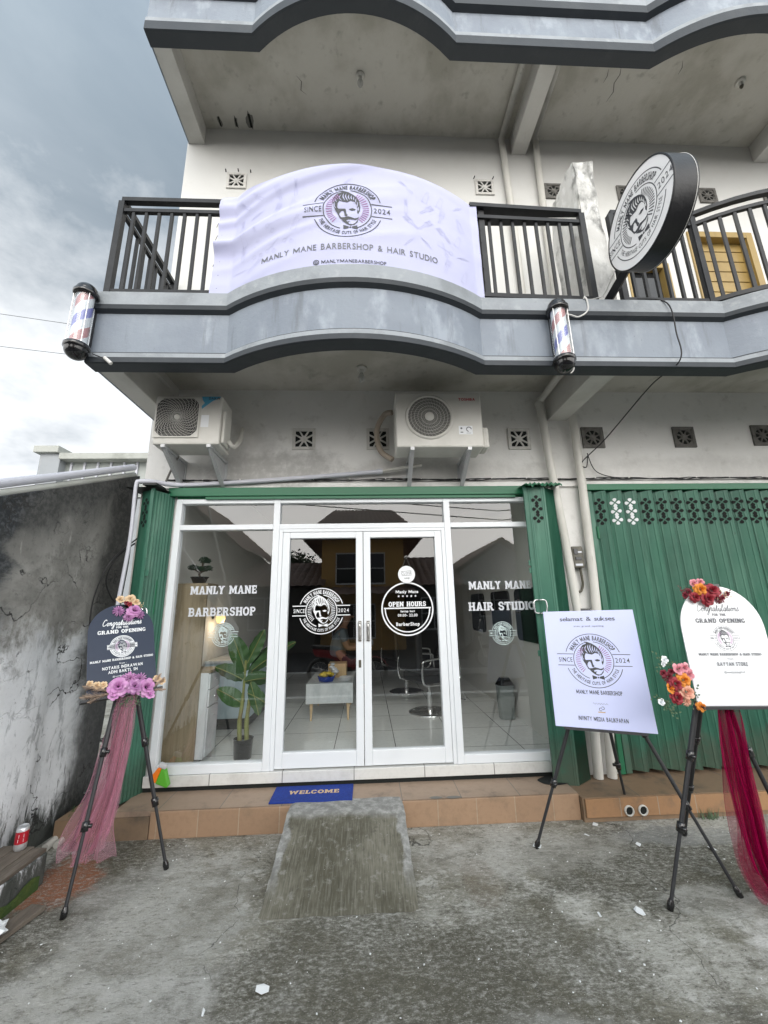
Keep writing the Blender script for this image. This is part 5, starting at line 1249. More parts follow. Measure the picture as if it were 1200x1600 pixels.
g = MB(); g.lathe([(0, .004), (.081, .004), (.081, -.001), (0, -.001)], (.383, -.003, 1.925), (0, -1, 0), 40, sm=False); g.obj('sign_disc', 'vinyl', hs)
hf = lambda a, b, h: Vector((a, -.0075-h, b))
t = FL(); c_, s_ = cos(.07), sin(.07)
hr = lambda a, b, h: hf(.383+(a-.383)*c_-(b-1.925)*s_, 1.925+(a-.383)*s_+(b-1.925)*c_, h)
t.text('CLOSE', .383, 1.925, .024, .10, bold=.0, gap=.2); t.rect(.333, 1.955, .433, 1.958); t.rect(.333, 1.914, .433, 1.917); t.text('tutup', .383, 1.883, .017, .05, bold=.01); t.lines('lettering', 'ink', hs, hr)
g = MB(); g.tube([(.345, -.004, 1.995), (.383, -.004, 2.09), (.421, -.004, 1.995)], .0022, 5); g.obj('string', 'tape', hs)
g = MB(); g.lathe([(0, .012), (.010, .010), (.016, .001), (0, .001)], (.383, 0, 2.095), (0, -1, 0), 16); g.obj('suction_hook', 'tube', hs)
# ---------------------------------------------------------------- easels and boards
def bframe(P, yaw, tilt, roll):
    P = Vector(P); a = Vector((cos(yaw), sin(yaw), 0)); n = Vector((sin(yaw), -cos(yaw), 0)); u = Vector((0, 0, 1))*cos(tilt)-n*sin(tilt); N = n*cos(tilt)+Vector((0, 0, 1))*sin(tilt)
    a, u = a*cos(roll)+u*sin(roll), -a*sin(roll)+u*cos(roll)
    return lambda x, y, h=0: P+a*x+u*y+N*h
def easel(label, fL, fR, fB, ap, bf, wl, lz):
    t = thing('easel', label, 'easel', (sum(q[0] for q in (fL, fR, fB))/3, sum(q[1] for q in (fL, fR, fB))/3, 0), 'black tripod easels')
    ap = Vector(ap); ax = (Vector((fR[0], fR[1], 0))-Vector((fL[0], fL[1], 0))).normalized()*.03
    for f, st in ((fL, -ax), (fR, ax), (fB, Vector((0, 0, 0)))):
        F = Vector((f[0], f[1], 0)); T_ = ap+st; D = T_-F
        p = lambda q: F+D*q
        g = MB(); g.tube([p(1), p(.62)], .0155, 10); g.tube([p(.635), p(.32)], .0125, 10); g.tube([p(.335), p(.02)], .0098, 10)
        l = g.obj('leg', 'black', t)
        g = MB(); g.lathe([(.0, 0), (.016, .0), (.018, .03), (.012, .05)], F, D, 12); g.obj('rubber_foot', 'gloss_black', l)
        for q in (.62, .32):
            g = MB(); g.lathe([(.012, -.028), (.020, -.026), (.021, .022), (.014, .026)], p(q), D, 12); c = p(q); s_ = D.cross(Vector((0, 0, 1))).normalized()
            g.lathe([(.0, 0), (.010, 0), (.012, .035), (0, .038)], c, s_, 10); g.obj('clamp', 'gloss_black', l)
    g = MB(); g.lathe([(.03, -.06), (.04, -.05), (.04, .03), (.022, .05), (.022, .09), (0, .09)], ap, (0, 0, 1), 14); g.obj('hub', 'gloss_black', t)
    g = MB()
    T_ = lambda q: bf(q.x, q.y, q.z)
    g.box(-wl/2, wl/2, -.016, -.001, -.022, .030, T=T_); g.obj('ledge', 'black', t)
    g = MB(); g.tube([ap+Vector((0, 0, .02)), bf(0, lz, -.035)], .011, 8); o = g.obj('mast', 'black', t)
    g = MB(); g.box(-.035, .035, lz-.01, lz+.012, -.03, .012, T=T_); g.obj('top_clip', 'gloss_black', o)
    return t
def arch(w, h, n=28):
    r = w/2; pts = [(-w/2, 0), (w/2, 0)]
    ry = min(r, h*.40)
    for i in range(n+1):
        a = pi*i/n; pts.append((r*cos(a), h-ry+ry*sin(a)))
    return pts
def board(name, label, bf, outline, mt, th, bevel):
    t = thing(name, label, 'sign board', bf(0, 0), 'congratulation boards on easels')
    g = MB(); g.prism([bf(a, b, th) for a, b in outline], bf(0, 0, 0)-bf(0, 0, th)); g.obj('panel', mt, t, bevel=bevel); return t
# middle: lilac print
bM = bframe((1.60, -.93, .79), -.479, .212, .015)
easel('black tripod easel holding the lilac white print board', (1.146, -.684), (2.089, -1.226), (2.053, -.307), (1.665, -.79, 1.25), bM, .50, .80)
W_, H_ = .609, .793
tm = board('sign_board', 'rectangular lilac white board with large emblem, by the party pillar', bM, [(-W_/2, 0), (W_/2, 0), (W_/2, H_), (-W_/2, H_)], 'board_l', .022, .003)
fm = lambda a, b, h: bM(a, b, .0222+h)
t = FL(); t.text('selamat & sukses', -.005, .905*H_, .030, .37, bold=.012, gap=.09, slab=True); t.text('atas grand opening', 0, .85*H_, .012, .20, bold=.0)
t.text('MANLY MANE BARBERSHOP', .0, .272*H_, .026, .285, bold=.02, gap=.1); t.text('INFINITY MEDIA BALIKPAPAN', 0, .062*H_, .026, .30, bold=.012, gap=.12)
t.lines('lettering', 'ink', tm, fm)
t = FL(); q = [(-.045+.09*i/40, .198*H_+.006*sin(i*.9)*(1 if i % 3 else .4)) for i in range(41)]; t.stroke(q, .0016); t.obj('script_lettering', 'ink_grey', tm, fm)
t = FL(); t.arc(.009, 40, 320, .003, (-.004, .152*H_+.002), 16); t.arc(.009, 220, 500, .003, (.010, .152*H_+.010), 16); t.obj('sponsor_emblem', 'ink', tm, fm)
t = FL(); t.rect(-.022, .128*H_, .022, .128*H_+.007); t.obj('sponsor_bar', 'ink_gold', tm, fm)
put_emblem(tm, fm, -.002, .555*H_, .182, 'ink', 'ink_purple', lw=.024)
# left: navy arch
bL = bframe((-1.622, -.905, 1.10), .72, .38, .05)
easel('black tripod easel holding the navy arch board in front of the old wall', (-1.679, -1.109), (-1.315, -.715), (-2.117, -.42), (-1.69, -.76, 1.22), bL, .46, .60)
wL, hL = .40, .625
tl = board('sign_board', 'navy blue arched congratulation board with pink flowers, beside the old wall', bL, arch(wL, hL), 'board_n', .006, 0)
fl_ = lambda a, b, h: bL(a, b, .0065+h)
t = FL(); script(t, 'Congratulations', 0, .470, .022, .24, .0042)
t.text('FOR THE', 0, .448, .013, .075, bold=.0, slab=True); t.text('GRAND OPENING', 0, .412, .026, .29, bold=.035, slab=True, gap=.13)
t.text('MANLY MANE BARBERSHOP & HAIR STUDIO', 0, .222, .0145, .37, bold=.045, slab=True, gap=.13); t.text('From :', 0, .196, .010, .04, bold=.01)
t.text('NOTARIS INDRAWAN', 0, .168, .019, .235, bold=.035, gap=.12); t.text('ADHI BAKTI, SH', 0, .140, .019, .17, bold=.035, gap=.12); t.text('@wandyukalagift.id', 0, .114, .009, .12, bold=.01)
t.lines('lettering', 'vinyl', tl, fl_)
t = FL(); t.disc((0, .318), .076, 48); t.rect(-.09, .302, .09, .336); t.obj('emblem_ground', 'vinyl', tl, lambda a, b, h: fl_(a, b, 0)); put_emblem(tl, lambda a, b, h: fl_(a, b, h+.0008), 0, .318, .069, 'board_n', 'mauve', lw=.03)
# right: white arch
bR = bframe((2.183, -1.387, 1.026), -.017, .06, -.02)
easel('black tripod easel holding the white arch board in front of the wide shutter', (1.627, -1.288), (2.54, -1.24), (2.25, -.62), (2.085, -1.29, 1.20), bR, .50, .69)
wR, hR = .522, .69
tr = board('sign_board', 'glossy white arched congratulation board with red and orange flowers', bR, arch(wR, hR), 'board_w', .006, 0)
fr_ = lambda a, b, h: bR(a, b, .0065+h)
t = FL(); script(t, 'Congratulations', -.01, .535, .022, .27, .0032); t.text('FOR THE', -.01, .507, .015, .085, bold=.0, slab=True); t.text('GRAND OPENING', -.01, .466, .026, .31, bold=.03, slab=True, gap=.13)
t.text('MANLY MANE BARBERSHOP & HAIR STUDIO', .0, .276, .0145, .385, bold=.04, slab=True, gap=.13); t.text('From :', 0, .252, .012, .045, bold=.0); t.text('RAYYAN STORE', 0, .218, .021, .185, bold=.03, gap=.16); t.text('@wandyukalagift.id', 0, .178, .011, .125, bold=.0)
t.lines('lettering', 'ink_grey', tr, fr_); put_emblem(tr, fr_, -.005, .375, .074, 'ink_grey', 'mauve', lw=.026)
# ---------------------------------------------------------------- flowers
def rose(g, c, n, r, rings=((3, .02, 8, .62), (4, .10, 24, .66), (5, .18, 44, .72), (6, .26, 62, .78), (7, .30, 80, .80)), wf=1.25, m=0):
    n = Vector(n).normalized(); u = n.cross(Vector((.3, .2, .9))).normalized(); w = n.cross(u); c = Vector(c)
    for k_, (num, r0, th, L) in enumerate(rings):
        for q in range(num):
            ph = 2*pi*(q+.5*k_)/num+rnd.uniform(-.15, .15); tj = radians(th)+rnd.uniform(-.08, .08); Lj = L*r*rnd.uniform(.92, 1.08)
            half = pi/num*wf
            def fn(a, b):
                an = ph+(2*a-1)*half*(1-.15*b); d = u*cos(an)+w*sin(an); tt = tj*(.55+.6*b)
                edge = 1-.28*abs(2*a-1)**3*b
                rr = r0*r+Lj*b*edge*sin(tt); hh = Lj*b*edge*cos(tt)-.10*r*k_+(-.05*r*b*b if b > .8 and th > 40 else 0)
                return c+d*rr+n*(hh+.15*r)
            g.grid(fn, 4, 4, m)
def mum(g, c, n, r, m=0):
    rose(g, c, n, r, ((7, .04, 15, .5), (11, .08, 35, .62), (14, .12, 55, .74), (16, .14, 75, .82), (16, .15, 95, .8)), .62, m)
def sprig(g, c, n, r, num=7, m=0, long=1.0):
    n = Vector(n).normalized(); c = Vector(c)
    for q in range(num):
        d = (n*rnd.uniform(.0, .6)+Vector((rnd.uniform(-1, 1), rnd.uniform(-.4, .4), rnd.uniform(-1, 1)))).normalized(); s_ = d.cross(n).normalized(); L = r*rnd.uniform(.6, 1.2)*long
        tip = c+d*L; g.tube([c, c+d*L*.6], .0012, 4, m)
        for e_ in range(3):
            b = c+d*L*(.35+.3*e_); k_ = r*.30; sd = s_*(1 if e_ % 2 else -1)*.8+d
            sd.normalize(); pw = sd.cross(n).normalized()
            g.face([b, b+sd*k_*.5+pw*k_*.28+n*.002, b+sd*k_, b+sd*k_*.5-pw*k_*.28+n*.002], m)
def plume(g, base, d, L, m=0, cnt=260, wd=.16):
    base, d = Vector(base), Vector(d).normalized()
    for q in range(cnt):
        t = rnd.random(); p = base+d*L*t; s_ = Vector((rnd.uniform(-1, 1), rnd.uniform(-1, 1), rnd.uniform(-1, 1))); s_ = (s_-d*s_.dot(d)).normalized(); l = L*wd*sin(pi*min(1, t*.85+.12))*rnd.uniform(.5, 1.2)
        e_ = p+(d*.9+s_*.8).normalized()*l*1.6; w = d.cross(s_).normalized()*.0015
        g.face([p-w, p+w, e_+w*.4, e_-w*.4], m)
    g.tube([base, base+d*L], .002, 5, m)
def bouquet(label, bf, group, items, base, extra=None):
    t = thing('flower_bouquet', label, 'flowers', bf(*base), group)
    for kind, a, b, h, r, mt in items:
        g = MB(); c = bf(a, b, h); n = bf(a+rnd.uniform(-.25, .25), b+rnd.uniform(-.1, .35), h+1)-c
        if kind == 'rose': rose(g, c, n, r)
        elif kind == 'mum': mum(g, c, n, r)
        elif kind == 'sprig': sprig(g, c, n, r)
        elif kind == 'bud': rose(g, c, n, r, ((4, .05, 20, .8), (5, .1, 55, .9)))
        g.obj({'rose': 'rose', 'mum': 'chrysanthemum', 'sprig': 'leaf_sprig', 'bud': 'small_flower'}[kind], mt, t)
    if extra: extra(t)
    return t
def pxL(px, py): return ((px-187)/105*.40, (1087-.236*(px-187)-py)*.0046)
def pxR(px, py): return ((px-1158)/133*.522, (1106+.084*(px-1160)-py)*.0037)
def its(fn, L): return [(k_, *fn(px, py), h, r, m) for k_, px, py, h, r, m in L]
bouquet('lilac roses and cream blossoms pinned on top of the navy arch board', bL, 'flowers on the boards', its(pxL, [('mum', 181, 964, .02, .042, 'mauve'), ('rose', 206, 960, .03, .048, 'pink'), ('mum', 197, 971, .015, .038, 'mauve'), ('mum', 216, 964, .012, .036, 'mauve'), ('bud', 183, 946, .02, .034, 'cream'), ('bud', 193, 950, .02, .022, 'maroon'), ('rose', 201, 940, .015, .036, 'cream'), ('bud', 210, 945, .015, .032, 'cream'), ('bud', 198, 951, .028, .02, 'crimson'), ('sprig', 218, 948, .0, .035, 'cream')]), (0, .56))
def pl(t):
    for (p0, p1) in (((168, 1090), (124, 1098)), ((166, 1086), (128, 1083)), ((165, 1088), (135, 1104)), ((230, 1078), (252, 1060)), ((228, 1080), (252, 1078)), ((228, 1074), (246, 1055))):
        a = pxL(*p0); b = pxL(*p1); A = bL(a[0], a[1], .02); B = bL(b[0], b[1], .035); g = MB(); plume(g, A, B-A, (B-A).length); g.obj('pampas_plume', 'pampas', t)
bouquet('large pink roses with dried pampas across the foot of the navy arch board', bL, 'flowers on the boards', its(pxL, [('rose', 178, 1080, .035, .062, 'pink'), ('rose', 203, 1077, .04, .048, 'mauve'), ('rose', 221, 1077, .035, .058, 'pink'), ('mum', 197, 1066, .02, .050, 'pink'), ('mum', 212, 1065, .02, .046, 'mauve'), ('mum', 186, 1068, .018, .040, 'mauve'), ('bud', 170, 1093, .02, .036, 'pink'), ('bud', 226, 1088, .025, .034, 'pink'), ('bud', 240, 1063, .015, .03, 'cream'), ('bud', 248, 1066, .012, .026, 'cream'), ('bud', 148, 1080, .015, .03, 'cream'), ('bud', 139, 1078, .012, .025, 'cream'), ('bud', 158, 1078, .015, .026, 'cream'), ('sprig', 205, 1094, .02, .05, 'sprig'), ('sprig', 188, 1100, .015, .04, 'sprig'), ('sprig', 235, 1072, .0, .04, 'pampas')]), (0, .05), pl)
bouquet('burgundy and orange flowers pinned on top of the white arch board', bR, 'flowers on the boards', its(pxR, [('rose', 1131, 923, .03, .040, 'orange'), ('rose', 1149, 926, .028, .046, 'crimson'), ('rose', 1139, 939, .03, .044, 'crimson'), ('rose', 1120, 935, .028, .034, 'crimson'), ('bud', 1124, 912, .01, .03, 'rosepink'), ('bud', 1136, 911, .01, .026, 'rosepink'), ('mum', 1113, 926, .012, .03, 'maroon'), ('bud', 1106, 930, .006, .024, 'maroon'), ('mum', 1160, 942, .012, .03, 'maroon'), ('bud', 1166, 940, .008, .022, 'maroon'), ('bud', 1176, 934, .006, .02, 'maroon'), ('bud', 1163, 930, .008, .02, 'maroon'), ('sprig', 1168, 938, .0, .05, 'cream'), ('sprig', 1106, 928, .0, .05, 'maroon'), ('sprig', 1172, 934, .0, .05, 'maroon'), ('sprig', 1120, 918, .0, .03, 'sprig')]), (0, .6))
bouquet('red, orange and peach flowers on the lower left corner of the white arch board', bR, 'flowers on the boards', its(pxR, [('rose', 1072, 1060, .035, .040, 'orange'), ('rose', 1059, 1064, .035, .038, 'crimson'), ('rose', 1073, 1077, .035, .042, 'peach'), ('rose', 1058, 1084, .03, .038, 'crimson'), ('bud', 1050, 1071, .02, .034, 'orange'), ('bud', 1068, 1044, .02, .038, 'rosepink'), ('bud', 1079, 1043, .015, .036, 'rosepink'), ('bud', 1084, 1053, .012, .036, 'rosepink'), ('mum', 1052, 1054, .02, .034, 'maroon'), ('bud', 1046, 1048, .012, .026, 'maroon'), ('bud', 1058, 1047, .015, .022, 'maroon'), ('mum', 1073, 1091, .02, .030, 'peach'), ('rose', 1095, 1101, .012, .028, 'orange'), ('bud', 1053, 1029, .008, .026, 'vinyl'), ('bud', 1049, 1035, .008, .018, 'vinyl'), ('bud', 1036, 1090, .006, .024, 'vinyl'), ('sprig', 1050, 1032, .0, .07, 'sprig'), ('sprig', 1040, 1085, .0, .065, 'sprig'), ('sprig', 1086, 1078, .0, .055, 'sprig'), ('sprig', 1087, 1091, .0, .05, 'sprig'), ('sprig', 1046, 1100, .0, .06, 'sprig'), ('sprig', 1062, 1040, .0, .05, 'sprig')]), (-.22, .1))
# ---------------------------------------------------------------- tulle drapes
def tulle(label, cl_, w, mt, seed, hem, knot=None):
    """hanging gauze: cl_ = centre line from top to hem"""
    t = thing('tulle_drape', label, 'drape', cl_[0], 'tulle drapes hung from the easels'); P = cr_path(cl_, 10); r_ = random.Random(seed)
    for k_ in range(3):
        ph = [r_.uniform(0, 6.3) for q in range(5)]; sc = (1.0, .78, .62)[k_]; sh_ = r_.uniform(-.02, .02); ln = (1, .97, .86)[k_]
        def fn(u, v):
            vv = v*ln; i = vv*(len(P)-1); j = min(int(i), len(P)-2); c = P[j].lerp(P[j+1], i-j); x = (2*u-1)
            ww = w[0]+(w[1]-w[0])*vv**.75
            am = .012+.05*vv
            dx = x*ww*sc*(1+.16*sin(6*vv+ph[2])+.1*sin(15*vv+ph[3]+2*x))+.30*ww*sc*sin(3*x+ph[0]+2.2*vv)*vv+sh_*vv+.018*sin(4.5*vv+ph[1])*vv
            dy = am*(sin(7*x+ph[1]+2.2*vv)+.6*sin(15*x+ph[2]-2.8*vv)+.3*sin(29*x+ph[3]+3*vv))*.55+(k_-1)*.012
            dz = hem*(.5*sin(5*x+ph[4])+.5*sin(2.2*x+ph[1]))*vv**6
            return c+Vector((dx, dy, dz))
        g = MB(); g.grid(fn, 90, 40); g.obj('tulle_layer', mt, t)
    return t
tulle('pink tulle drape hanging below the navy board to the ground', [(-1.60, -.86, 1.12), (-1.62, -.85, .95), (-1.66, -.83, .62), (-1.74, -.81, .35), (-1.80, -.80, .13)], (.045, .15), 'tulle_p', 3, .05)
tulle('burgundy tulle drape hanging below the white board onto the concrete', [(2.14, -1.33, 1.06), (2.14, -1.33, .85), (2.15, -1.32, .5), (2.16, -1.33, .25), (2.22, -1.36, .06)], (.05, .125), 'tulle_m', 8, .04)
# ---------------------------------------------------------------- doormat, broom, can, ledge, litter
dm = thing('doormat', 'blue coir doormat with tan welcome lettering on the step', 'doormat', (-.44, -.18, .186))
g = MB(); g.box(-.762, -.125, -.332, -.05, .1815, .192); g.obj('mat_body', 'mat_blue', dm, bevel=.003)
t = FL(); t.text('WELCOME', -.437, -.205, .062, .40, bold=.02, gap=.16, slab=True); t.lines('welcome_lettering', 'ink_gold', dm, lambda a, b, h: Vector((a, b, .1922+h)))
br = thing('broom', 'orange and green plastic broom head by the foot of the left shutter', 'broom', (-1.78, -.2, .3))
T_ = lambda q: Vector((-1.70, -.11, .295))+Vector((q.x*.9+q.z*.25, q.y, -q.x*.35+q.z*.9))
g = MB(); g.prism([T_(Vector(p)) for p in ((-.07, -.03, .0), (-.03, -.03, .10), (-.0, -.03, .10), (-.01, -.03, -.02))], T_(Vector((0, .05, 0)))-T_(Vector((0, 0, 0)))); g.obj('orange_bristle', 'broom_o', br, bevel=.006)
g = MB(); g.prism([T_(Vector(p)) for p in ((-.009, -.03, -.02), (.001, -.03, .10), (.03, -.03, .10), (.10, -.03, .0), (.09, -.03, -.02))], T_(Vector((0, .05, 0)))-T_(Vector((0, 0, 0)))); g.obj('green_bristle', 'broom_g', br, bevel=.006)
g = MB(); g.box(-.035, .03, -.028, .018, .101, .135, T=T_); g.obj('broom_socket', 'broom_w', br, bevel=.008)
lg = thing('low_ledge', 'low mossy concrete ledge topped with weathered planks at the left edge', 'ledge', (-2.3, -1.0, 0))
g = MB(); g.prism([(-2.02, -.80, 0), (-2.06, -2.0, 0), (-2.33, -2.0, 0), (-2.33, -.70, 0)], (0, 0, .17)); g.obj('concrete_block', 'old_wall', lg, bevel=.01)
g = MB(); n = 20
for i in range(n):
    y = -.85-1.1*i/n; y2 = -.85-1.1*(i+1)/n; z = .07+.02*sin(i*1.3); z2 = .07+.02*sin((i+1)*1.3); xa = -2.0117-.0333*(-.80-y)/1.0; xb = -2.0117-.0333*(-.80-y2)/1.0
    g.face([(xa, y, .0), (xb, y2, .0), (xb, y2, z2), (xa, y, z)][::-1])
g.obj('moss_patch', 'moss', lg)
for i, (xa, xb) in enumerate(((-2.33, -2.23), (-2.225, -2.12), (-2.115, -2.03))):
    g = MB(); g.prism([(xa, -.76-.02*i, .171), (xb, -.76-.02*i, .171), (xb-.02, -2.0, .171), (xa-.02, -2.0, .171)], (0, 0, .022)); g.obj('plank', 'old_wood', lg, bevel=.003)
g = MB(); g.box(-.05, .05, -.45, .28, .005, .03, T=lambda q: Vector((-1.93+q.x*.95+q.y*.22, -1.30+q.y*.95-q.x*.2, q.z)))
tag(g.obj('wooden_plank', 'old_wood', bevel=.003), 'loose weathered plank lying on the concrete beside the mossy ledge', 'plank')
cn = thing('drink_can', 'red and silver drink can standing on the plank ledge by the old wall', 'can', (-2.18, -.80, .193))
cx, cy = -2.185, -.815
g = MB(); g.lathe([(.0, .194), (.024, .194), (.032, .203), (.033, .215), (.033, .235)], (cx, cy, 0), n=28); g.lathe([(.033, .30), (.032, .315), (.026, .327), (.026, .324), (0, .323)], (cx, cy, 0), n=28); g.obj('can_ends', 'can_silver', cn)
g = MB(); g.lathe([(.0332, .235), (.0332, .300)], (cx, cy, 0), n=28); g.obj('can_print', 'can_red', cn)
t = FL(); t.rect(-.016, .245, .012, .263); t.rect(-.014, .270, .012, .288); t.obj('can_label', 'vinyl', cn, lambda a, b, h: Vector((cx+.0338*sin(a/.033+.6), cy-.0338*cos(a/.033+.6), b)))
g = MB(); g.tube([(-2.28, -.45, .02), (-2.29, .0, .06)], .025, 10); tag(g.obj('fallen_pipe', 'pvc'), 'upper of two white pipes lying at the foot of the old wall', 'pipe')
g = MB(); g.tube([(-2.23, -.42, .02), (-2.24, -.02, .03)], .022, 10); tag(g.obj('fallen_pipe', 'pvc'), 'lower of two white pipes lying at the foot of the old wall', 'pipe')
g = MB()
def crump(u, v):
    a = 2*pi*u; b = pi*v; r = .075*(1+.28*sin(3*a+2*b)+.2*sin(7*a-5*b)+.12*sin(13*a+9*b)); return Vector((-1.93+r*1.0*cos(a)*sin(b), -1.30+r*1.1*sin(a)*sin(b), .056+r*.38*cos(b)))
g.grid(crump, 26, 16, sm=False); tag(g.obj('crumpled_paper', 'paper'), 'crumpled white paper lying on the loose plank', 'paper')
SC_ = [(-.472, -1.612, .034, 'white torn paper scrap in the open concrete below the ramp', 1), (-.692, -1.70, .022, 'narrow white paper strip left of the torn scrap below the ramp', 0), (1.70, -.446, .030, 'square white paper scrap between the drain outlets and the ramp', 2), (1.846, -.718, .024, 'square white paper scrap under the middle of the lilac board', 2), (1.226, -1.304, .026, 'folded brownish paper scrap in front of the lilac board', 0), (1.45, -1.30, .034, 'larger white paper scrap in front of the lilac board', 1), (1.155, -.68, .036, 'white paper scrap under the left foot of the lilac board easel', 2), (1.56, -.58, .024, 'curled white paper strip near the middle easel', 0), (-2.05, -.50, .016, 'tiny white scrap beside the foot of the old wall', 1), (-1.62, .0, .014, 'small white scrap on the left end of the step', 2), (2.30, -.8, .03, 'pale paper scrap between the right easel legs', 2), (1.62, -.10, .03, 'white paper scrap in the broken tile by the right stacked shutter', 1)]
for x, y, s_, lb, k_ in SC_:
    g = MB(); a0 = rnd.uniform(0, 3); z = .193 if False else (.006 if y < -.42 else .186)
    n_ = (4, 6, 4)[k_]; rx = (1.0, 1.0, 1.0)[k_]; ry = (.28, .7, .8)[k_]
    pts = [Vector((x+s_*rx*cos(2*pi*i/n_+.7)*cos(a0)-s_*ry*sin(2*pi*i/n_+.7)*sin(a0), y+s_*rx*cos(2*pi*i/n_+.7)*sin(a0)+s_*ry*sin(2*pi*i/n_+.7)*cos(a0), z+rnd.uniform(0, .008))) for i in range(n_)]
    g.prism(pts, (0, 0, .0012)); tag(g.obj('paper_scrap', 'paper'), lb, 'paper', 'paper scraps on the concrete')
g = MB(); r3 = random.Random(21)
for i in range(300):
    x, y = r3.uniform(-1.9, 2.8), r3.uniform(-2.6, -.4); s_ = r3.choice((.002, .002, .003, .004, .0055)); a0 = r3.uniform(0, 3); q = r3.uniform(.3, 1)
    if -.66 < x < .3 and y > -1.2: continue
    g.prism([(x+s_*cos(a0+i_*pi/2)*(1 if i_ % 2 else q), y+s_*sin(a0+i_*pi/2)*(1 if i_ % 2 else q), .002) for i_ in range(4)], (0, 0, .003))
o = g.obj('grit', 'paper'); o['kind'] = 'stuff'; o['label'] = 'tiny pale chips and grit strewn over the concrete'
g = MB()
for q in range(40):
    x = 2.62+r3.gauss(0, .05); y = -.43+r3.gauss(0, .01); h_ = r3.uniform(.03, .10); dx, dy = r3.uniform(-.04, .04), r3.uniform(-.04, .02)
    g.face([(x-.003, y, 0), (x+.003, y, 0), (x+dx, y+dy, h_)])
tag(g.obj('weed', 'sprig'), 'small weed growing where the right step meets the concrete', 'plant')
g = MB()
for q in range(60):
    x = -2.27+r3.gauss(0, .02); y = -.15+r3.gauss(0, .08); z = .05+abs(r3.gauss(0, .06)); d = Vector((r3.uniform(0, .05), r3.uniform(-.04, .04), r3.uniform(-.02, .03))); p = Vector((x, y, z)); w = Vector((0, .008, .008))
    g.face([p, p+d*.5+w, p+d, p+d*.5-w])
tag(g.obj('weed', 'leaf'), 'small leafy weed growing at the foot of the old wall', 'plant')
# ---------------------------------------------------------------- inside the shop
cbn = thing('counter_cabinet', 'oak laminate partition with white marble drawer cabinet behind the left window', 'cabinet', (-1.7, .2, .3))
g = MB(); g.box(-1.885, -1.54, .145, .17, .30, 1.86); g.obj('oak_panel', 'wood', cbn, bevel=.003)
g = MB(); g.box(-1.885, -1.54, .146, .42, 1.861, 1.885); g.obj('top_shelf', 'wood', cbn, bevel=.002)
g = MB(); g.box(-1.885, -1.47, .171, .43, .34, 1.06); g.obj('carcass', 'marble', cbn, bevel=.003)
for z0, z1 in ((.36, .76), (.77, .91), (.92, 1.05)):
    g = MB(); g.box(-1.469, -1.455, .18, .425, z0, z1); o = g.obj('drawer_front', 'marble', cbn, bevel=.002)
    g = MB(); g.lathe([(0, .014), (.008, .012), (.006, 0)], (-1.455, .30, (z0+z1)/2 if z1-z0 < .2 else z1-.08), (1, 0, 0), 12); g.obj('drawer_knob', 'chrome', o)
g = MB(); g.box(-1.89, -1.45, .171, .44, 1.061, 1.085); g.obj('worktop', 'wood', cbn, bevel=.003)
bs = thing('bonsai', 'small cloud pruned bonsai in black pot on top of the oak partition', 'plant', (-1.665, .25, 1.885))
g = MB(); g.lathe([(.0, 1.886), (.055, 1.886), (.078, 1.94), (.086, 1.945), (.086, 1.952), (.074, 1.95), (.0, 1.945)], (-1.665, .25, 0), n=24); g.obj('pot', 'gloss_black', bs)
g = MB(); g.tube(cr_path([(-1.66, .25, 1.945), (-1.67, .25, 1.98), (-1.65, .25, 2.01), (-1.645, .25, 2.10)], 4), .010, 7); g.tube([(-1.655, .25, 1.99), (-1.73, .25, 2.03)], .006, 6); g.tube([(-1.65, .25, 2.0), (-1.60, .26, 2.02)], .006, 6); g.obj('trunk', 'bark', bs)
g = MB(); r4 = random.Random(4)
for cx, cy, cz, rx, rz in ((-1.735, .25, 2.045, .058, .024), (-1.60, .26, 2.035, .060, .024), (-1.655, .24, 2.03, .04, .02), (-1.635, .25, 2.118, .058, .028), (-1.60, .25, 2.11, .035, .02)):
    for q in range(260):
        a, b = r4.uniform(0, 6.28), r4.random()**.5; h_ = r4.uniform(-1, 1); k_ = sqrt(max(0, 1-h_*h_)); p = Vector((cx+rx*b*k_*cos(a), cy+rx*.8*b*k_*sin(a), cz+rz*h_)); d = Vector((r4.uniform(-1, 1), r4.uniform(-1, 1), r4.uniform(-.3, 1))).normalized(); s_ = d.cross(Vector((.2, .5, .8))).normalized()
        g.face([p-s_*.004, p+d*.012-s_*.003, p+d*.016+s_*.002, p+s_*.004])
g.obj('foliage', 'bonsai', bs)
dk = thing('reception_desk', 'pale blue reception desk standing behind the banana plant', 'desk', (-1.6, 1.8, .3))
g = MB(); g.box(-1.895, -1.36, 1.18, 2.9, .42, 1.02); g.obj('desk_body', 'desk', dk, bevel=.006)
g = MB(); g.box(-1.895, -1.40, 1.22, 2.85, .30, .42); g.obj('plinth', 'int_dark', dk)
g = MB(); g.box(-1.895, -1.33, 1.15, 2.93, 1.021, 1.05); g.obj('desk_top', 'marble', dk, bevel=.004)
wlp = thing('wall_lamp', 'small warm glowing wall lamp above the desk', 'lamp', (-1.9, 1.3, 1.55))
g = MB(); g.lathe([(.035, -.05), (.055, .0), (.052, .04), (.03, .055), (0, .056)], (-1.80, 1.3, 1.52), n=20); g.obj('lamp_shade', 'glow', wlp)
g = MB(); g.tube(cr_path([(-1.895, 1.3, 1.55), (-1.86, 1.3, 1.62), (-1.81, 1.3, 1.62), (-1.80, 1.3, 1.575)], 5), .008, 6); g.lathe([(0, 0), (.03, 0), (.03, .012)], (-1.899, 1.3, 1.55), (1, 0, 0), 14); g.obj('lamp_arm', 'black', wlp)
pl_ = bpy.data.lights.new('lamp_light', 'POINT'); pl_.energy = 3; pl_.color = (1, .80, .56); pl_.shadow_soft_size = .05
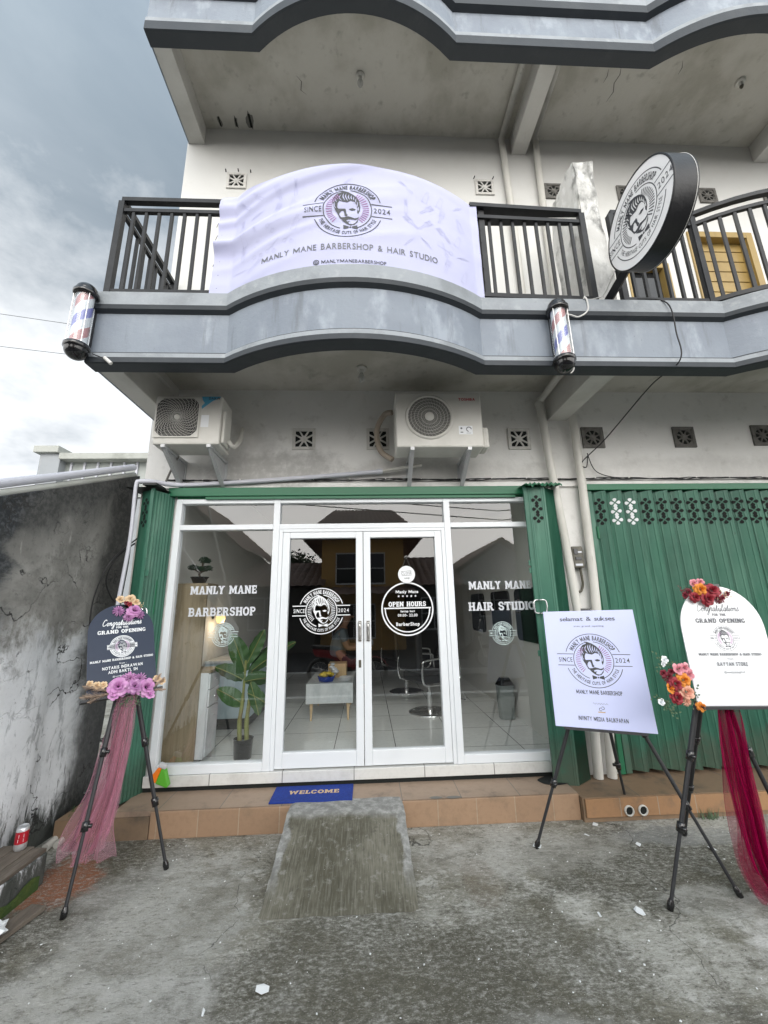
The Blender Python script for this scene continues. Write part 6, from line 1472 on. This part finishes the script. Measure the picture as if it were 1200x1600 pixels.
po = bpy.data.objects.new('lamp_light', pl_); COL.objects.link(po); po.location = (-1.74, 1.3, 1.44)
bp = thing('banana_plant', 'potted artificial banana plant with broad green leaves behind the left window', 'plant', (-1.15, .28, .3))
g = MB(); g.lathe([(0, .302), (.070, .302), (.078, .31), (.088, .47), (.090, .475), (.082, .475), (.078, .455), (0, .455)], (-1.15, .28, 0), n=28); g.obj('pot', 'gloss_black', bp)
for x, zt in ((-1.185, 1.15), (-1.12, .98)):
    g = MB(); g.tube(cr_path([(x, .28, .455), (x-.01, .28, .62), (x+.005, .285, .8), (x+.012, .29, zt)], 5), [.022]*6+[.018]*5+[.012]*5, 9); g.obj('stem', 'stem', bp)
def bleaf(base, tip, w, droop=.05, tw=0.0, cup=.25):
    A, B = Vector(base), Vector(tip); d = B-A; L = d.length; s_ = d.cross(Vector((0, 1, 0))).normalized(); nn = Vector((0, -1, 0)); s_ = (s_*cos(tw)+nn*sin(tw)); n_ = d.normalized().cross(s_)
    if n_.y > 0: n_ = -n_
    def fn(u, v):
        x = 2*u-1; ww = w*max(0.0, sin(pi*min(1, v*.93+.05)))**.6*(1-.15*v)
        return A+d*v+Vector((0, 0, -droop*v*v))+s_*ww*x-n_*cup*ww*abs(x)+n_*.006*sin(26*v+3*x)*abs(x)
    g = MB(); g.grid(fn, 10, 22); g.obj('leaf', 'leaf', bp)
    m_ = MB(); m_.tube([fn(.5, q/12)+n_*.002 for q in range(13)], .0045, 5); return m_
ribs = [bleaf((-1.17, .29, 1.05), (-1.30, .22, 1.42), .095, .02, .25), bleaf((-1.185, .27, .98), (-1.42, .18, 1.14), .085, .03, -.3), bleaf((-1.17, .28, .96), (-.86, .22, 1.03), .075, .03, .3), bleaf((-1.18, .30, .76), (-1.44, .33, .91), .085, .02, .2), bleaf((-1.16, .30, 1.12), (-1.02, .34, 1.46), .07, .03, -.2), bleaf((-1.13, .26, .86), (-.90, .20, .80), .07, .05, .2),
    bleaf((-1.11, .27, .95), (-1.00, .20, .70), .075, .02, .2), bleaf((-1.12, .32, 1.05), (-.72, .40, 1.36), .075, .06, .5), bleaf((-1.13, .34, .9), (-1.02, .45, .72), .06, .02, -.3), bleaf((-1.14, .32, 1.0), (-.98, .5, 1.30), .06, .03, .2)]
for r_ in ribs: r_.obj('leaf_rib', 'stem', bp)
tb = thing('coffee_table', 'white low cabinet table on pale wooden legs behind the left door', 'table', (-.46, 1.8, .3))
g = MB(); g.box(-.75, -.18, 1.40, 2.3, .50, .725); g.obj('table_body', 'marble', tb, bevel=.004)
for x in (-.69, -.24):
    for y in (1.46, 2.22):
        g = MB(); g.tube([(x, y, .30), (x, y, .50)], [.011, .022], 12); g.obj('leg', 'pale_wood', tb)
bk = thing('snack_basket', 'blue basket holding yellow wrapped snacks on the white table', 'basket', (-.52, 1.55, .726))
g = MB(); g.lathe([(0, .727), (.085, .727), (.11, .79), (.105, .79), (.08, .735), (0, .735)], (-.52, 1.56, 0), n=28); g.obj('basket_body', 'mat_blue', bk)
g = MB()
def blob(g, c, r, m=0, sq=(1, 1, .6)):
    ph = rnd.uniform(0, 6)
    g.grid(lambda u, v: Vector(c)+Vector((r*sq[0]*cos(2*pi*u)*sin(pi*v)*(1+.12*sin(5*2*pi*u+ph)), r*sq[1]*sin(2*pi*u)*sin(pi*v)*(1+.12*sin(3*2*pi*u+ph)), r*sq[2]*cos(pi*v))), 14, 8, m)
for q in range(9): blob(g, (-.52+rnd.uniform(-.06, .06), 1.56+rnd.uniform(-.05, .05), .80+rnd.uniform(-.01, .03)), .038)
g.obj('snack_packets', 'yellow', bk, kind='stuff')
pt = thing('plate_stack', 'stack of white plates at the right end of the white table', 'plates', (-.29, 1.55, .726))
for q in range(4): g = MB(); z = .728+.012*q; g.lathe([(0, z), (.05, z), (.085, z+.012), (.082, z+.014), (.05, z+.004), (0, z+.004)], (-.29+.006*q, 1.56, 0), n=30); g.obj('plate', 'vinyl', pt)
g = MB(); g.box(-.52, -.28, 1.80, 2.05, .727, .90); tag(g.obj('cardboard_box', 'pale_wood', bevel=.004), 'brown cardboard box behind the basket on the white table', 'box')
g = MB()
for q in range(5): blob(g, (-.44+rnd.uniform(-.04, .04), 1.68+rnd.uniform(-.03, .03), .79+.03*q), .05-.005*q)
tag(g.obj('plastic_bag', 'vinyl_g'), 'crumpled pale plastic bag between basket and cardboard box', 'bag')
bc0 = None
def barber_chair(loc, rz, label):
    t = thing('barber_chair', label, 'chair', (0, 0, 0), 'barber chairs')
    g = MB(); g.lathe([(0, .301), (.27, .301), (.275, .312), (.24, .325), (.06, .34), (0, .34)], (0, 0, 0), n=40); g.obj('base', 'chrome', t)
    g = MB(); g.tube([(0, 0, .33), (0, 0, .55)], .035, 16); g.tube([(0, 0, .55), (0, 0, .68)], .022, 14); g.obj('column', 'chrome', t)
    g = MB(); g.box(-.25, .25, -.25, .25, .68, .80); g.obj('seat', 'vinyl_chair', t, bevel=.03)
    g = MB(); g.box(-.24, .24, .22, .32, .82, 1.30); g.obj('backrest', 'vinyl_chair', t, bevel=.035)
    for s_ in (-1, 1):
        g = MB(); x = .30*s_; g.tube(cr_path([(x, -.20, .68), (x, -.28, .74), (x, -.28, .90), (x, -.22, .97), (x, .22, .97), (x, .28, .90), (x, .28, .74), (x, .20, .68), (x, -.20, .68)], 5), .013, 8); g.obj('arm_frame', 'chrome', t)
    g = MB(); g.tube(cr_path([(-.16, -.24, .66), (-.16, -.42, .50), (-.16, -.46, .42), (.16, -.46, .42), (.16, -.42, .50), (.16, -.24, .66)], 4), .012, 8); g.obj('footrest', 'chrome', t)
    t.location = loc; t.rotation_euler = (0, 0, rz); return t
c1 = barber_chair((.80, 1.68, 0), radians(115), 'nearer black and chrome barber chair behind the right glass door')
c2 = dup(c1, None, (.62, 2.95, 0)); c2['label'] = 'farther black and chrome barber chair deeper in the shop'
wb = thing('waste_bin', 'grey green plastic waste bin against the white wall behind the right window', 'bin', (1.66, 1.28, .3))
g = MB(); sq = lambda k_, z: [(1.665+.10*k_*(abs(cos(a))**.5)*(1 if cos(a) > 0 else -1), 1.28+.085*k_*(abs(sin(a))**.5)*(1 if sin(a) > 0 else -1), z) for a in [2*pi*(i+.5)/28 for i in range(28)]]
L0, L1, L2 = sq(.86, .305), sq(1.0, .66), sq(1.05, .68)
for A, B in ((L0, L1), (L1, L2)):
    for i in range(28): g.face([A[i], A[(i+1) % 28], B[(i+1) % 28], B[i]], 0, True)
g.obj('bin_body', 'bin', wb)
g = MB(); L3 = sq(1.04, .681); L4 = sq(.55, .76)
for i in range(28): g.face([L3[i], L3[(i+1) % 28], L4[(i+1) % 28], L4[i]], 0, True)
g.face(L4); g.obj('bin_lid', 'gloss_black', wb)
for y0, y1, lb in ((.28, .98, 'nearer dark rounded mirror on the white side wall'), (1.20, 1.90, 'second dark rounded mirror along the white side wall'), (2.3, 3.0, 'farthest dark rounded mirror along the white side wall')):
    mr = thing('wall_mirror', lb, 'mirror', (1.79, (y0+y1)/2, 1.5), 'mirrors on the side wall')
    def rr(y0, y1, z0, z1, r, x):
        pts = []
        for cy, cz, a0 in ((y1-r, z1-r, 0), (y0+r, z1-r, 90), (y0+r, z0+r, 180), (y1-r, z0+r, 270)):
            for q in range(7): a = radians(a0+15*q); pts.append((x, cy+r*cos(a), cz+r*sin(a)))
        return pts
    g = MB(); g.prism(rr(y0, y1, 1.22, 1.80, .07, 1.77), (.029, 0, 0)); g.obj('mirror_body', 'gloss_black', mr, bevel=.004)
    g = MB(); g.face(rr(y0+.02, y1-.02, 1.24, 1.78, .06, 1.7685)[::-1]); g.obj('mirror_glass', 'win_dark', mr)
def skinned(name, chain, mt, parent, sub=2):
    """chain: list of (points with radii) sharing the first vertex of the first chain"""
    vs, es, rs = [], [], []; ix = {}
    for ch in chain:
        prev = None
        for (p, r) in ch:
            key = tuple(round(q, 4) for q in p)
            if key not in ix: ix[key] = len(vs); vs.append(p); rs.append(r)
            if prev is not None: es.append((prev, ix[key]))
            prev = ix[key]
    me = bpy.data.meshes.new(name); o0 = org(parent); me.from_pydata([tuple(Vector(v)-o0) for v in vs], es, []); me.materials.append(MT[mt])
    ob = bpy.data.objects.new(name, me); COL.objects.link(ob); ob.parent = parent
    sk = ob.modifiers.new('skin', 'SKIN'); sk.use_smooth_shade = True
    sv = me.skin_vertices if len(me.skin_vertices) else None
    if not sv:
        bm = bmesh.new(); bm.from_mesh(me); bm.verts.layers.skin.verify(); bm.to_mesh(me); bm.free(); sv = me.skin_vertices
    for d, r in zip(sv[0].data, rs): d.radius = (r, r) if not isinstance(r, tuple) else r
    sv[0].data[0].use_root = True
    sb = ob.modifiers.new('sub', 'SUBSURF'); sb.levels = sub; sb.render_levels = sub
    return ob
# a person seated in profile at the back of the shop, leaning towards the right
ps = thing('person', 'person in grey shirt seated at the back of the shop, leaning forward', 'person', (-.45, 3.1, .3))
X0, Y0 = -.50, 3.1
bd = [[((X0, Y0, .78), .13), ((X0+.01, Y0, .95), .125), ((X0+.04, Y0, 1.12), .135), ((X0+.08, Y0, 1.24), .11), ((X0+.12, Y0, 1.33), .05), ((X0+.15, Y0, 1.40), .055), ((X0+.17, Y0, 1.47), .088), ((X0+.175, Y0, 1.54), .075)],
      [((X0, Y0, .78), .13), ((X0+.16, Y0-.10, .78), .085), ((X0+.42, Y0-.12, .79), .07), ((X0+.44, Y0-.12, .56), .05), ((X0+.44, Y0-.12, .36), .038), ((X0+.55, Y0-.12, .33), .032)],
      [((X0, Y0, .78), .13), ((X0+.16, Y0+.10, .78), .085), ((X0+.42, Y0+.12, .79), .07), ((X0+.46, Y0+.12, .56), .05), ((X0+.46, Y0+.12, .36), .038), ((X0+.57, Y0+.12, .33), .032)],
      [((X0+.08, Y0, 1.24), .11), ((X0+.09, Y0-.19, 1.22), .06), ((X0+.18, Y0-.22, .99), .045), ((X0+.42, Y0-.16, 1.0), .034), ((X0+.50, Y0-.15, 1.01), .026)],
      [((X0+.08, Y0, 1.24), .11), ((X0+.09, Y0+.19, 1.22), .06), ((X0+.18, Y0+.22, .99), .045), ((X0+.42, Y0+.14, 1.02), .034), ((X0+.50, Y0+.12, 1.03), .026)]]
skinned('body', bd, 'skin', ps)
sh_ = [[((X0, Y0, .82), .142), ((X0+.01, Y0, .95), .140), ((X0+.04, Y0, 1.12), .150), ((X0+.08, Y0, 1.24), .124), ((X0+.105, Y0, 1.30), .07)],
       [((X0+.08, Y0, 1.24), .124), ((X0+.09, Y0-.19, 1.22), .072), ((X0+.15, Y0-.215, 1.07), .060)], [((X0+.08, Y0, 1.24), .124), ((X0+.09, Y0+.19, 1.22), .072), ((X0+.15, Y0+.215, 1.07), .060)]]
skinned('shirt', sh_, 'shirt', ps)
tr_ = [[((X0, Y0, .78), .140), ((X0+.16, Y0-.10, .78), .096), ((X0+.42, Y0-.12, .79), .082), ((X0+.44, Y0-.12, .56), .062), ((X0+.44, Y0-.12, .42), .054)], [((X0, Y0, .78), .140), ((X0+.16, Y0+.10, .78), .096), ((X0+.42, Y0+.12, .79), .082), ((X0+.46, Y0+.12, .56), .062), ((X0+.46, Y0+.12, .42), .054)]]
skinned('trousers', tr_, 'trousers', ps)
g = MB(); g.grid(lambda u, v: Vector((X0+.155, Y0, 1.515))+Vector((.105*cos(2*pi*u)*sin(pi*.55*v)-.01, .092*sin(2*pi*u)*sin(pi*.55*v), .100*cos(pi*.55*v))), 20, 10); g.obj('hair', 'hair', ps)
for hx, hy, hz in ((X0+.50, Y0-.15, 1.01), (X0+.50, Y0+.12, 1.03)):
    g = MB()
    for q in range(4): g.tube(cr_path([(hx+.01, hy+.012*(q-1.5), hz), (hx+.05, hy+.014*(q-1.5), hz-.005), (hx+.08-.006*abs(q-1.5), hy+.014*(q-1.5), hz-.03)], 3), [.009]*4+[.007]*3, 6)
    g.tube([(hx-.005, hy-.02, hz), (hx+.03, hy-.04, hz-.01)], .009, 6); g.obj('fingers', 'skin', ps)
g = MB(); blob(g, (X0+.262, Y0, 1.475), .018, sq=(1, .8, 1)); blob(g, (X0+.17, Y0-.088, 1.48), .022, sq=(.7, .5, 1.2)); g.obj('nose_and_ear', 'skin', ps)
st = thing('stool', 'dark round stool under the seated person', 'stool', (X0, Y0, .3))
g = MB(); g.lathe([(0, .60), (.17, .60), (.18, .63), (.17, .655), (0, .66)], (X0, Y0, 0), n=28); g.obj('seat', 'vinyl_chair', st)
g = MB(); g.tube([(X0, Y0, .33), (X0, Y0, .60)], .025, 12); g.lathe([(0, .301), (.2, .301), (.2, .315), (0, .33)], (X0, Y0, 0), n=28); g.obj('column', 'chrome', st)
# ---------------------------------------------------------------- the street behind the camera, mirrored in the glass
def tiles(g, A, B, C, D, nu, nv=8):
    """corrugated tile roof plane: A-B eave, D-C ridge"""
    A, B, C, D = map(Vector, (A, B, C, D)); n = (B-A).cross(D-A).normalized()
    if n.z < 0: n = -n
    def fn(u, v):
        p = A.lerp(B, u).lerp(D.lerp(C, u), v); return p+n*(.045*abs(sin(pi*nu*u))+.03*((v*nv) % 1.0 < .5))
    g.grid(fn, nu*6, nv*2, sm=False)
def house(label, x0, x1, y0, y1, ze, zr, wm, over=.6, hip=False, wins=(), gable_street=False, low=None):
    t = thing('house', label, 'house', ((x0+x1)/2, (y0+y1)/2, 0), 'houses across the street')
    g = MB(); g.box(x0, x1, y1, y0, 0, ze)
    if gable_street: g.prism([(x0, y0, ze), (x1, y0, ze), ((x0+x1)/2, y0, zr-.15)], (0, y1-y0, 0))
    g.obj('wall', wm, t)
    g = MB(); X0, X1, Y0, Y1 = x0-over, x1+over, y0+over, y1-over; ym = (y0+y1)/2; xm = (x0+x1)/2; nx = int((X1-X0)/.28); ny = int((Y0-Y1)/.28)
    zo = ze-.05
    if gable_street:
        tiles(g, (X0, Y1, zo), (X0, Y0, zo), (xm, Y0, zr), (xm, Y1, zr), ny); tiles(g, (X1, Y0, zo), (X1, Y1, zo), (xm, Y1, zr), (xm, Y0, zr), ny)
    else:
        hx = (x1-x0)*.3 if hip else 0
        tiles(g, (X0, Y0, zo), (X1, Y0, zo), (X1-hx, ym, zr), (X0+hx, ym, zr), nx); tiles(g, (X1, Y1, zo), (X0, Y1, zo), (X0+hx, ym, zr), (X1-hx, ym, zr), nx)
        if hip: tiles(g, (X0, Y1, zo), (X0, Y0, zo), (X0+hx, ym, zr), (X0+hx, ym, zr), ny); tiles(g, (X1, Y0, zo), (X1, Y1, zo), (X1-hx, ym, zr), (X1-hx, ym, zr), ny)
        g.face([(X0, Y0, zo-.02), (X0, Y1, zo-.02), (X1, Y1, zo-.02), (X1, Y0, zo-.02)])
    g.obj('roof', 'roof', t)
    for a, b, c, d in wins:
        g = MB(); g.face([(b, y0+.012, c), (a, y0+.012, c), (a, y0+.012, d), (b, y0+.012, d)]); w = g.obj('window', 'win_dark', t)
        g = MB(); mx_ = (a+b)/2; mz = (c+d)/2
        for q in ((a-.04, a, c, d), (b, b+.04, c, d), (mx_-.02, mx_+.02, c, d), (a, b, mz-.02, mz+.02), (a-.04, b+.04, d, d+.05), (a-.04, b+.04, c-.06, c)): g.box(q[0], q[1], y0+.0, y0+.05, q[2], q[3])
        g.obj('window_frame', 'alu', w)
    if low:
        g = MB(); tiles(g, (x0-.3, y0+low[0], low[1]), (x1+.3, y0+low[0], low[1]), (x1+.3, y0+.05, low[2]), (x0-.3, y0+.05, low[2]), int((x1-x0)/.28), 5); g.obj('porch_roof', 'roof', t)
    return t
house('ochre two storey house with hipped tile roof across the street', -1.78, 1.5, -12, -18, 4.35, 6.2, 'ochre', .75, True, ((-1.18, .70, 2.55, 3.70), (-1.3, .3, .5, 1.7)), low=(2.4, 2.0, 2.35))
house('grey house with steep street facing gable left of the ochre house', -10.5, -5.2, -12, -18, 3.9, 6.6, 'house_grey', .5, False, ((-8.6, -7.4, 1.2, 2.6),), True)
house('low dark tiled house between grey gable and ochre house', -5.0, -1.95, -11.6, -17.5, 2.45, 3.6, 'house_grey', .35, False, ((-4.4, -3.3, .9, 2.0),))
house('low dark tiled house right of the ochre house', 1.8, 3.5, -11.5, -17, 2.4, 3.75, 'house_grey', .3, False, ((2.1, 3.0, .8, 1.9),))
house('pale grey gabled house at the right of the row across the street', 3.9, 7.4, -12.5, -18, 3.0, 4.3, 'neighbour', .4, False, ((4.6, 5.8, 1.2, 2.4),), True)
aw = thing('awning', 'corrugated metal awning in front of the pale gabled house', 'awning', (5, -11.6, 2.5))
g = MB(); g.grid(lambda u, v: Vector((3.7+4.6*u, -11.0-1.4*v, 2.35+.5*v+.02*sin(120*u))), 160, 2); g.obj('awning_sheet', 'fibre', aw)
g = MB()
for x in (3.8, 6.0, 8.2): g.tube([(x, -11.05, 0), (x, -11.05, 2.36)], .03, 8)
g.obj('awning_posts', 'rail', aw, kind='stuff')
def tree(label, x, y, h, r, seed):
    t = thing('tree', label, 'tree', (x, y, 0), 'trees behind the houses'); q_ = random.Random(seed); g = MB(); L = []
    g.tube(cr_path([(x, y, 0), (x+.1, y, h*.3), (x-.05, y+.1, h*.6), (x+.05, y, h*.85)], 4), [.16-.009*i for i in range(13)], 8)
    for i in range(9):
        a = q_.uniform(0, 6.28); z = h*q_.uniform(.45, .8); e_ = Vector((x+r*.8*cos(a), y+r*.8*sin(a), z+h*.18)); L.append(e_); g.tube([(x, y, z), tuple(e_)], [.05, .015], 6)
    L.append(Vector((x, y, h*.95)))
    g.obj('trunk', 'bark', t); g = MB()
    for i in range(2600):
        c = q_.choice(L); d = Vector((q_.gauss(0, 1), q_.gauss(0, 1), q_.gauss(0, .8))).normalized()*r*.55*q_.random()**.5; p = c+d; u = Vector((q_.uniform(-1, 1), q_.uniform(-1, 1), q_.uniform(-1, 1))).normalized(); w = u.cross(Vector((.3, .5, .8))).normalized(); s_ = r*q_.uniform(.09, .17)
        g.face([p-w*s_*.4, p+u*s_*.6, p+w*s_*.4, p-u*s_*.6])
    g.obj('crown', 'crown', t)
tree('bushy tree rising behind the low tiled house', -4.3, -19.5, 4.3, 1.5, 1)
tree('tall loose tree behind the grey gable house', -10.5, -20, 5.5, 2.0, 2)
tree('small tree between ochre house and its right neighbour', 2.7, -20, 4.0, 1.1, 3)
tree('broad tree behind the pale gabled house', 7.4, -20.5, 4.2, 1.4, 4)
for x, lb in ((-5.6, 'concrete utility pole in front of the grey gable house'), (13, 'concrete utility pole far along the street')):
    up_ = thing('utility_pole', lb, 'pole', (x, -8.2, 0)); g = MB(); g.tube([(x, -8.2, 0), (x, -8.2, 9)], [.15, .10], 12); g.obj('mast', 'cement', up_)
    for z in (7.0, 8.2): g = MB(); g.box(x-.06, x+.06, -9.0, -7.4, z, z+.1); g.obj('crossarm', 'rail', up_)
g = MB(); g.tube([(-5.6, -8.2, 7.2), (-3.4, -8.0, 0)], .03, 6); tag(g.obj('guy_wire', 'pvc'), 'pale sloping guy wire from the utility pole to the ground', 'wire')
sw = thing('street_wires', 'bundle of black street wires strung along the far pavement', 'wires', (0, -8.2, 5))
for i in range(10):
    y = -7.4-.17*i; z = 4.3+.32*i; g = MB(); g.tube([(-34, y, z+.8), (-20, y, z), (-5.6, y, z+.6), (4, y, z-.25), (13, y, z+.4), (30, y, z+.2)], .016, 5); g.obj('wire', 'cable', sw)
def motorbike(label, x, y, rz, mt):
    t = thing('motorbike', label, 'motorbike', (0, 0, 0), 'motorbikes across the road'); z0 = -.06
    for wx in (-.62, .62):
        g = MB(); g.tube([(wx+.25*cos(2*pi*i/36), 0, z0+.29+.25*sin(2*pi*i/36)) for i in range(36)], .04, 10, closed=True); w = g.obj('wheel', 'gloss_black', t)
        g = MB(); g.tube([(wx+.21*cos(2*pi*i/32), 0, z0+.29+.21*sin(2*pi*i/32)) for i in range(32)], .010, 6, closed=True); g.lathe([(.0, -.05), (.04, -.05), (.04, .05), (0, .05)], (wx, 0, z0+.29), (0, 1, 0), 14)
        for i in range(10): g.tube([(wx, 0, z0+.29), (wx+.21*cos(.628*i), 0, z0+.29+.21*sin(.628*i))], .004, 4)
        g.obj('rim', 'steel', w)
    g = MB(); g.prism([(-.72, -.09, z0+.62), (-.80, -.09, z0+.80), (-.20, -.09, z0+.74), (.10, -.09, z0+.52), (.30, -.09, z0+.66), (.42, -.09, z0+.95), (.52, -.09, z0+.90), (.46, -.09, z0+.50), (.25, -.09, z0+.34), (-.10, -.09, z0+.34), (-.30, -.09, z0+.56)], (0, .18, 0)); g.obj('fairing', mt, t, bevel=.03)
    g = MB(); g.prism([(-.82, -.11, z0+.805), (-.80, -.11, z0+.87), (-.30, -.11, z0+.84), (-.12, -.11, z0+.77), (-.20, -.11, z0+.745)], (0, .22, 0)); g.obj('seat', 'vinyl_chair', t, bevel=.02)
    g = MB(); g.box(-.25, .12, -.12, .12, z0+.20, z0+.40); g.obj('engine', 'rail', t, bevel=.03)
    for s_ in (-1, 1): g = MB(); g.tube([(.62, .065*s_, z0+.29), (.46, .065*s_, z0+.88)], .02, 8); g.obj('fork', 'steel', t)
    g = MB(); g.tube(cr_path([(.36, -.34, z0+1.02), (.42, -.15, z0+1.0), (.44, 0, z0+.98), (.42, .15, z0+1.0), (.36, .34, z0+1.02)], 4), .014, 8); hb_ = g.obj('handlebar', 'black', t)
    for s_ in (-1, 1): g = MB(); g.tube([(.38, .28*s_, z0+1.02), (.40, .32*s_, z0+1.16)], .005, 5); g.box(.385, .40, .32*s_-.05, .32*s_+.05, z0+1.15, z0+1.22); g.obj('mirror', 'steel', hb_)
    g = MB(); g.lathe([(.0, .05), (.06, .045), (.075, 0), (.05, -.05)], (.54, 0, z0+.90), (1, 0, .1), 20); g.obj('headlight', 'vinyl', t)
    g = MB(); g.grid(lambda u, v: Vector((.62+.31*cos(pi*(.1+.75*u)), -.06+.12*v, z0+.29+.31*sin(pi*(.1+.75*u)))), 14, 2); g.obj('mudguard', mt, t)
    g = MB(); g.tube([(.0, -.14, z0+.22), (-.45, -.15, z0+.26), (-.85, -.15, z0+.34)], [.02, .04, .035], 10); g.obj('exhaust', 'steel', t)
    t.location = (x, y, 0); t.rotation_euler = (0, 0, rz); return t
motorbike('red motorbike parked along the kerb across the road', -.45, -5.6, radians(6), 'can_red')
motorbike('black motorbike parked farther along by the low house', 2.6, -7.3, radians(40), 'gloss_black').location.z = .08
